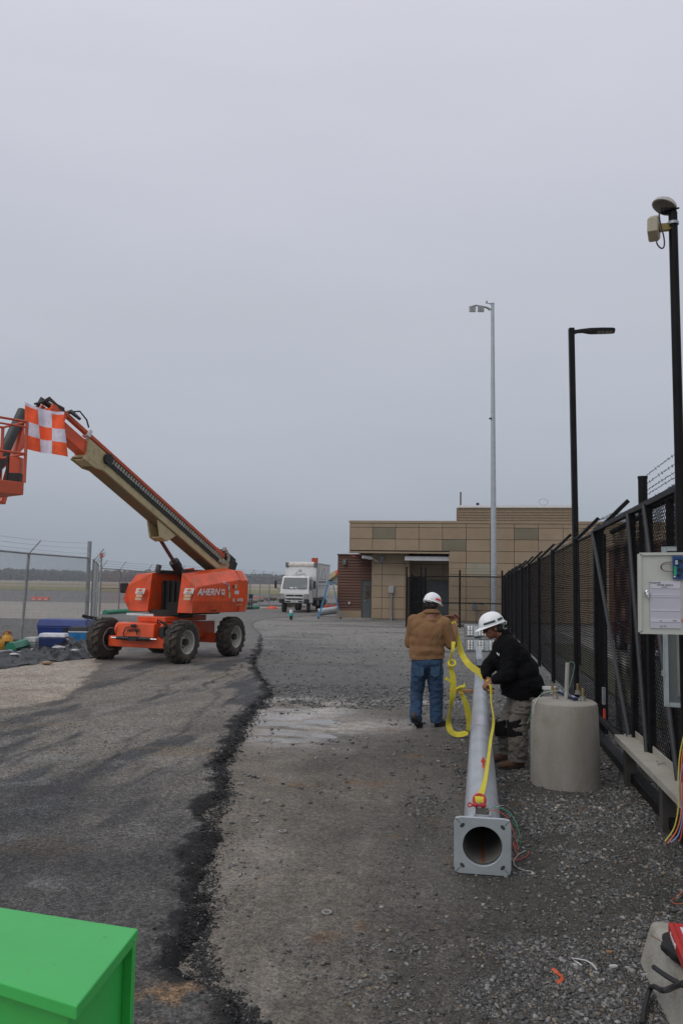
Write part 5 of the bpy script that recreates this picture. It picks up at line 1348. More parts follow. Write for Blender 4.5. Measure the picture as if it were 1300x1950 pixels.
sp_ = thing('light_pole', 'tall silver light pole with twin floodlight heads at the top left, beyond the fence corner', 'light pole', (SP.x, SP.y, 0))
tp = Q(936.5, 580, DS+.1); H_ = tp.z
base_q = Q(939.5, 1150, DS)
mb = MB(); n = 12
mb.cyl((base_q.x-(tp.x-base_q.x)*.18, DS, 0), (tp.x, DS, H_), .155, .082, n=20); pl = mb.build('shaft', mat('pole_silver', (.40, .44, .46), .45, .3, var=.08), sp_, world=True)
mb = MB(); mb.cyl((tp.x, DS, H_), (tp.x, DS, H_+.03), .09, n=16); mb.box((base_q.x, DS, .03), (.4, .4, .05)); mb.build('cap_and_base', galv_dull, sp_, world=True)
a0 = Q(933, 590, DS); a1 = Q(920, 584, DS); a2 = Q(905, 581.5, DS-.05); a3 = Q(893, 585, DS-.1)
mb = MB(); mb.tube([a0, Q(927, 586, DS), a1, a2, a3], [.07, .055, .045, .04, .03], 8); mb.build('arm', galv_dull, sp_, world=True)
for px in (899.5, 915.5):
    c = Q(px, 589, DS-.12); led_head('floodlight', c, (1, 0, 0), (0, -.35, .94), (0, -.94, -.35), 12.5/1570*DS, 11/1570*DS, sp_, 2, 2)
q = Q(926, 577, DS); mb = MB(); mb.cyl(q-Z*.02, q+Z*.10, .045, n=10); mb.bar(q, Q(934, 579, DS), .03, .03); mb.cyl(Q(932, 578.5, DS), Q(935, 578.5, DS), .035, n=10); mb.build('photocell', galv_dull, sp_, world=True)
q = Q(933, 797, DS-.05); mb = MB(); mb.box(q, (.12, .1, .07)); mb.bar(q, q+Vector((.12, .03, .05)), .03, .03); mb.build('side_bracket', black_plastic, sp_, world=True)

DB = 20.5; sb = thing('street_lamp', 'black square street lamp with a flat LED head, rising behind the black fence', 'street lamp', (Q(1090, 1119, DB).x, DB, 0))
t_ = Q(1087, 625, DB); xb = Q(1095, 1030, DB); sl = (t_.x-xb.x)/(t_.z-xb.z)
mb = MB(); mb.bar((xb.x-sl*xb.z, DB, -.1), (t_.x, DB, t_.z), .132, .132, up=(0, 1, 0)); mb.build('shaft', black_steel, sb, world=True, bevel=.008)
h0 = Q(1091, 636, DB); h1 = Q(1170, 630, DB-.25)
mb = MB(); ax_ = (h1-h0); L = ax_.length; X_ = ax_.normalized(); Y_ = Vector((0, 1, 0)); Y_ = (Y_-X_*Y_.dot(X_)).normalized(); Z_ = X_.cross(Y_)
if Z_.z < 0: Z_ = -Z_
st = [(0, .05, -.06, .05), (.10, .055, -.02, .055), (.22, .09, -.01, .065), (.4, .15, -.03, .07), (.7, .16, -.03, .07), (.95, .15, -.03, .06), (1., .12, -.02, .045)]
vs = []
for f, w_, zl, zh in st:
    for (yy, zz) in ((-w_, zl), (w_, zl), (w_, zh*.7), (w_*.6, zh), (-w_*.6, zh), (-w_, zh*.7)): vs.append(h0+X_*f*L+Y_*yy+Z_*(zz+.05*(1-f)))
fs = [(0, 1, 2, 3, 4, 5), tuple(reversed(range(6*6, 7*6)))]
for i in range(6):
    for k in range(6): fs.append((i*6+k, i*6+(k+1) % 6, (i+1)*6+(k+1) % 6, (i+1)*6+k))
mb.add(vs, fs, smooth=True); hd = mb.build('lamp_head', black_steel, sb, world=True)
mb = MB()
for f in (.62, .71, .81, .90): mb.box((0, 0, 0), (.075, .20, .01), M=frame(h0+X_*f*L+Z_*(-.036+.05*(1-f))-Y_*.03, X_, Y_, Z_))
mb.build('led_strip', mat('led_strip_grey', (.20, .20, .17), .4), hd, world=True)

# near pole with siren shell and receiver box
DN = 4.45; npb = Q(1316, 1745, DN)
npl = thing('mast_pole', 'near thin black pole at the right edge carrying a beige receiver and hooded lamp', 'pole', (npb.x, DN, 0))
ntop = Q(1280, 405, DN)
mb = MB(); mb.cyl((npb.x+.0, DN, .0), ntop, .028, .024, n=18); mb.build('shaft', black_steel, npl, world=True)
mb = MB(); mb.cyl(ntop-Z*.055-Vector((.0, 0, 0)), ntop-Z*.07, .031, n=18); mb.build('clamp_band', galv, npl, world=True)
q = Q(1266, 393, DN)
mb = MB(); prof = []; vs = []
nR, nA = 10, 26
for sgn in (1, .90):
    for i in range(nR+1):
        ph = pi/2*i/nR
        for k in range(nA):
            t = 2*pi*k/nA; vs.append((.066*cos(t)*sin(ph)*sgn*(1.15 if cos(t) < 0 else 1), .052*sin(t)*sin(ph)*sgn, .062*cos(ph)*sgn-.01))
fs = []
n1 = (nR+1)*nA
for lay in (0, 1):
    for i in range(nR):
        for k in range(nA): k2 = (k+1) % nA; b = lay*n1; fs.append((b+i*nA+k, b+i*nA+k2, b+(i+1)*nA+k2, b+(i+1)*nA+k))
for k in range(nA): k2 = (k+1) % nA; fs.append((nR*nA+k, nR*nA+k2, n1+nR*nA+k2, n1+nR*nA+k))
mb.add(vs, fs, smooth=True, M=Matrix.Translation(q) @ Matrix.Rotation(radians(24), 4, 'Y') @ Matrix.Rotation(radians(-20), 4, 'X')); mb.build('hood', mat('pearl_hood', (.36, .36, .34), .4, col2=(.28, .26, .27), scale=20), npl, world=True, fix=False)
mb = MB(); mb.bar(Q(1263, 400, DN-.02), Q(1284, 399, DN), .03, .012); mb.cyl(Q(1282, 398, DN-.03), Q(1292, 396, DN-.03), .005, n=6); mb.cyl(Q(1265, 398, DN), Q(1264, 405, DN), .022, n=12); mb.build('lamp_bracket', black_steel, npl, world=True)
qa, qb = Q(1234, 437, DN+.014), Q(1254, 434, DN-.012)
M = frame(qa.lerp(qb, .5), (qb-qa), (0, .95, .1), (0, -.1, 1)); 
rc = MB(); x_ = (qb-qa).normalized(); mlen = (qb-qa).length
rc.lathe([(.002, 0), (.066, 0), (.074, .006), (.076, .02), (.074, mlen*.45), (.076, mlen*.46), (.074, mlen*.9), (.070, mlen), (.002, mlen)], 6, M=Matrix.Translation(qa) @ x_.to_track_quat('Z', 'Y').to_matrix().to_4x4() @ Matrix.Rotation(radians(30), 4, 'Z'), smooth=False)
r1 = rc.build('receiver', mat('receiver_beige', (.34, .31, .235), .5, var=.06), npl, world=True, bevel=.004)
mb = MB(); mb.bar(qb+Vector((.0, 0, .0)), Q(1276, 432, DN), .012, .045); mb.bar(qb-Z*.02, Q(1274, 436, DN), .03, .008); mb.build('receiver_arm', mat('brass_bracket', (.26, .19, .06), .4, .4), npl, world=True)
cps = [Q(a, b, DN-.05) for a, b in ((1254, 404), (1255, 418), (1258, 432), (1262, 447), (1264, 460), (1263, 470), (1259, 473), (1254, 470), (1250, 464), (1249, 458))]
mb = MB(); mb.tube([Vector(v) for v in catmull([np.array(c) for c in cps], 4)], .0042, 8); mb.build('cable', black_plastic, npl, world=True)

# ---------------------------------------------------------------- the pole lying on the ground
A = P(918, 1664, 0.0); A = Vector((A.x, A.y, .187)); Bp = Q(912.5, 1268, 13.0)
la = thing('lying_pole', 'galvanised light pole lying on the gravel, its square base plate facing the camera', 'light pole', (A.x, A.y, 0))
dx_ = (Bp-A).normalized(); sx_ = dx_.cross(Z).normalized(); ux_ = sx_.cross(dx_); Lp = (Bp-A).length
ML = frame(A, sx_, ux_, -dx_)     # x right, y up, z towards camera
def lp(x, y, s): return A+sx_*x+ux_*y+dx_*s
lying_m = mat('lying_galv', (.44, .47, .50), .38, .45, var=.12, scale=3, col2=(.33, .35, .37), spots=(.4, .7), stretch=(1, 1, 1))
def rad(s): return .137-(.137-.072)*s/(Lp-.45)
mb = MB(); n = 40; NS = 24; hs0, hs1 = .10, .20
vs = []
for i in range(NS+1):
    s = (Lp-.45)*i/NS
    for k in range(n): t = 2*pi*k/n; vs.append(lp(rad(s)*cos(t), rad(s)*sin(t), s+.02))
fs = [(i*n+k, i*n+(k+1) % n, (i+1)*n+(k+1) % n, (i+1)*n+k) for i in range(NS) for k in range(n)]
mb.add(vs, fs, smooth=True)
vs = []
for s in (0.02, 2.5):
    for k in range(n): t = 2*pi*k/n; r = rad(s)-.006; vs.append(lp(r*cos(t), r*sin(t), s))
mb.add(vs, [(k, k+n, (k+1) % n+n, (k+1) % n) for k in range(n)], m=1, smooth=True)
mb.add([lp((rad(2.5)-.006)*cos(2*pi*k/n), (rad(2.5)-.006)*sin(2*pi*k/n), 2.5) for k in range(n)], [tuple(range(n))], m=1)
tube = mb.build('shaft', [lying_m, mat('inside_steel', (.20, .19, .17), .6, .2, col2=(.32, .12, .02), spots=(.6, .68), scale=3, stretch=(3, .3, 3))], la, world=True, fix=False)
mb = MB(); mb.add([lp(x, y, s) for s in (.03, 2.4) for x, y in ((-.010, -(rad(s)-.0085)), (.012, -(rad(s)-.0085)), (.012, -(rad(s)-.012)), (-.010, -(rad(s)-.012)))], [(0, 1, 5, 4), (1, 2, 6, 5), (2, 3, 7, 6), (3, 0, 4, 7), (0, 1, 2, 3)]); mb.build('rust_seam', mat('rust_seam', (.30, .10, .02), .8, col2=(.16, .07, .03), spots=(.4, .6), scale=12), la, world=True)
mb = MB(); mb.cyl(lp(0, 0, Lp-.46), lp(0, 0, Lp), .035, n=16); mb.cyl(lp(0, 0, Lp-.47), lp(0, 0, Lp-.44), .075, n=20); mb.build('tenon', galv, la, world=True)
# base plate with round bore, slotted corners
hw = .19; nb = 48; ring_o = []; 
for k in range(nb):
    t = 2*pi*k/nb; c, s__ = cos(t), sin(t); m_ = max(abs(c), abs(s__)); r = hw/m_
    x, y = c*r, s__*r
    cr_r = .03
    if abs(x) > hw-cr_r and abs(y) > hw-cr_r:
        cx_, cy_ = math.copysign(hw-cr_r, x), math.copysign(hw-cr_r, y); dd = Vector((x-cx_, y-cy_)); dd = dd.normalized()*cr_r; x, y = cx_+dd.x, cy_+dd.y
    ring_o.append((x, y))
ring_i = [(.131*cos(2*pi*k/nb), .131*sin(2*pi*k/nb)) for k in range(nb)]
mb = MB(); vs = []
for z in (0.022, -.0):
    vs += [ML @ Vector((x, y, z)) for x, y in ring_o]+[ML @ Vector((x, y, z)) for x, y in ring_i]
fs = []
for k in range(nb):
    k2 = (k+1) % nb
    fs += [(k, k2, nb+k2, nb+k), (2*nb+k, 3*nb+k, 3*nb+k2, 2*nb+k2), (k, 2*nb+k, 2*nb+k2, k2), (nb+k, nb+k2, 3*nb+k2, 3*nb+k)]
mb.add(vs, fs); bp_ = mb.build('base_plate', mat('plate_galv', (.40, .44, .46), .5, .25, var=.08, scale=5), la, world=True, bevel=.003)
slm = mat('slot_dark', (.05, .05, .045), .9)
for a, b in ((-1, -1), (1, -1), (-1, 1), (1, 1)):
    mb = MB(); pl_ = []
    for k in range(14):
        t = 2*pi*k/14; q = Vector((cos(t)*.019, sin(t)*.012)); an = atan2(-a*b*1., 1) if True else 0
        an = atan2(b, a)+pi/2; pl_.append((a*.134+q.x*cos(an)-q.y*sin(an), b*.134+q.x*sin(an)+q.y*cos(an)))
    mb.prism(pl_, .015, .0235, M=ML); mb.build('bolt_slot', slm, bp_, world=True)
    mb = MB(); mb.bar(ML @ Vector((a*.146, b*.146, .0222)), ML @ Vector((a*.180, b*.180, .0222)), .003, .003); mb.build('slot_line', slm, bp_, world=True)
# handhole rim on top, clamp plate far along, reinforcing rings
rim = MB(); s0 = .16
for (x0, x1, sa, sb_) in ((-.052, .052, s0, s0+.008), (-.052, .052, s0+.17, s0+.178), (-.056, -.048, s0, s0+.178), (.048, .056, s0, s0+.178)):
    yy = .112; rim.hexa([lp(x0, yy, sa), lp(x1, yy, sa), lp(x1, yy, sb_), lp(x0, yy, sb_), lp(x0, yy+.035, sa), lp(x1, yy+.035, sa), lp(x1, yy+.035, sb_), lp(x0, yy+.035, sb_)])
rim.build('handhole_rim', galv, la, world=True); mb = MB(); mb.hexa([lp(-.048, .12, s0+.008), lp(.048, .12, s0+.008), lp(.048, .12, s0+.17), lp(-.048, .12, s0+.17), lp(-.048, .138, s0+.008), lp(.048, .138, s0+.008), lp(.048, .138, s0+.17), lp(-.048, .138, s0+.17)]); mb.build('handhole', slm, la, world=True)
sC = Lp-1.15
mb = MB(); M = frame(lp(0, rad(sC)+.02, sC), sx_, (ux_*.8-dx_*.2), (-dx_*.9+ux_*.45)); M = frame(lp(0, rad(sC)+.06, sC), sx_, ux_, -dx_)
mb.box((0, 0, 0), (.115, .115, .02), M=M); cl = mb.build('clamp_plate', black_plastic, la, world=True, bevel=.004); mb = MB(); mb.cyl(M @ Vector((0, 0, .008)), M @ Vector((0, 0, .03)), .022, n=12); mb.build('bolt', chrome, cl, world=True)
mb = MB(); mb.cyl(lp(0, 0, 3.0), lp(0, 0, 3.45), rad(3.0)+.003, rad(3.45)+.003, n=36, caps=False); mb.build('sleeve', mat('sleeve_galv', (.48, .47, .53), .3, .5, var=.08), la, world=True, fix=False)
# bracket and the two LED heads standing on the tenon end
mb = MB(); e0 = lp(0, .02, Lp-.1); e1 = Q(911, 1215, 13.1); mb.bar(e0, Vector((e0.x, e1.y, e1.z+.1)), .10, .05); mb.box(e0+Z*.05, (.10, .12, .12)); mb.cyl(e0+Vector((-.09, -.05, -.02)), e0+Vector((-.17, -.05, -.02)), .045, n=12, m=1); mb.build('fixture_bracket', [galv, mat('blue_cap', (.02, .06, .25), .5)], la, world=True, bevel=.004)
for py in (1201.5, 1229):
    led_head('led_head', Q(915, py, 13.0), (1, 0, 0), (0, .06, 1), (0, -1, .06), .50, .20, la, 2, 3)
# timber support under the far end
tb = thing('timber_support', 'stack of timber blocks carrying the far end of the lying pole', 'timber', (lp(0, 0, Lp-1.5).x, lp(0, 0, Lp-1.5).y, 0), RZS)
wd = mat('raw_timber', (.34, .19, .10), .8, col2=(.24, .13, .07), scale=9, stretch=(1, 6, 6)); q = lp(0, 0, Lp-1.5); hz_ = q.z-rad(Lp-1.5)
yy = 0.0; 
for k in range(5):
    h = (hz_-.045)/5; mb = MB(); mb.box((0, 0, h*(k+.5)), (.16 if k % 2 else .12, .10 if k % 2 else .16, h-.002)); mb.build('block', wd, tb, bevel=.003)
mb = MB(); mb.box((-.12, 0, hz_-.022), (.62, .14, .042)); mb.build('board', wd, tb, bevel=.003)
# loose wires from the handhole and tangle beside the plate
def wire(name, label, pts, r, m, cat='wire', group=None, k=6):
    q = [Vector(v) for v in catmull([np.array(tuple(p)) for p in pts], k)]
    mb = MB(); mb.tube(q, r, 6); return tag(mb.build(name, m), label, cat, group)
w_red = mat('wire_red', (.42, .04, .025), .45); w_green = mat('wire_green', (.02, .25, .14), .45); w_white = mat('wire_white', (.50, .50, .47), .45); w_or = mat('wire_orange', (.60, .13, .04), .45); w_yel = mat('wire_yellow', (.5, .42, .05), .45); w_blue = mat('wire_blue', (.16, .22, .42), .45); w_br = mat('wire_brown', (.16, .06, .03), .5)
hh = lp(.02, .135, s0+.08)
wire('wire', 'short red wire bending out of the pole handhole over the plate', [hh, hh+Vector((.05, -.03, .03)), hh+Vector((.13, -.05, .0)), hh+Vector((.17, -.10, -.06))], .0028, w_red)
wire('wire', 'green wire arching from the pole handhole to the plate corner', [hh, hh+Vector((.06, 0, .04)), hh+Vector((.16, -.03, .02)), hh+Vector((.21, -.10, -.06))], .0026, w_green)
wire('wire', 'pale thin wire running from the handhole down to the gravel', [hh, hh+Vector((.15, .1, .03)), P(985, 1551, .12), P(1002, 1560, .03)], .0022, w_white)
def gz(px, py, z=.012): q = P(px, py); return Vector((q.x, q.y, surf_z(q.x, q.y)+z))
wire('wire', 'tangled red wire on the gravel right of the base plate', [gz(973, 1598, .10), gz(980, 1612, .08), gz(986, 1625, .03), gz(976, 1618, .06), gz(984, 1632), gz(978, 1640), gz(990, 1638), gz(1004, 1632), gz(1006, 1624)], .0028, w_red)
wire('wire', 'tangled green wire curled beside the base plate', [gz(974, 1590, .1), gz(988, 1598, .06), gz(984, 1612, .04), gz(991, 1604, .02), gz(986, 1620)], .0024, w_green)
wire('wire', 'pale wire looping on the gravel below the red tangle', [gz(1000, 1622), gz(985, 1630), gz(977, 1642), gz(984, 1653), gz(998, 1660), gz(1012, 1662)], .0022, w_white)

# shackle
sh0 = lp(-.02, rad(.33)+.035, .36)
shk = thing('shackle', 'red bow shackle joining the yellow strap to the lying pole', 'shackle', sh0)
red_m = mat('shackle_red', (.42, .012, .014), .4, bump=.2)
MS = frame(sh0, sx_, (ux_*.75+dx_*.66), (ux_*-.66+dx_*.75))
mb = MB(); pts = []
for i in range(17):
    t = -.30*pi+1.6*pi*i/16; pts.append(MS @ Vector((.040*cos(t), .040*sin(t)+.018, 0)))
mb.tube(pts, .0115, 10); bw0 = mb.build('bow', red_m, shk, world=True)
mb = MB(); mb.cyl(MS @ Vector((-.055, -.022, 0)), MS @ Vector((.050, -.022, 0)), .011, n=12); 
for x in (-.026, .026): mb.cyl(MS @ Vector((x-.011, -.022, 0)), MS @ Vector((x+.011, -.022, 0)), .021, n=14)
mb.lathe([(.010, -.006), (.018, -.006), (.018, .006), (.010, .006), (.010, -.006)], 14, M=MS @ Matrix.Translation((-.068, -.022, 0)))
mb.build('pin', red_m, shk, world=True)
mb = MB(); mb.ribbon([sh0-Z*.02, sh0-Z*.05-dx_*.02, sh0-Z*.07-dx_*.03], [sx_]*3, .02); mb.build('inner_loop', mat('loop_tan', (.25, .20, .05), .8), shk, world=True)

# ---------------------------------------------------------------- concrete footing with bolts
q = P(1076, 1507); fc = Vector((q.x+.085, q.y+.33, 0))
ft = thing('pole_footing', 'round concrete pole footing with four anchor bolts, in front of the fence', 'footing', fc)
htop = Q(1078, 1333, fc.y).z; rb_ = 64/1570*(fc.y)*.985; rt_ = rb_*.955
mb = MB(); prof = [(0.0, -.1), (rb_*.99, -.1), (rb_, .02), (rb_*.985, htop*.5), (rt_, htop-.05), (rt_-.008, htop-.02), (rt_-.035, htop-.002), (0.0, htop)]
mb.lathe(prof, 64)
body = mb.build('drum', mat('footing_concrete', (.285, .268, .235), .85, col2=(.225, .205, .17), spots=(.38, .68), scale=3.5, bump=.5, bscale=60, stretch=(1, 1, .45), specks=(90, .66, (.09, .08, .065), .8), dirt=(3, .54, (.19, .155, .11), .6)), ft)
bsm = mat('bolt_steel', (.36, .35, .32), .4, .6); gold = mat('brass_thread', (.33, .25, .10), .4, .6)
for px, py, hh_ in ((1057, 1330, .11), (1109, 1334, .12), (1051, 1321, .10), (1099, 1322, .11)):
    t = (htop-CAMZ)/ray(px, py).z; c = CAM+ray(px, py)*t-fc
    mb = MB(); mb.cyl((c.x, c.y, htop), (c.x, c.y, htop+hh_), .014, n=12); bt = mb.build('anchor_bolt', gold, ft)
    mb = MB(); mb.cyl((c.x, c.y, htop), (c.x, c.y, htop+.008), .033, n=20); mb.cyl((c.x, c.y, htop+.008), (c.x, c.y, htop+.038), .027, n=6, smooth=False); mb.build('nut', bsm, bt)
c = CAM+ray(1077, 1331)*((htop-CAMZ)/ray(1077, 1331).z)-fc
mb = MB(); mb.cyl((c.x, c.y, htop-.02), (c.x+.018, c.y, htop+.36), .021, n=14); mb.build('conduit', mat('pvc_grey', (.33, .32, .29), .6), ft)
ctop = fc+Vector((c.x+.018, c.y, htop+.35))
lvl = thing('spirit_level', 'dark blue spirit level lying across the concrete footing', 'level', fc+Vector((c.x, c.y, htop)))
l0 = CAM+ray(1062, 1316)*((htop+.02-CAMZ)/ray(1062, 1316).z); l1 = CAM+ray(1096, 1331)*((htop+.02-CAMZ)/ray(1096, 1331).z)
mb = MB(); mb.bar(l0, l1, .05, .025); lb = mb.build('body', mat('level_blue', (.012, .025, .09), .3), lvl, world=True, bevel=.003)
for f in (.15, .5, .85):
    mb = MB(); mb.bar(l0.lerp(l1, f-.05)+Z*.0125, l0.lerp(l1, f+.05)+Z*.0125, .022, .008); mb.build('vial', trimw, lb, world=True)
tp_ = CAM+ray(1045, 1310)*((htop+.05-CAMZ)/ray(1045, 1310).z)
mb = MB(); mb.box(tp_, (.14, .05, .03)); mb.box(tp_+Vector((.03, 0, -.015)), (.05, .06, .03)); tag(mb.build('tape_clip', [trimw]), 'small metal clip on the rear anchor bolt of the footing', 'clip')
wire('wire', 'pale green wire looping out of the conduit on the footing', [ctop, ctop+Vector((.03, 0, .02)), ctop+Vector((.07, 0, -.0)), ctop+Vector((.06, 0, -.08)), ctop+Vector((.03, -.01, -.17)), ctop+Vector((-.0, -.02, -.24)), ctop+Vector((-.10, -.02, -.27)), fc+Vector((-.17, -.05, htop+.09)), fc+Vector((-.26, -.1, htop+.06)), fc+Vector((-.32, -.12, htop-.04)), fc+Vector((-.40, -.12, htop-.22))], .0028, mat('wire_palegreen', (.15, .30, .22), .5))
wire('wire', 'white wire hanging over the left rim of the footing', [ctop+Vector((-.10, -.02, -.268)), fc+Vector((-.18, -.06, htop+.085)), fc+Vector((-.27, -.1, htop+.05)), fc+Vector((-.33, -.13, htop-.03)), fc+Vector((-.345, -.13, htop-.12))], .0035, w_white)

# ---------------------------------------------------------------- cabinet, enclosure, channel, wires at the right
DC = 4.32; cwm = mat('cabinet_cream', (.45, .47, .43), .4, var=.04, scale=2)
cab_ = thing('control_cabinet', 'cream control cabinet with open door showing a printed sheet and blue circuit board', 'cabinet', Q(1330, 1130, DC))
c00, c10, c11, c01 = Q(1216, 1204, DC), Q(1352, 1207, DC), Q(1352, 1054, DC), Q(1214.5, 1055, DC)
off = Vector((0, .02, 0))
mb = MB(); mb.hexa([c00, c10, c10+off, c00+off, c01, c11, c11+off, c01+off]); dr = mb.build('door', cwm, cab_, world=True, bevel=.003)
rimm = MB()
for a, b in ((c00, c01), (c01, c11), (c00, c10)): rimm.bar(a+Vector((.004, -.006, 0)), b+Vector((.004, -.006, 0)), .009, .014)
rimm.build('door_flange', cwm, dr, world=True)
mb = MB(); c = Q(1420, 1130, DC+.12); mb.box(c, (.44, .24, .48)); mb.build('body', cwm, cab_, world=True, bevel=.005)
def dplane(px, py, o=0.): return Q(px, py, DC-o)
pa, pb = dplane(1237, 1196, .003), dplane(1294.5, 1107, .003)
mb = MB(); mb.box(((pa.x+pb.x)/2, DC-.004, (pa.z+pb.z)/2), (pb.x-pa.x, .003, pb.z-pa.z)); sheet_ = mb.build('printed_sheet', striped('printed_lines', (.50, .50, .58), (.36, .36, .42), 2, .0042, .42, shift=.3), dr, world=True)
mb = MB()
for y0_, y1_ in ((1107.5, 1120), (1132, 1133.5), (1136, 1137), (1161, 1163), (1179, 1184)): 
    a, b = dplane(1238, y1_, .006), dplane(1293.5, y0_, .006); mb.box(((a.x+b.x)/2, DC-.0066, (a.z+b.z)/2), (b.x-a.x, .002, b.z-a.z))
mb.build('sheet_margin', mat('paper', (.53, .53, .60), .7, var=.02), sheet_, world=True)
FM = lambda p: frame(p, (1, 0, 0), (0, 0, 1), (0, -1, 0))
ink = mat('ink_grey', (.10, .10, .12), .6)
lettering('Honeywell', .0125, FM(dplane(1246.5, 1109.5, .0085)), ink, sheet_, ext=.0004); lettering('PW5K1ENC3', .0145, FM(dplane(1265.5, 1114.5, .0085)), ink, sheet_, ext=.0004)
lettering('WARNING', .006, FM(dplane(1264, 1118.3, .0085)), ink, sheet_, ext=.0003); lettering('UL', .010, FM(dplane(1258, 1192.5, .0085)), ink, sheet_, ext=.0004); lettering('FC', .010, FM(dplane(1265, 1192.5, .0085)), ink, sheet_, ext=.0004)
lettering('No', .008, FM(dplane(1257, 1182, .0085)), ink, sheet_, ext=.0003); lettering('Result', .008, FM(dplane(1284, 1182, .0085)), ink, sheet_, ext=.0003)
mb = MB(); q = dplane(1230, 1128, .0); mb.cyl(q, q+Vector((0, -.02, 0)), .013, n=16); mb.box(q+Vector((0, -.016, -.014)), (.016, .012, .028)); mb.build('latch', chrome, dr, world=True, bevel=.003)
a, b = dplane(1280, 1103, .012), dplane(1345, 1060, .012)
mb = MB(); mb.box(((a.x+b.x)/2, DC-.014, (a.z+b.z)/2), (b.x-a.x, .004, b.z-a.z)); bd = mb.build('circuit_board', mat('board_blue', (.008, .06, .22), .35, var=.3, scale=60), dr, world=True)
mb = MB()
for px, py, w_, h_ in ((1289, 1066, 9, 3), (1297, 1068, 5, 4), (1290, 1076, 6, 3), (1296, 1085, 8, 5), (1293, 1095, 5, 4)): 
    c = dplane(px, py, .02); mb.box(c, (w_/1570*DC, .010, h_/1570*DC))
mb.build('chips', black_plastic, bd, world=True)
mb = MB(); c = dplane(1284, 1087, .022); mb.box(c, (.011, .014, .045)); mb.build('terminal_block', mat('terminal_green', (.03, .30, .12), .4), bd, world=True)
mb = MB(); 
for px, py in ((1287, 1069), (1287, 1073)): mb.cyl(dplane(px, py, .016), dplane(px, py, .026), .007, n=10)
mb.cyl(dplane(1283.5, 1098, .016), dplane(1283.5, 1098, .02), .006, n=8); mb.build('terminals', chrome, bd, world=True)
for o_, ps in ((0, [(1280, 1070), (1268, 1071), (1260, 1074), (1257, 1080), (1260, 1085), (1268, 1088), (1280, 1088.5)]), (1, [(1280, 1074), (1266, 1074), (1259, 1078), (1260, 1084), (1266, 1087.5), (1280, 1088.8)])):
    mb = MB(); mb.tube([Vector(v) for v in catmull([np.array(tuple(dplane(a, b, .02+.004*sin(a)))) for a, b in ps], 4)], .0019, 6); mb.build('board_wire', black_plastic if not o_ else w_br, bd, world=True)
mb = MB(); mb.box(dplane(1299, 1181.5, .006), (.012, .003, .012)); mb.build('orange_dot', mat('decal_orange', (.60, .15, .03), .5), dr, world=True)

# grey enclosure behind the door
en = thing('grey_enclosure', 'open grey steel enclosure standing behind the cream cabinet door in front of the gate', 'enclosure', Q(1290, 1390, 5.6))
e_tl, e_bl = Q(1258.5, 1041, 5.7), Q(1262.5, 1345, 5.7); e_tl.x = e_bl.x = (e_tl.x+e_bl.x)/2
wv = Vector((.86, -.50, 0)); dv = Vector((.50, .86, 0)); gm = mat('enclosure_grey', (.34, .37, .37), .45, .1, var=.06); Wd_ = .75; Dp = .22
zt2, zb2 = e_tl.z, e_bl.z; o0 = Vector((e_tl.x, e_tl.y, 0))
def ep(a, b, z): return o0+wv*a+dv*b+Z*z
def eb(mb, a0, a1, b0, b1, z0, z1): mb.hexa([ep(a0, b0, z0), ep(a1, b0, z0), ep(a1, b1, z0), ep(a0, b1, z0), ep(a0, b0, z1), ep(a1, b0, z1), ep(a1, b1, z1), ep(a0, b1, z1)])
mb = MB(); eb(mb, 0, Wd_, Dp-.006, Dp, zb2, zt2); eb(mb, 0, .006, 0, Dp-.008, zb2, zt2); eb(mb, Wd_-.006, Wd_, 0, Dp-.008, zb2, zt2); eb(mb, .008, Wd_-.008, 0, Dp-.008, zb2, zb2+.006); eb(mb, .008, Wd_-.008, 0, Dp-.008, zt2-.006, zt2); mb.build('shell', gm, en, world=True)
mb = MB(); eb(mb, .008, .034, -.002, .004, zb2+.008, zt2-.008); eb(mb, .036, Wd_-.04, -.002, .004, zb2+.008, zb2+.03); eb(mb, .036, Wd_-.04, -.002, .004, zt2-.03, zt2-.008); mb.build('front_flange', mat('enclosure_edge', (.30, .35, .36), .4, .1), en, world=True)
mb = MB(); eb(mb, .06, Wd_-.06, Dp-.03, Dp-.02, zb2+.05, zt2-.05); mb.build('back_panel', mat('panel_grey', (.36, .37, .35), .5), en, world=True)
mb = MB()
for z in (zb2+.2, zt2-.2): mb.bar(ep(-.05, Dp+.03, z), ep(Wd_+.3, Dp+.03, z), .04, .04)
for a in (.5,): mb.bar(ep(a, Dp+.08, 0), ep(a, Dp+.08, zt2), .06, .06)
mb.build('mounting_rail', galv_dull, en, world=True)

# beige steel channel lying by the gate
ch = thing('steel_channel', 'long beige steel channel lying on blocks along the foot of the gate', 'channel', P(1215, 1425))
u_c = 1.60; v_c, z_c = onU(1192, 1400, u_c); z_c -= .12
cm = mat('channel_beige', (.37, .35, .30), .5, col2=(.28, .26, .21), scale=3, spots=(.4, .7))
mb = MB(); uw_ = .12
def cbx(mb, ua, ub, va, vb_, za, zb): mb.hexa([S(ua, va, za), S(ub, va, za), S(ub, vb_, za), S(ua, vb_, za), S(ua, va, zb), S(ub, va, zb), S(ub, vb_, zb), S(ua, vb_, zb)])
cbx(mb, u_c-.11, u_c+.055, v_c-5.4, v_c, z_c+.115, z_c+.125); cbx(mb, u_c-.12, u_c-.11, v_c-5.4, v_c, z_c+.07, z_c+.125); cbx(mb, u_c+.055, u_c+.065, v_c-5.4, v_c, z_c+.118, z_c+.19)
mb.build('channel_body', cm, ch, world=True, bevel=.002)
for v in (.15, 1.7, 3.3): mb = MB(); cbx(mb, u_c-.06, u_c+.04, v_c-v-.12, v_c-v, -.02, z_c+.11); mb.build('block', mat('dark_block', (.05, .045, .04), .9), ch, world=True)
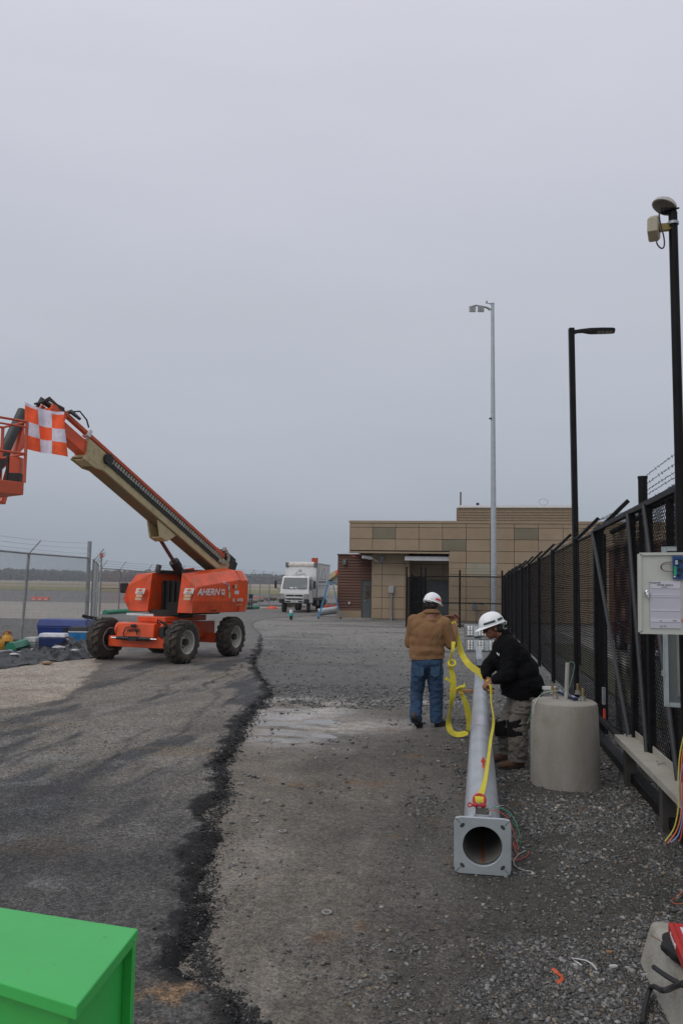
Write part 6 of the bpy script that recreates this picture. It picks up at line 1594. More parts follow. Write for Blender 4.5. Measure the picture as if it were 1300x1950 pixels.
for v in (.12, 1.45, 2.6, 3.4):
    q = S(u_c-.04+.05*(v % 1), v_c-v, z_c+.13); mb = MB(); mb.cyl(q, q+Z*.03, .012, n=6); mb.bar(q, q+SU*.08+Z*.02, .008, .008); mb.build('bolt', chrome, ch, world=True)
# hanging wire bundle
wl_ = [(w_yel, 'yellow', [(1301, 1400), (1293, 1440), (1290, 1490), (1291, 1530), (1283, 1575), (1265, 1602)]), (w_or, 'orange', [(1304, 1402), (1297, 1445), (1295, 1500), (1296, 1545), (1288, 1580), (1270, 1606)]), (w_blue, 'violet-blue', [(1303, 1440), (1294, 1480), (1293, 1515), (1298, 1555), (1290, 1590), (1275, 1604)]), (w_red, 'dark red', [(1306, 1400), (1300, 1450), (1299, 1520), (1300, 1560), (1296, 1590), (1292, 1602)])]
for m, nm, ps in wl_: wire('wire', nm+' wire in the bundle hanging at the right edge beside the thin pole', [Q(a, b, 4.3) for a, b in ps], .0030, m, 'wire', None)

# concrete block with red carton, bag and cables, lower right
zc = .22; k0 = P(1237, 1751, zc); uk, vk = k0.dot(SU), k0.dot(SV)
cb2 = MB(); sl_ = .06
cb2.hexa([S(uk-sl_, vk-2.2, -.05), S(uk+1.1, vk-2.2, -.05), S(uk+1.1, vk+.06, -.05), S(uk-sl_, vk+.06, -.05), S(uk+.02, vk-2.2, zc), S(uk+1.1, vk-2.2, zc), S(uk+1.1, vk, zc), S(uk+.0, vk, zc)])
slab = cb2.build('concrete_block', mat('block_concrete', (.36, .345, .30), .85, col2=(.27, .25, .21), spots=(.35, .7), scale=6, bump=.7, bscale=70, specks=(110, .64, (.12, .11, .09), .7), dirt=(5, .55, (.20, .17, .13), .6)), None, bevel=.03, seg=3)
tag(slab, 'rough pale concrete block in the lower right corner under the red carton', 'concrete block')
rbx = thing('red_carton', 'red cardboard carton with white lettering resting on a black bag at the lower right', 'carton', P(1290, 1790, zc))
r0 = CAM+ray(1271, 1756)*((.335-CAMZ)/ray(1271, 1756).z); r1 = CAM+ray(1304, 1838)*((.335-CAMZ)/ray(1304, 1838).z); ax1 = (r1-r0); ax1.z = 0; ax1.normalize(); ax2 = Vector((-ax1.y, ax1.x, 0))
if ax2.x < 0: ax2 = -ax2
def rp(a, b, z): return Vector((r0.x, r0.y, 0))+ax1*a+ax2*b+Z*z
red_c = mat('carton_red', (.42, .018, .015), .45, var=.08)
mb = MB(); mb.hexa([rp(0, 0, .285), rp(.42, 0, .285), rp(.42, .30, .285), rp(0, .30, .285), rp(0, 0, .335), rp(.42, 0, .335), rp(.42, .30, .335), rp(0, .30, .335)]); rbm = mb.build('carton', red_c, rbx, world=True, bevel=.003)
mb = MB(); mb.hexa([rp(.05, .045, .3352), rp(.36, .045, .3352), rp(.36, .26, .3352), rp(.05, .26, .3352), rp(.05, .045, .3362), rp(.36, .045, .3362), rp(.36, .26, .3362), rp(.05, .26, .3362)]); mb.build('white_label', mat('paper', (.53, .53, .60), .7, var=.02), rbm, world=True)
mb = MB(); mb.bar(rp(.0, .022, .336), rp(.42, .022, .336), .003, .002); mb.build('lid_edge', mat('carton_dark', (.20, .01, .01), .5), rbm, world=True)
lettering('Honeywell', .034, frame(rp(.15, -.002, .309), ax1, Z, -ax2), mat('lettering_white', (.75, .7, .7), .5), rbm, ext=.001)
bag = MB(); bm = bmesh.new(); bmesh.ops.create_icosphere(bm, subdivisions=4, radius=1)
cbg = P(1285, 1822, zc); vs = []
for v in bm.verts:
    w = 1+.22*noise.noise(v.co*1.7)+.06*noise.noise(v.co*6)
    vs.append((cbg.x+.06+v.co.x*.115*w, cbg.y-.02+v.co.y*.17*w, zc+.038+v.co.z*.045*w))
bag.add(vs, [tuple(q.index for q in f.verts) for f in bm.faces], smooth=True); bm.free()
tag(bag.build('black_bag', mat('black_fabric', (.010, .010, .011), .8, bump=.3, bscale=150)), 'soft black bag lying on the concrete block under the red carton', 'bag')
wire('cable', 'cut black cable end lying across the concrete block', [P(1243, 1841, .235), P(1258, 1852, zc+.015), P(1280, 1866, zc+.012), P(1310, 1882, zc+.012)], .011, black_plastic, 'cable')
wire('cable', 'thick black cable curving from the gravel up over the concrete block', [gz(1222, 1960, .02), gz(1228, 1925, .03), gz(1240, 1902, .06), P(1262, 1886, zc+.02), P(1285, 1878, zc+.012), P(1315, 1866, zc+.012)], .012, black_plastic, 'cable')
wire('wire', 'thin red wire sticking out of the black bag over the concrete', [P(1238, 1781, zc+.04), P(1250, 1788, zc+.05), P(1266, 1795, zc+.05), P(1280, 1790, zc+.07)], .0022, w_br)
wire('wire', 'orange wire loop on the ground left of the thin pole', [gz(1300, 1707, .05), gz(1288, 1709), gz(1278, 1716), gz(1284, 1723), gz(1300, 1728, .03)], .0026, w_or)
# scraps on the ground
scr = MB(); scr.ribbon([gz(1051, 1846), gz(1060, 1853), gz(1072, 1862), gz(1066, 1868), gz(1061, 1872)], [(0, 1, .2)]*5, .018, t=.004); tag(scr.build('orange_scrap', mat('scrap_orange', (.60, .10, .03), .6)), 'bent orange plastic scrap on the gravel near the bottom', 'scrap')
scr = MB(); scr.ribbon([gz(1107, 1840), gz(1097, 1834), gz(1087, 1827), gz(1100, 1829), gz(1115, 1832), gz(1127, 1838), gz(1136, 1849)], [(0, 1, .3)]*7, .007, t=.002); tag(scr.build('white_zip_tie', mat('tie_white', (.50, .49, .50), .5)), 'curled white plastic tie on the gravel near the bottom', 'tie')
rs = random.Random(9); labs = ['pale paper scrap on the gravel left of the concrete block', 'white scrap beside the gate foot near the channel', 'small white fleck between footing and lying pole', 'tan wood chip on the gravel by the concrete block']
for k, (px, py, w, h) in enumerate([(1168, 1842, .035, .014), (1166, 1441, .05, .035), (1028, 1395, .03, .02), (1158, 1815, .03, .012)]):
    q = gz(px, py, .01); mb = MB(); n = 7; pl_ = [(q.x+w*cos(2*pi*i/n)*rs.uniform(.6, 1)*.8, q.y+h*sin(2*pi*i/n)*rs.uniform(.6, 1.2)) for i in range(n)]; mb.prism(pl_, q.z-.004, q.z+.006); tag(mb.build('paper_scrap' if k != 3 else 'wood_chip', mat('tie_white', (.50, .49, .50), .5) if k != 3 else wd), labs[k], 'scrap')
for k, (px, py) in enumerate([(485, 1566), (538, 1585), (622, 1741), (458, 1493)]):
    q = gz(px, py, .006); mb = MB(); mb.lathe([(.020, 0), (.030, 0), (.030, .007), (.020, .007), (.020, 0)], 16, M=Matrix.Translation(q)); tag(mb.build('washer', mat('washer_pale', (.28, .27, .25), .6)), 'small pale ring '+['in the mud close to the rubble edge', 'in the mud further right of the rubble edge', 'lying alone near the bottom middle', 'half-way along the ragged edge'][k], 'washer', 'pale rings dropped in the mud')

# ---------------------------------------------------------------- green cabinet in the foreground
ZG = 1.12
grn = mat('green_enamel', (.040, .42, .085), .36, var=.05, scale=2.5, bump=.04, bscale=9, specks=(70, .70, (.02, .22, .05), .7), dirt=(9, .60, (.06, .33, .09), .5)); grn_d = grn
C1, C2 = P(264, 1768, ZG), P(147, 1916, ZG); B1, F1 = P(0, 1727, ZG), P(0, 1870, ZG)
L1 = C1+(B1-C1)*2.0; L2 = C2+(F1-C2)*3.2
gb = thing('green_cabinet', 'bright green metal cabinet in the lower left foreground', 'cabinet', (C2.x, C2.y, 0))
dn = Vector((0, 0, -.028))
mb = MB(); mb.hexa([L2+dn, C2+dn, C1+dn, L1+dn, L2, C2, C1, L1]); mb.build('lid', grn, gb, world=True, bevel=.004, seg=3)
ein = (C1-C2).normalized(); lin_ = (L2-C2).normalized(); i1 = C1+lin_*.004-ein*.004; 
D_ = Vector((0, 0, -ZG+.02))
k_ = .045
b2 = C2+lin_*k_+ein*.05; b1 = C1+lin_*.010-ein*.006; bL1 = L1-ein*.006; bL2 = L2+ein*.05
mb = MB(); mb.hexa([bL2+D_, b2+D_, b1+lin_*.02+D_, bL1+D_, bL2+dn*1.05, b2+dn*1.05, b1+lin_*.02+dn*1.05, bL1+dn*1.05]); bd_ = mb.build('body', grn, gb, world=True, bevel=.003)
mb = MB(); p0 = C1+lin_*.003-ein*.003; mb.hexa([p0+D_, p0-ein*.022+D_, p0-ein*.022+lin_*.03+D_, p0+lin_*.03+D_, p0+dn*1.05, p0-ein*.022+dn*1.05, p0-ein*.022+lin_*.03+dn*1.05, p0+lin_*.03+dn*1.05]); mb.build('corner_post', grn, gb, world=True, bevel=.003)
mb = MB(); q = C1-ein*.03+dn*.45; mb.cyl(q-lin_*.001, q-lin_*-.0-lin_*.003, .0022, n=10); mb.build('rivet', chrome, gb, world=True)

# ---------------------------------------------------------------- coolers and clutter by the left fence
def cooler(name, label, pxl, pxr, pyb, pyt, bodym, lidm, dep, lidf=.28, rz=0., cat='cooler', z0=.05):
    b = P((pxl+pxr)/2, pyb, z0); Dd = b.y; w = (pxr-pxl)/1570*Dd; h = Q((pxl+pxr)/2, pyt, Dd).z-z0
    t = thing(name, label, cat, (b.x, b.y+dep/2, z0), rz); hb = h*(1-lidf)
    mb = MB(); mb.hexa([(-w*.46, -dep*.46, 0), (w*.46, -dep*.46, 0), (w*.46, dep*.46, 0), (-w*.46, dep*.46, 0), (-w/2, -dep/2, hb), (w/2, -dep/2, hb), (w/2, dep/2, hb), (-w/2, dep/2, hb)]); mb.build('body', bodym, t, bevel=.02, seg=2)
    mb = MB(); mb.hexa([(-w*.515, -dep*.52, hb+.004), (w*.515, -dep*.52, hb+.004), (w*.515, dep*.52, hb+.004), (-w*.515, dep*.52, hb+.004), (-w*.47, -dep*.44, h), (w*.47, -dep*.44, h), (w*.47, dep*.44, h), (-w*.47, dep*.44, h)]); mb.build('lid', lidm, t, bevel=.02, seg=2)
    return t, w, h, hb
blue_box = mat('chest_blue', (.012, .040, .215), .35, var=.1)
t, w, h, hb = cooler('storage_chest', 'large blue plastic storage chest against the left fence', 70, 166, 1222, 1180, blue_box, blue_box, .8, .32, radians(-4), 'chest')
mb = MB(); mb.box((w*.08, -.405, h*.56), (.14, .03, .12)); mb.box((w*.40, -.405, h*.60), (.1, .03, .09)); mb.build('latch', black_plastic, t)
mb = MB(); mb.box((-w*.3, -.402, h*.62), (w*.4, .02, .02)); mb.build('seam_rib', blue_box, t)
t, w, h, hb = cooler('cooler', 'dark blue cooler with a white lid in front of the large blue chest', 72, 121, 1241, 1206.5, mat('cooler_navy', (.012, .030, .125), .4), mat('cooler_white', (.60, .60, .66), .4), .42, .22, radians(3))
for x in (-1, 1): mb = MB(); mb.box((x*w*.52, 0, hb*.85), (.04, .16, .05)); mb.build('handle', mat('cooler_white', (.60, .60, .66), .4), t, bevel=.008)
t, w, h, hb = cooler('cooler', 'light blue cooler with a black lid near the lift tyre', 129, 163, 1226, 1194, mat('cooler_sky', (.02, .22, .52), .4), black_plastic, .45, .26, radians(6))
mb = MB(); mb.box((-w*.1, -.235, hb*.70), (.16, .02, .02)); mb.box((-w*.1, -.232, hb*.52), (.16, .02, .02)); mb.build('handle', mat('cooler_sky', (.02, .22, .52), .4), t); mb = MB(); mb.box((0, -.001, hb-.012), (w*1.03, .47, .035)); mb.build('white_rim', trimw, t)
cooler('tote', 'small pale grey lidded tub left of the navy cooler', 46, 70, 1238, 1214, mat('tote_grey', (.34, .35, .34), .5), mat('tote_lid', (.40, .40, .38), .5), .4, .4, radians(-8), 'tub')
def can(label, px, pyb, pyt):
    b = P(px, pyb, .05); Dd = b.y; h = Q(px, pyt, Dd).z-.05; t = thing('fuel_can', label, 'fuel can', b, .3, 'yellow cans by the fence'); ym = mat('can_yellow', (.55, .27, .02), .45)
    mb = MB(); mb.lathe([(0, 0), (.16, 0), (.17, .03), (.15, h*.62), (.10, h*.75), (.055, h*.8), (.055, h*.9), (0, h*.9)], 20); mb.build('body', ym, t)
    mb = MB(); mb.tube([(-.09, 0, h*.70), (-.10, 0, h*.9), (0, 0, h*.98), (.10, 0, h*.9), (.09, 0, h*.7)], .016, 8); mb.cyl((.04, -.03, h*.88), (.05, -.05, h), .03, n=10); mb.build('handle', mat('can_cap', (.35, .12, .02), .5), t)
    mb = MB(); mb.box((.02, -.15, h*.35), (.12, .03, .12)); mb.build('dark_label', black_plastic, t)
can('yellow fuel can standing by the fence, right one of two', 13, 1238, 1201); can('yellow fuel can cut by the left edge of the picture', -6, 1240, 1210)
wire('green_hose_end', 'short fat green hose lying beside the yellow cans', [P(20, 1234, .2), P(34, 1231, .19), P(50, 1226, .2)], .15, green_hose, 'hose')
wire('white_pipe', 'grey white pipe lying on the tarp at the left edge', [P(-60, 1250, .15), P(22, 1241, .15)], .06, mat('pipe_greywhite', (.36, .38, .39), .5), 'pipe')
wire('white_pipe', 'thin white strip of trim lying beside the tarp', [P(4, 1249, .1), P(46, 1241, .1)], .035, trimw, 'pipe')
# sawhorse next to the tyre
sw = thing('sawhorse', 'black folding sawhorse between the coolers and the lift tyre', 'sawhorse', P(172, 1228, .05))
D3 = P(172, 1224, .05).y
mb = MB(); mb.bar(Q(157, 1173, D3), Q(184, 1178, D3+.2), .09, .10); mb.build('beam', black_plastic, sw, world=True, bevel=.01)
for a, b in ((164, 166), (176, 168), (180, 182)):
    mb = MB(); e0_ = Q(a+4, 1177, D3+.05); e1_ = P(b-2, 1228 if b < 180 else 1218, .05); mb.bar(e0_, e1_, .05, .05); mb.build('leg', black_plastic, sw, world=True)
# crumpled black tarpaulin
tn = 150; tm = 60; mb = MB(); vs = []
A0, A1, A2, A3 = P(-60, 1278, .1), P(186, 1250, .1), P(170, 1224, .1), P(-60, 1244, .1)
for j in range(tm+1):
    for i in range(tn+1):
        f, g_ = i/tn, j/tm; p = A0.lerp(A1, f).lerp(A3.lerp(A2, f), g_)
        e_ = min(f, 1-f, g_, 1-g_)*6; e_ = min(1, max(0, e_+.5*noise.noise(Vector((f*9, g_*5, 3)))))
        h = abs(noise.noise(Vector((f*6, g_*3.2, 0))))*.24+abs(noise.noise(Vector((f*13, g_*8, 4))))*.22+abs(noise.noise(Vector((f*34, g_*16, 9))))*.07
        h *= (.45+.55*f)*(.75+.45*float(sstep(.5, .62, np.array(f))))
        p = p+Vector((.10*noise.noise(Vector((f*20, g_*8, 7))), .22*noise.noise(Vector((f*14, g_*6, 1)))*(1 if g_ < .5 else .6), 0))
        vs.append((p.x, p.y, .085+h*e_+(.012 if e_ > .02 else -.012)))
fs = [(j*(tn+1)+i, j*(tn+1)+i+1, (j+1)*(tn+1)+i+1, (j+1)*(tn+1)+i) for j in range(tm) for i in range(tn)]
mb.add(vs, fs, smooth=True)
tag(mb.build('tarpaulin', mat('tarp_black', (.010, .010, .011), .36, col2=(.03, .028, .025), spots=(.5, .75), scale=3, spec=.18), None, fix=False), 'crumpled black plastic sheeting spread on the ground left of the lift', 'sheeting')

rs = random.Random(3); dl = ['white crumpled paper on the black sheeting near the tyre', 'pale plastic bag scrap on the middle of the black sheeting', 'small white litter in front of the navy cooler', 'tan cardboard piece at the near edge of the black sheeting', 'pale litter on the black sheeting at the left']
for k, (px, py, zz, w) in enumerate([(143, 1238, .30, .10), (112, 1233, .28, .16), (66, 1237, .12, .12), (90, 1262, .12, .14), (28, 1246, .18, .12)]):
    q = P(px, py, zz); mb = MB(); bm = bmesh.new(); bmesh.ops.create_icosphere(bm, subdivisions=2, radius=1)
    vs = [(q.x+v.co.x*w*(1+.5*noise.noise(v.co*3+Vector((k, 0, 0)))), q.y+v.co.y*w*.6, q.z+v.co.z*w*.30*(1+.9*noise.noise(v.co*4))) for v in bm.verts]; mb.add(vs, [tuple(x.index for x in f.verts) for f in bm.faces]); bm.free()
    tag(mb.build('crumpled_paper' if k != 3 else 'cardboard_piece', mat('tie_white', (.50, .49, .50), .5) if k != 3 else mat('cardboard', (.30, .20, .12), .8)), dl[k], 'paper' if k != 3 else 'cardboard')
# ---------------------------------------------------------------- people
def prim_cap(bm, p0, r0, p1, r1, flat=1.0, fdir=None, n=16):
    """tapered capsule; flat squeezes it along fdir"""
    p0, p1 = Vector(p0), Vector(p1); d = p1-p0; L = d.length; dz = d.normalized()
    rows = []
    for i in range(5): a = -pi/2+pi/2*i/4; rows.append((r0*cos(a)+1e-4, r0*sin(a)))
    for i in range(5): a = pi/2*i/4; rows.append((r1*cos(a)+1e-4, L+r1*sin(a)))
    M = Matrix.Translation(p0) @ dz.to_track_quat('Z', 'Y').to_matrix().to_4x4()
    vs = []
    for r, z in rows:
        for k in range(n):
            t = 2*pi*k/n; q = M @ Vector((r*cos(t), r*sin(t), z))
            if fdir is not None:
                f = Vector(fdir).normalized(); c = p0+dz*(q-p0).dot(dz); w = (q-c).dot(f); q = q+f*w*(flat-1)
            vs.append(bm.verts.new(q))
    R_ = len(rows)
    for i in range(R_-1):
        for k in range(n): bm.faces.new((vs[i*n+k], vs[i*n+(k+1) % n], vs[(i+1)*n+(k+1) % n], vs[(i+1)*n+k]))
    bm.faces.new(list(reversed(vs[:n]))); bm.faces.new(vs[-n:])
def prim_ell(bm, c, rad_, ax=None):
    M = Matrix.Translation(Vector(c)) @ (ax.to_4x4() if ax is not None else Matrix()) @ Matrix.Diagonal((*rad_, 1))
    bmesh.ops.create_icosphere(bm, subdivisions=3, radius=1, matrix=M)
def organic(name, prims, mat_, parent, voxel=.009, smooth=6, wr=0., wf=(9, 9, 4), cuts=(), extra=None, w2=0.):
    bm = bmesh.new()
    for p in prims:
        if p[0] == 'c': prim_cap(bm, *p[1:])
        else: prim_ell(bm, *p[1:])
    me = bpy.data.meshes.new('tmp'); bm.to_mesh(me); bm.free()
    ob = bpy.data.objects.new('tmp', me)
    r = ob.modifiers.new('r', 'REMESH'); r.mode = 'VOXEL'; r.voxel_size = voxel; r.use_smooth_shade = True
    s = ob.modifiers.new('s', 'SMOOTH'); s.iterations = smooth; s.factor = .6
    m2 = evaluated_mesh(ob)
    m2.name = name
    if wr or w2:
        nrm = [v.normal.copy() for v in m2.vertices]; cos_ = [v.co.copy() for v in m2.vertices]
        for v, q, nv in zip(m2.vertices, cos_, nrm):
            a = noise.noise(Vector((q.x*wf[0], q.y*wf[1], q.z*wf[2])))
            b = noise.noise(Vector((q.x*wf[0]*2.3+5, q.y*wf[1]*2.3, q.z*wf[2]*2.6+a*2)))
            c = 1-abs(noise.noise(Vector((q.x*wf[0]*1.2+a*1.5, q.y*wf[1]*1.2, q.z*wf[2]*2.0+3))))*2.6
            h = wr*(a*.9+b*.5)+w2*max(c, -.4)
            if extra: h += extra(q)
            v.co = q+nv*h
    bm = bmesh.new(); bm.from_mesh(m2)
    for co_, no_ in cuts:
        res = bmesh.ops.bisect_plane(bm, geom=bm.verts[:]+bm.edges[:]+bm.faces[:], plane_co=co_, plane_no=no_, clear_outer=True)
    Mi = WM(parent).inverted()
    bm.transform(Mi); bm.to_mesh(m2); bm.free()
    m2.materials.clear(); m2.materials.append(mat_)
    for p in m2.polygons: p.use_smooth = True
    o = bpy.data.objects.new(name, m2); COL.objects.link(o); o.parent = parent
    return o
skin = mat('skin_tan', (.27, .115, .065), .5, col2=(.20, .08, .045), scale=20)
hairm = mat('dark_hair', (.012, .009, .008), .6, bump=.4, bscale=250)
hatm = mat('hat_white', (.80, .80, .82), .28, var=.02, coat=.3)
def basis(fwd, up):
    f = Vector(fwd).normalized(); u = Vector(up); u = (u-f*u.dot(f)).normalized(); r = f.cross(u); return f, u, r     # r = person's right
def head_prims(c, f, u, r, k=1.0):
    """c = centre of the skull"""
    ax = Matrix((r, f, u)).transposed()
    P_ = lambda a, b, d: c+r*a*k+f*b*k+u*d*k
    return [('e', P_(0, -.008, .025), (.077*k, .097*k, .098*k), ax), ('e', P_(0, .025, -.045), (.062*k, .070*k, .070*k), ax), ('e', P_(0, .052, -.088), (.034*k, .034*k, .026*k), ax),
            ('c', P_(0, .088, .012), .010*k, P_(0, .112, -.022), .014*k), ('e', P_(.018, .096, -.028), (.011*k, .014*k, .009*k), ax), ('e', P_(-.018, .096, -.028), (.011*k, .014*k, .009*k), ax),
            ('e', P_(0, .085, -.058), (.026*k, .014*k, .006*k), ax), ('e', P_(0, .083, -.068), (.022*k, .014*k, .006*k), ax), ('c', P_(-.032, .078, .027), .012*k, P_(.032, .078, .027), .012*k),
            ('e', P_(.080, -.005, -.012), (.010*k, .020*k, .032*k), ax), ('e', P_(-.080, -.005, -.012), (.010*k, .020*k, .032*k), ax), ('e', P_(.045, .060, -.022), (.024*k, .022*k, .022*k), ax), ('e', P_(-.045, .060, -.022), (.024*k, .022*k, .022*k), ax)]
def hand_prims(wr_, d, palm_n, thumb_side, curl=.5, k=1.0):
    """wrist point, finger direction, palm normal (towards what is held), side of the thumb"""
    d = Vector(d).normalized(); nn = Vector(palm_n); nn = (nn-d*nn.dot(d)).normalized(); t = Vector(thumb_side); t = (t-d*t.dot(d)-nn*t.dot(nn)).normalized()
    out = []; w = Vector(wr_)
    for j, o in enumerate((.030, .010, -.011, -.030)):
        out.append(('c', w+t*o*.55*k, .017*k, w+d*.085*k+t*o*k, .0125*k))
        L = (.042, .047, .044, .034)[j]*k; a = 0.; p = w+d*.088*k+t*o*1.05*k
        for seg in range(3):
            a += curl*(.55, 1.0, .8)[seg]*(1+.12*j); q = p+(d*cos(a)+nn*sin(a))*L*(1, .62, .5)[seg]
            out.append(('c', p, (.0100, .0090, .0082)[seg]*k, q, (.0092, .0084, .0072)[seg]*k)); p = q
    p = w+d*.022*k+t*.030*k; q = p+(d*.6+t*.75+nn*.35).normalized()*.045*k; s_ = q+(d*.85+t*.15+nn*.55).normalized()*.034*k; e_ = s_+(d*.8+nn*.6-t*.1).normalized()*.026*k
    out += [('c', p, .016*k, q, .0125*k), ('c', q, .0122*k, s_, .0105*k), ('c', s_, .0102*k, e_, .0085*k)]
    return out
def hard_hat(parent, c, f, u, r, stripe, k=1.0, name='hard_hat'):
    M = frame(c, r, f, u)
    h = bpy.data.objects.new(name, None); COL.objects.link(h); h.parent = parent
    N_, n = 18, 48; vs = []
    for lay in (0, 1):
        for i in range(N_+1):
            ph = pi/2*i/N_; s_ = 1-.03*lay
            for j in range(n):
                t = 2*pi*j/n; ridge = .006*math.exp(-(cos(t)*sin(ph)*.125/.022)**2)+.003*math.exp(-((abs(cos(t)*sin(ph))*.125-.05)/.009)**2)
                sh = sin(ph)**.92
                vs.append(M @ Vector((.120*k*s_*cos(t)*sh, .146*k*s_*sin(t)*sh, (.128*k*cos(ph)**.95 if cos(ph) > 0 else 0)*s_+ridge*(1-lay)*cos(ph)**.5)))
    fs = []; tot = (N_+1)*n
    for lay in (0, 1):
        for i in range(N_):
            for j in range(n): j2 = (j+1) % n; b = lay*tot; fs.append((b+i*n+j, b+i*n+j2, b+(i+1)*n+j2, b+(i+1)*n+j))
    mb = MB(); mb.add(vs, fs, smooth=True)
    # brim: short all round, a peak in front
    vs = []; 
    for s_ in (0, 1, 2, 3):
        for j in range(n):
            t = 2*pi*j/n; pk = max(0, sin(t))**3; e = .012+.050*pk
            rx, ry = .118*k, .144*k
            if s_ in (1, 2): rx += e*.8; ry += e
            z = (0.002, -.010-.012*pk, -.014-.012*pk, -.006)[s_]
            vs.append(M @ Vector((rx*cos(t), ry*sin(t), z)))
    fs = [(a*n+j, a*n+(j+1) % n, ((a+1) % 4)*n+(j+1) % n, ((a+1) % 4)*n+j) for a in range(4) for j in range(n)]
    mb.add(vs, fs, smooth=True); sh_ = mb.build('shell', hatm, h, world=True)
    mb = MB(); mb.tube([M @ Vector((0.02, -.150*k, -.008)), M @ Vector((.0, -.17*k, -.035)), M @ Vector((-.0, -.155*k, -.055)), M @ Vector((.0, -.125*k, -.045))], .006, 8); mb.tube([M @ Vector((.10*cos(t)*k, -.02+.125*sin(t)*k, -.025)) for t in [pi*1.15+pi*.7*i/10 for i in range(11)]], .007, 6); mb.build('suspension_strap', trimw, h, world=True)
    if stripe:
        col, spans = stripe
        mb = MB()
        for (t0, t1, z0, z1) in spans:
            m_ = 14; vs = []
            for lay in (.0015, .0035):
                for z in (z0, z1):
                    ph = math.acos(min(1, (z/.128))**(1/.95))
                    for j in range(m_+1):
                        t = t0+(t1-t0)*j/m_; sh = sin(ph)**.92; vs.append(M @ Vector(((.120*k*sh+lay+.001)*cos(t), (.146*k*sh+lay+.001)*sin(t), z*k+.002)))
            w = m_+1
            fs = []
            for j in range(m_):
                fs += [(2*w+j, 2*w+j+1, 3*w+j+1, 3*w+j), (j, w+j, w+j+1, j+1), (j, j+1, 2*w+j+1, 2*w+j), (w+j, 3*w+j, 3*w+j+1, w+j+1)]
            mb.add(vs, fs, smooth=True)
        mb.build('reflective_stripe', col, h, world=True)
    return h
def boot(name, parent, heel, toe, up, m, sole_m, k=1.0, shaft=None):
    f, u, r = basis(Vector(toe)-Vector(heel), up); L = (Vector(toe)-Vector(heel)).length; hh = Vector(heel)
    ax = Matrix((r, f, u)).transposed()
    pr = [('e', hh+f*.055+u*.060, (.042*k, .06*k, .058*k), ax), ('c', hh+f*.06+u*.055, .040*k, hh+f*(L-.10)+u*.045, .046*k), ('e', hh+f*(L-.065)+u*.042, (.050*k, .068*k, .038*k), ax), ('c', hh+f*.055+u*.06, .048*k, hh+f*.05+u*.15, .052*k)]
    b = organic(name, pr, m, parent, .007, 4, .0015, (30, 30, 30), cuts=[(hh+u*.018, -u)])
    n = 24; mb = MB(); vs = []
    for z in (0, .026):
        for j in range(n):
            t = 2*pi*j/n; wv_ = .047+.008*sin(t); vs.append(hh+f*(L/2+(L/2+.008)*sin(t))+r*wv_*k*cos(t)*(1 if abs(sin(t)) < .85 else .9)+u*z)
    mb.add(vs, [tuple(range(n)), tuple(reversed(range(n, 2*n)))]+[(j, (j+1) % n, (j+1) % n+n, j+n) for j in range(n)])
    mb.build('sole', sole_m, b, world=True, bevel=.003)
    return b
denim = mat('blue_denim', (.028, .075, .155), .85, col2=(.016, .035, .075), spots=(.36, .66), scale=7, bump=.35, bscale=160)
jack = mat('tan_jacket', (.245, .130, .058), .85, col2=(.190, .096, .040), spots=(.35, .7), scale=5, bump=.3, bscale=140)
sole_m = mat('sole_dark', (.020, .016, .014), .8)

# --- worker in the tan jacket, back to the camera
ZL = surf_z(*P(812, 1385)[:2]); 
def J(px, py, Y): return Q(px, py, Y)
g0 = P(815, 1384); m1 = thing('person', 'worker in tan jacket, blue jeans and white hard hat, seen from behind with yellow strap', 'person', (g0.x, g0.y, 0))
Yb = g0.y
pel = J(813, 1256, Yb); ch_ = J(815, 1208, Yb); shL, shR = J(788, 1181, Yb+.02), J(846, 1187, Yb-.03); nk = J(821, 1166, Yb)
hd_c = J(823.5, 1149, Yb+.02); hf, hu, hr_ = basis((.55, .83, -.05), (.10, .05, 1))
hipL, hipR = J(799, 1268, Yb), J(826, 1268, Yb); knL, knR = J(793, 1319, Yb+.05), J(830, 1324, Yb+.02); anL, anR = J(791, 1362, Yb-.10), J(830, 1369, Yb+.02)
elL, elR = J(781, 1224, Yb+.12), J(858, 1226, Yb-.02)
hwL, hwR = J(842, 1181, Yb+.36), J(865, 1188, Yb+.34)
fL = Vector((.75, .2, .35)); fR = Vector((-.15, .5, .9))
body_pr = head_prims(hd_c, hf, hu, hr_, .97) + [('c', hd_c-hu*.05-hf*.02, .058, nk-Z*.03, .062), ('c', nk-Z*.06, .10, ch_, .135), ('c', ch_, .15, pel, .155), ('c', shL, .05, shR, .05),
    ('c', shL, .052, elL, .042), ('c', elL, .040, hwL, .027), ('c', shR, .052, elR, .042), ('c', elR, .040, hwR, .027),
    ('c', hipL, .085, knL, .058), ('c', knL, .054, anL, .038), ('c', hipR, .085, knR, .058), ('c', knR, .054, anR, .038), ('c', anL, .036, anL+Vector((.05, .12, -.09)), .034), ('c', anR, .036, anR+Vector((.08, .12, -.05)), .034)]
body_pr += hand_prims(hwL, (.85, .25, .40), (.1, -.6, -.5), (-.2, .1, .9), .55)
body_pr += hand_prims(hwR, (.25, .3, .85), (-.1, -.9, -.1), (-.9, -.1, .1), .9)
organic('body', body_pr, skin, m1, .0058, 2)
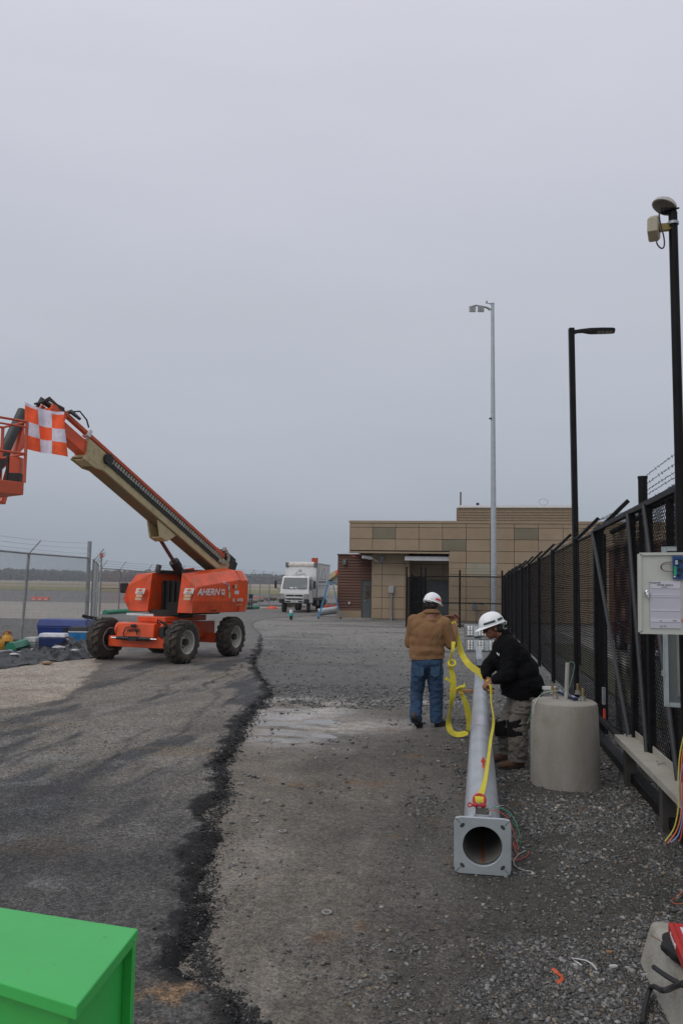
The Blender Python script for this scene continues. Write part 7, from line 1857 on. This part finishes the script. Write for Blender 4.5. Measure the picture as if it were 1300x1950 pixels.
# jacket
jk = [('c', J(796, 1190, Yb), .125, J(838, 1194, Yb), .125, .92, (0, 1, 0)), ('e', J(814, 1206, Yb-.01), (.238, .168, .20)), ('e', J(813, 1222, Yb), (.244, .172, .20)), ('e', J(812, 1238, Yb), (.246, .174, .18)), ('e', J(813, 1252, Yb), (.240, .168, .16)), ('c', J(812, 1240, Yb), .20, J(813, 1262, Yb), .20, .8, (0, 1, 0)),
      ('c', shL+Vector((0, 0, -.01)), .088, elL, .078), ('c', elL, .078, hwL.lerp(elL, .16), .052), ('c', shR, .092, elR, .082), ('c', elR, .080, hwR.lerp(elR, .18), .050), ('c', nk-Z*.0-Vector((0, 0, .03)), .085, nk-Z*.10, .12),
      ('c', J(801, 1176, Yb), .06, nk-Z*.02, .085), ('c', J(840, 1181, Yb), .06, nk-Z*.02, .085)]
def jfold(q):     # gathered folds round the waist and lower back
    z = q.z; f = sstep(1.45, 1.15, np.array(z)) if z > .9 else 1
    a = sin((q.z*2.4-q.x*2.6+.6*noise.noise(q*3))*11)
    return .006*float(f)*a*max(0, noise.noise(Vector((q.x*4, q.y*4, q.z*3+9)))+.08)
wa_ = J(813, 1254, Yb)
organic('jacket', jk, jack, m1, .009, 9, .007, (6, 6, 3.2), cuts=[(wa_, (.06, 0, -1))], extra=jfold, w2=.006)
mb = MB()
cp = []
for i in range(25):
    t = 2*pi*i/24; cp.append(nk+Vector((.093*cos(t), .080*sin(t), .012+.018*(-sin(t)))))
mb.tube(cp, .019, 8); 
for i in range(25): cp[i] = cp[i]-Z*.022+Vector((.012*cos(2*pi*i/24), .010*sin(2*pi*i/24), 0))
mb.tube(cp, .022, 8); mb.build('collar', jack, m1, world=True)
# waistband ribbing
# jeans
jn = [('e', pel-Z*.02, (.218, .165, .14)), ('c', hipL-Vector((0, .01, .02)), .122, hipL.lerp(knL, .6), .098), ('c', hipL.lerp(knL, .5), .104, knL, .088), ('c', knL, .087, anL-Z*.0, .080), ('c', anL, .079, anL-Z*.05+Vector((.01, .02, 0)), .078),
      ('c', hipR-Vector((0, .01, .02)), .124, hipR.lerp(knR, .6), .102), ('c', hipR.lerp(knR, .5), .106, knR, .092), ('c', knR, .091, anR-Z*.0, .084), ('c', anR, .083, anR-Z*.05, .084), ('c', J(805, 1262, Yb-.04), .115, J(822, 1262, Yb-.04), .115)]
organic('jeans', jn, denim, m1, .008, 4, .008, (9, 9, 9), cuts=[(anR-Z*.045, (0, 0, -1)), (pel+Z*.09, (0, 0, 1))], w2=.007)
for px in (798, 828):
    mb = MB(); M = frame(J(px, 1279, Yb-.178), (1, 0, 0), (0, .12, 1), (0, -1, .12)); mb.prism([(-.062, .065), (-.058, -.05), (0, -.075), (.058, -.05), (.062, .065)], 0, .006, M=M)
    mb.build('back_pocket', mat('denim_faded', (.027, .068, .130), .85, var=.2, scale=12), m1, world=True, bevel=.003)
b1_ = boot('boot', m1, J(785.5, 1368, Yb-.22), J(801, 1389, Yb-.02), (.3, .75, .5), mat('boot_brown', (.045, .028, .02), .7), sole_m)
gR = P(836, 1383); b2_ = boot('boot', m1, Vector((gR.x-.06, gR.y-.06, ZL)), Vector((gR.x+.09, gR.y+.18, ZL)), (0, 0, 1), mat('boot_brown', (.045, .028, .02), .7), sole_m)
# hair and hat
organic('hair', [('e', hd_c-hf*.018+hu*.008, (.084, .096, .092), Matrix((hr_, hf, hu)).transposed()), ('c', hd_c-hf*.05-hu*.03-hr_*.03, .055, hd_c-hf*.05-hu*.03+hr_*.03, .055), ('e', hd_c-hf*.052-hu*.068, (.055, .04, .03), Matrix((hr_, hf, hu)).transposed())], hairm, m1, .006, 3, .002, (60, 60, 60), cuts=[(hd_c+hf*.045, hf+hu*.3)])
htu = basis((.55, .8, -.05), (-.05, -.02, 1))
htf, htU, htr = basis((.80, .55, -.26), (.22, .05, 1)); hard_hat(m1, hd_c+hu*.030-htf*.008, htf, htU, htr, (mat('stripe_red', (.85, .07, .05), .4), [(-.30, .55, .022, .052), (2.7, 3.1, .1, .112)]), .90)
mb = MB(); 
for k in range(5):
    q = J(845, 1258+k*2, Yb-.10+.02*k); mb.box(q, (.012, .012, .02))
mb.build('key_ring', chrome, m1, world=True)

# --- worker in the black jacket, bending over the pole
g1 = P(978, 1462); m2_ = thing('person', 'worker in a black jacket, grey trousers and white hard hat bending over the lying pole', 'person', (g1.x, g1.y+.1, 0))
Y2 = g1.y+.12
pel2 = J(1001, 1310, Y2); ch2 = J(972, 1248, Y2); sN, sF = J(972, 1236, Y2-.19), J(962, 1232, Y2+.17); nk2 = J(956, 1212, Y2-.0)
h2c = J(937, 1195, Y2-.02); f2, u2, r2 = basis((-.90, -.12, -.30), (-.30, 0, .95))
hN, hF = J(1001, 1326, Y2-.09), J(992, 1326, Y2+.10); kN, kF = J(986, 1385, Y2-.12), J(962, 1384, Y2+.16); aN, aF = J(986, 1443, Y2-.13), J(968, 1428, Y2+.24)
eN, eF = J(966, 1284, Y2-.26), J(928, 1272, Y2+.10); wN, wF = J(939, 1296, Y2-.12), J(925, 1289, Y2-.02)
bp2 = head_prims(h2c, f2, u2, r2, 1.0)+[('c', h2c-u2*.06-f2*.03, .060, nk2+Vector((.02, 0, -.03)), .066), ('c', nk2.lerp(ch2, .4), .12, ch2, .14), ('c', ch2, .145, pel2, .15), ('c', sN, .05, sF, .05),
    ('c', sN, .052, eN, .042), ('c', eN, .04, wN, .028), ('c', sF, .052, eF, .042), ('c', eF, .04, wF, .028), ('c', hN, .085, kN, .058), ('c', kN, .054, aN, .04), ('c', hF, .085, kF, .058), ('c', kF, .054, aF, .04), ('c', aN, .038, aN+Vector((-.12, 0, -.09)), .034), ('c', aF, .038, aF+Vector((-.12, 0, -.08)), .034)]
bp2 += hand_prims(wN, (-.75, .1, -.40), (-.2, .3, -.8), (.1, .5, .5), .75, 1.0); bp2 += hand_prims(wF, (.10, -.35, -.9), (.75, .3, -.2), (.2, -.9, 0), .7, 1.0)
organic('body', bp2, skin, m2_, .0058, 2)
bjm = mat('black_jacket', (.0045, .0047, .0052), .85, bump=.2, bscale=120, spec=.12)
tv = (pel2-ch2).normalized(); tn_ = Vector((tv.z, 0, -tv.x)) 
bj = [('c', J(965, 1235, Y2-.1), .145, J(962, 1234, Y2+.1), .145), ('e', J(974, 1254, Y2), (.20, .25, .19)), ('e', J(985, 1278, Y2), (.225, .255, .20)), ('e', J(993, 1302, Y2), (.235, .255, .19)), ('c', J(994, 1312, Y2-.06), .185, J(994, 1316, Y2+.06), .185), ('e', J(975, 1322, Y2), (.11, .17, .16)), ('e', J(1012, 1316, Y2), (.10, .19, .13)),
      ('c', nk2+Vector((.03, 0, -.02)), .09, ch2, .14), ('c', nk2, .078, nk2+Vector((.05, 0, -.05)), .10),
      ('c', sN+Vector((.0, .03, -.01)), .10, eN, .078), ('c', eN, .078, wN.lerp(eN, .22), .056), ('c', sF, .10, eF, .078), ('c', eF, .078, wF.lerp(eF, .20), .056)]
hem = J(990, 1334, Y2)
organic('jacket', bj, bjm, m2_, .009, 4, .010, (8, 8, 7), cuts=[(hem, (-.30, 0, -1))], w2=.006)
mb = MB(); cp = []
for i in range(25):
    t = 2*pi*i/24; a = (nk2-h2c).normalized(); s1 = a.cross(Vector((0, 1, 0))).normalized(); cp.append(nk2+Vector((.004, 0, .004))+s1*.082*cos(t)+Vector((0, 1, 0))*.080*sin(t))
mb.tube(cp, .022, 8); mb.build('collar', bjm, m2_, world=True)
cuffm = mat('cuff_navy', (.018, .024, .062), .8)
for w_, e_, nm in ((wN, eN, 0), (wF, eF, 1)):
    d = (w_-e_).normalized(); mb = MB(); mb.tube([w_-d*.085, w_-d*.05, w_-d*.012, w_+d*.004], [.052, .050, .044, .036], 18); mb.build('cuff', cuffm, m2_, world=True)
# jacket emblem on the chest
mb = MB(); M = frame(J(947, 1245.5, Y2-.235), (1, -.25, -.3), (.3, 0, 1), (-.25, -1, 0)); mb.prism([(-.018, .016), (-.004, -.012), (.004, .004), (.010, -.014), (.020, -.018), (.014, .014), (.004, .006)], 0, .004, M=M); mb.build('emblem', trimw, m2_, world=True)
gtr = mat('grey_trousers', (.145, .128, .108), .85, col2=(.095, .084, .07), spots=(.35, .68), scale=6, bump=.3, bscale=140)
gp_ = [('e', pel2-Z*.04, (.17, .19, .15)), ('c', hN, .128, hN.lerp(kN, .6), .112), ('c', hN.lerp(kN, .5), .112, kN, .100), ('c', kN, .100, aN, .100), ('c', aN, .100, aN-Z*.03, .100), ('c', hF, .120, kF, .098), ('c', kF, .096, aF, .098), ('c', aF, .097, aF-Z*.02, .097)]
def tfold(q): return .010*sin(q.z*60+q.x*25+3*noise.noise(q*5))*max(0, noise.noise(Vector((q.x*6, q.y*6, q.z*7)))+.25)
organic('trousers', gp_, gtr, m2_, .008, 4, .012, (9, 9, 11), cuts=[(aN-Z*.03, (0, 0, -1))], w2=.010, extra=tfold)
kp = mat('knee_pad_black', (.006, .006, .007), .7, spec=.15)
for kk_, dy in ((kN, -.0), (kF, 0)):
    organic('knee_pad', [('c', kk_+Vector((-.022, dy, .075)), .100, kk_+Vector((-.016, dy, -.08)), .104)], kp, m2_, .009, 2, .005, (14, 14, 14), cuts=[(kk_+Z*.10, (-.35, 0, 1)), (kk_-Z*.075, (.2, 0, -1))])
bt_m = mat('boot_tan', (.13, .060, .030), .7, col2=(.07, .035, .02), scale=12)
z2 = surf_z(g1.x, g1.y)
q1 = P(1003, 1464); q2 = P(948, 1463); boot('boot', m2_, Vector((q1.x-.02, Y2-.13, z2)), Vector((q2.x, Y2-.17, z2)), (0, 0, 1), bt_m, sole_m, 1.05)
boot('boot', m2_, Vector((J(982, 1440, Y2+.25).x, Y2+.25, z2)), Vector((J(934, 1440, Y2+.22).x, Y2+.20, z2)), (0, 0, 1), bt_m, sole_m, 1.05)
ax2_ = Matrix((r2, f2, u2)).transposed()
organic('hair', [('e', h2c-f2*.02+u2*.015, (.083, .094, .088), ax2_), ('c', h2c-f2*.055-u2*.03-r2*.03, .052, h2c-f2*.055-u2*.03+r2*.03, .052), ('c', h2c+r2*.066+u2*.01, .02, h2c-r2*.066+u2*.01, .02)], hairm, m2_, .006, 3, .002, (60, 60, 60), cuts=[(h2c+f2*.02, f2*1.0+u2*.2)])
M = frame(h2c, r2, f2, u2); mb = MB()
for s_ in (-1, 1):
    mb.box((0, 0, 0), (.062, .008, .042), M=M @ Matrix.Translation((s_*.036, .098, .008)) @ Matrix.Rotation(-s_*.35, 4, 'Z'))
    mb.bar(M @ Vector((s_*.066, .086, .014)), M @ Vector((s_*.084, -.01, .010)), .006, .010)
mb.build('dark_glasses', mat('glasses_black', (.006, .006, .007), .12), m2_, world=True, bevel=.003)
f3, u3, r3 = basis((-.90, -.10, -.32), (-.30, 0, .95))
hard_hat(m2_, h2c+u2*.042-f2*.004, f3, u3, r3, (mat('stripe_green', (.008, .055, .045), .35), [(pi-.85, pi+.12, .018, .040), (pi+.35, pi+.95, .018, .040), (-.12, .85, .018, .040)]), .98)

# ---------------------------------------------------------------- yellow lifting strap
def strap(pts, sides, w, t=.004, sub=8):
    P3 = catmull([np.array(tuple(p)) for p in pts], sub); S3 = catmull([np.array(tuple(s)) for s in sides], sub); W3 = catmull([np.array([x]) for x in w], sub)
    return [Vector(p) for p in P3], [Vector(s) for s in S3], [float(x[0]) for x in W3], t
ys = thing('lifting_strap', 'long yellow webbing strap running from the shackle through both workers hands', 'strap', sh0)
hY = hwR.y-.02
seg1 = strap([J(862.5, 1183, hY), J(866, 1200, hY-.03), J(872, 1225, hY-.10), J(880, 1248, hY-.25), J(893, 1266, hY-.6), J(910, 1279, Y2+.5), J(923, 1292, Y2+.02), J(929, 1300, Y2-.10)],
             [(1, 0, 0), (1, 0, 0), (1, .1, .05), (.9, .2, .25), (.45, .5, .55), (.25, .5, .75), (.2, .4, .8), (.3, .6, .6)], [.078, .085, .085, .085, .085, .078, .06, .035])
mb = MB(); mb.ribbon(*seg1); mb.build('upper_run', sling_yellow, ys, world=True)
seg2 = strap([J(930, 1301, Y2-.12), J(934, 1310, Y2-.2), J(935.5, 1340, Y2-.40), lp(.13, .20, 2.85), lp(.09, rad(2.2)+.05, 2.2), lp(.06, rad(1.6)+.035, 1.6), lp(.03, rad(1.0)+.03, 1.0), lp(.0, rad(.6)+.04, .6), sh0+Vector((.005, .03, .035)), sh0+Vector((0, -.01, .0))],
             [(.7, .6, .3), (.6, .8, .1), (.4, .9, 0), (.4, .9, 0), (.5, .85, 0), (.6, .8, 0), (.8, .6, 0), (1, .2, 0), (1, 0, 0), (1, 0, 0)], [.035, .026, .024, .024, .026, .028, .032, .045, .062, .055], t=.009)
mb = MB(); mb.ribbon(*seg2); mb.build('lower_run', sling_yellow, ys, world=True)
q = lp(.015, rad(1.5)+.05, 1.42); mb = MB(); mb.prism([(-.022, 0), (0, -.035), (.020, -.005), (.003, .036)], 0, .004, M=frame(q, (1, .2, 0), (0, .2, 1), (0, -1, .2))); mb.ribbon([q-Z*.03, q-Z*.07-Vector((.003, .04, 0)), q-Z*.10-Vector((.008, .08, 0))], [(1, 0, 0)]*3, [.02, .016, .008]); mb.build('red_tag', mat('tag_red', (.55, .05, .02), .5), ys, world=True)
l2 = thing('lifting_strap', 'knotted yellow strap hanging from the tan jacketed worker down in a loop to the ground', 'strap', J(868, 1395, 10.75))
Yh = 10.8
sg = strap([J(863, 1222, Yh+.1), J(861, 1240, Yh), J(857, 1256, Yh), J(857, 1268, Yh), J(862, 1293, Yh-.02), J(861.5, 1320, Yh-.02), J(857, 1352, Yh), J(854, 1368, Yh), J(853.5, 1380, Yh-.0), J(857, 1391, Yh-.02), J(866, 1398, Yh-.03), J(879, 1398, Yh-.03), J(890, 1393, Yh-.02), J(893, 1380, Yh), J(892, 1366, Yh), J(887, 1341, Yh), J(880, 1325, Yh), J(874, 1312, Yh)],
           [(1, 0, 0), (.8, .6, 0), (.7, .7, 0), (.8, .5, 0), (1, .1, 0), (1, .1, 0), (.5, .86, 0), (.7, .7, 0), (1, .3, 0), (.8, .3, .5), (.1, .8, .9), (0, .8, .9), (.7, .4, .5), (1, .2, .1), (1, .1, .1), (1, .2, .2), (1, .3, .2), (1, .3, .3)], [.05, .045, .05, .06, .078, .078, .07, .07, .075, .078, .078, .078, .078, .078, .078, .07, .055, .05])
mb = MB(); mb.ribbon(*sg); mb.build('hanging_loop', sling_yellow, l2, world=True)
mb = MB()
for k in range(3):
    c = J(860, 1263, Yh-.02); mb.tube([c+Vector((.045*cos(t+k), .03*sin(t+k), .035*sin(t*1+k*1.1))) for t in [2*pi*i/12 for i in range(13)]], .014, 8)
mb.build('knot', sling_yellow, l2, world=True)
mb = MB(); a = J(847, 1291, Yh-.05); b = J(858, 1300, Yh-.03); mb.ribbon([a, a.lerp(b, .5)+Z*.01, b], [(0, .3, 1)]*3, [.05, .035, .03]); mb.build('loose_end', sling_yellow, l2, world=True)
a = J(868, 1312, Yh-.02); b = J(884, 1308, Yh-.02); mb = MB(); mb.tube([a, a.lerp(b, .5)+Z*.01, b], [.012, .022, .028], 8); mb.tube([b, b+Vector((.0, 0, .05))], [.02, .006], 8); mb.build('knotted_end', sling_yellow, l2, world=True)
q = J(877, 1322, Yh-.015); mb = MB(); mb.box((0, 0, 0), (.035, .006, .03), M=frame(q, (1, .3, -.3), (.3, 0, 1), (.2, -1, 0))); mb.build('red_label', mat('tag_red', (.55, .05, .02), .5), l2, world=True)

bpy.data.scenes.remove(SIDE)
# ---------------------------------------------------------------- air
mb = MB(); mb.box((-300, 560, 34.5), (1900, 1500, 71))
hz_m = bpy.data.materials.new('air'); hz_m.use_nodes = True; n_, l_ = hz_m.node_tree.nodes, hz_m.node_tree.links; n_.clear()
ho = n_.new('ShaderNodeOutputMaterial'); pv_ = n_.new('ShaderNodeVolumePrincipled'); pv_.inputs['Density'].default_value = .00035; pv_.inputs['Color'].default_value = (.80, .86, .93, 1); pv_.inputs['Anisotropy'].default_value = .2
l_.new(pv_.outputs[0], ho.inputs['Volume'])
o = mb.build('haze', hz_m); o['kind'] = 'stuff'; o['label'] = 'pale haze over the far airfield and wood'; o['category'] = 'haze'
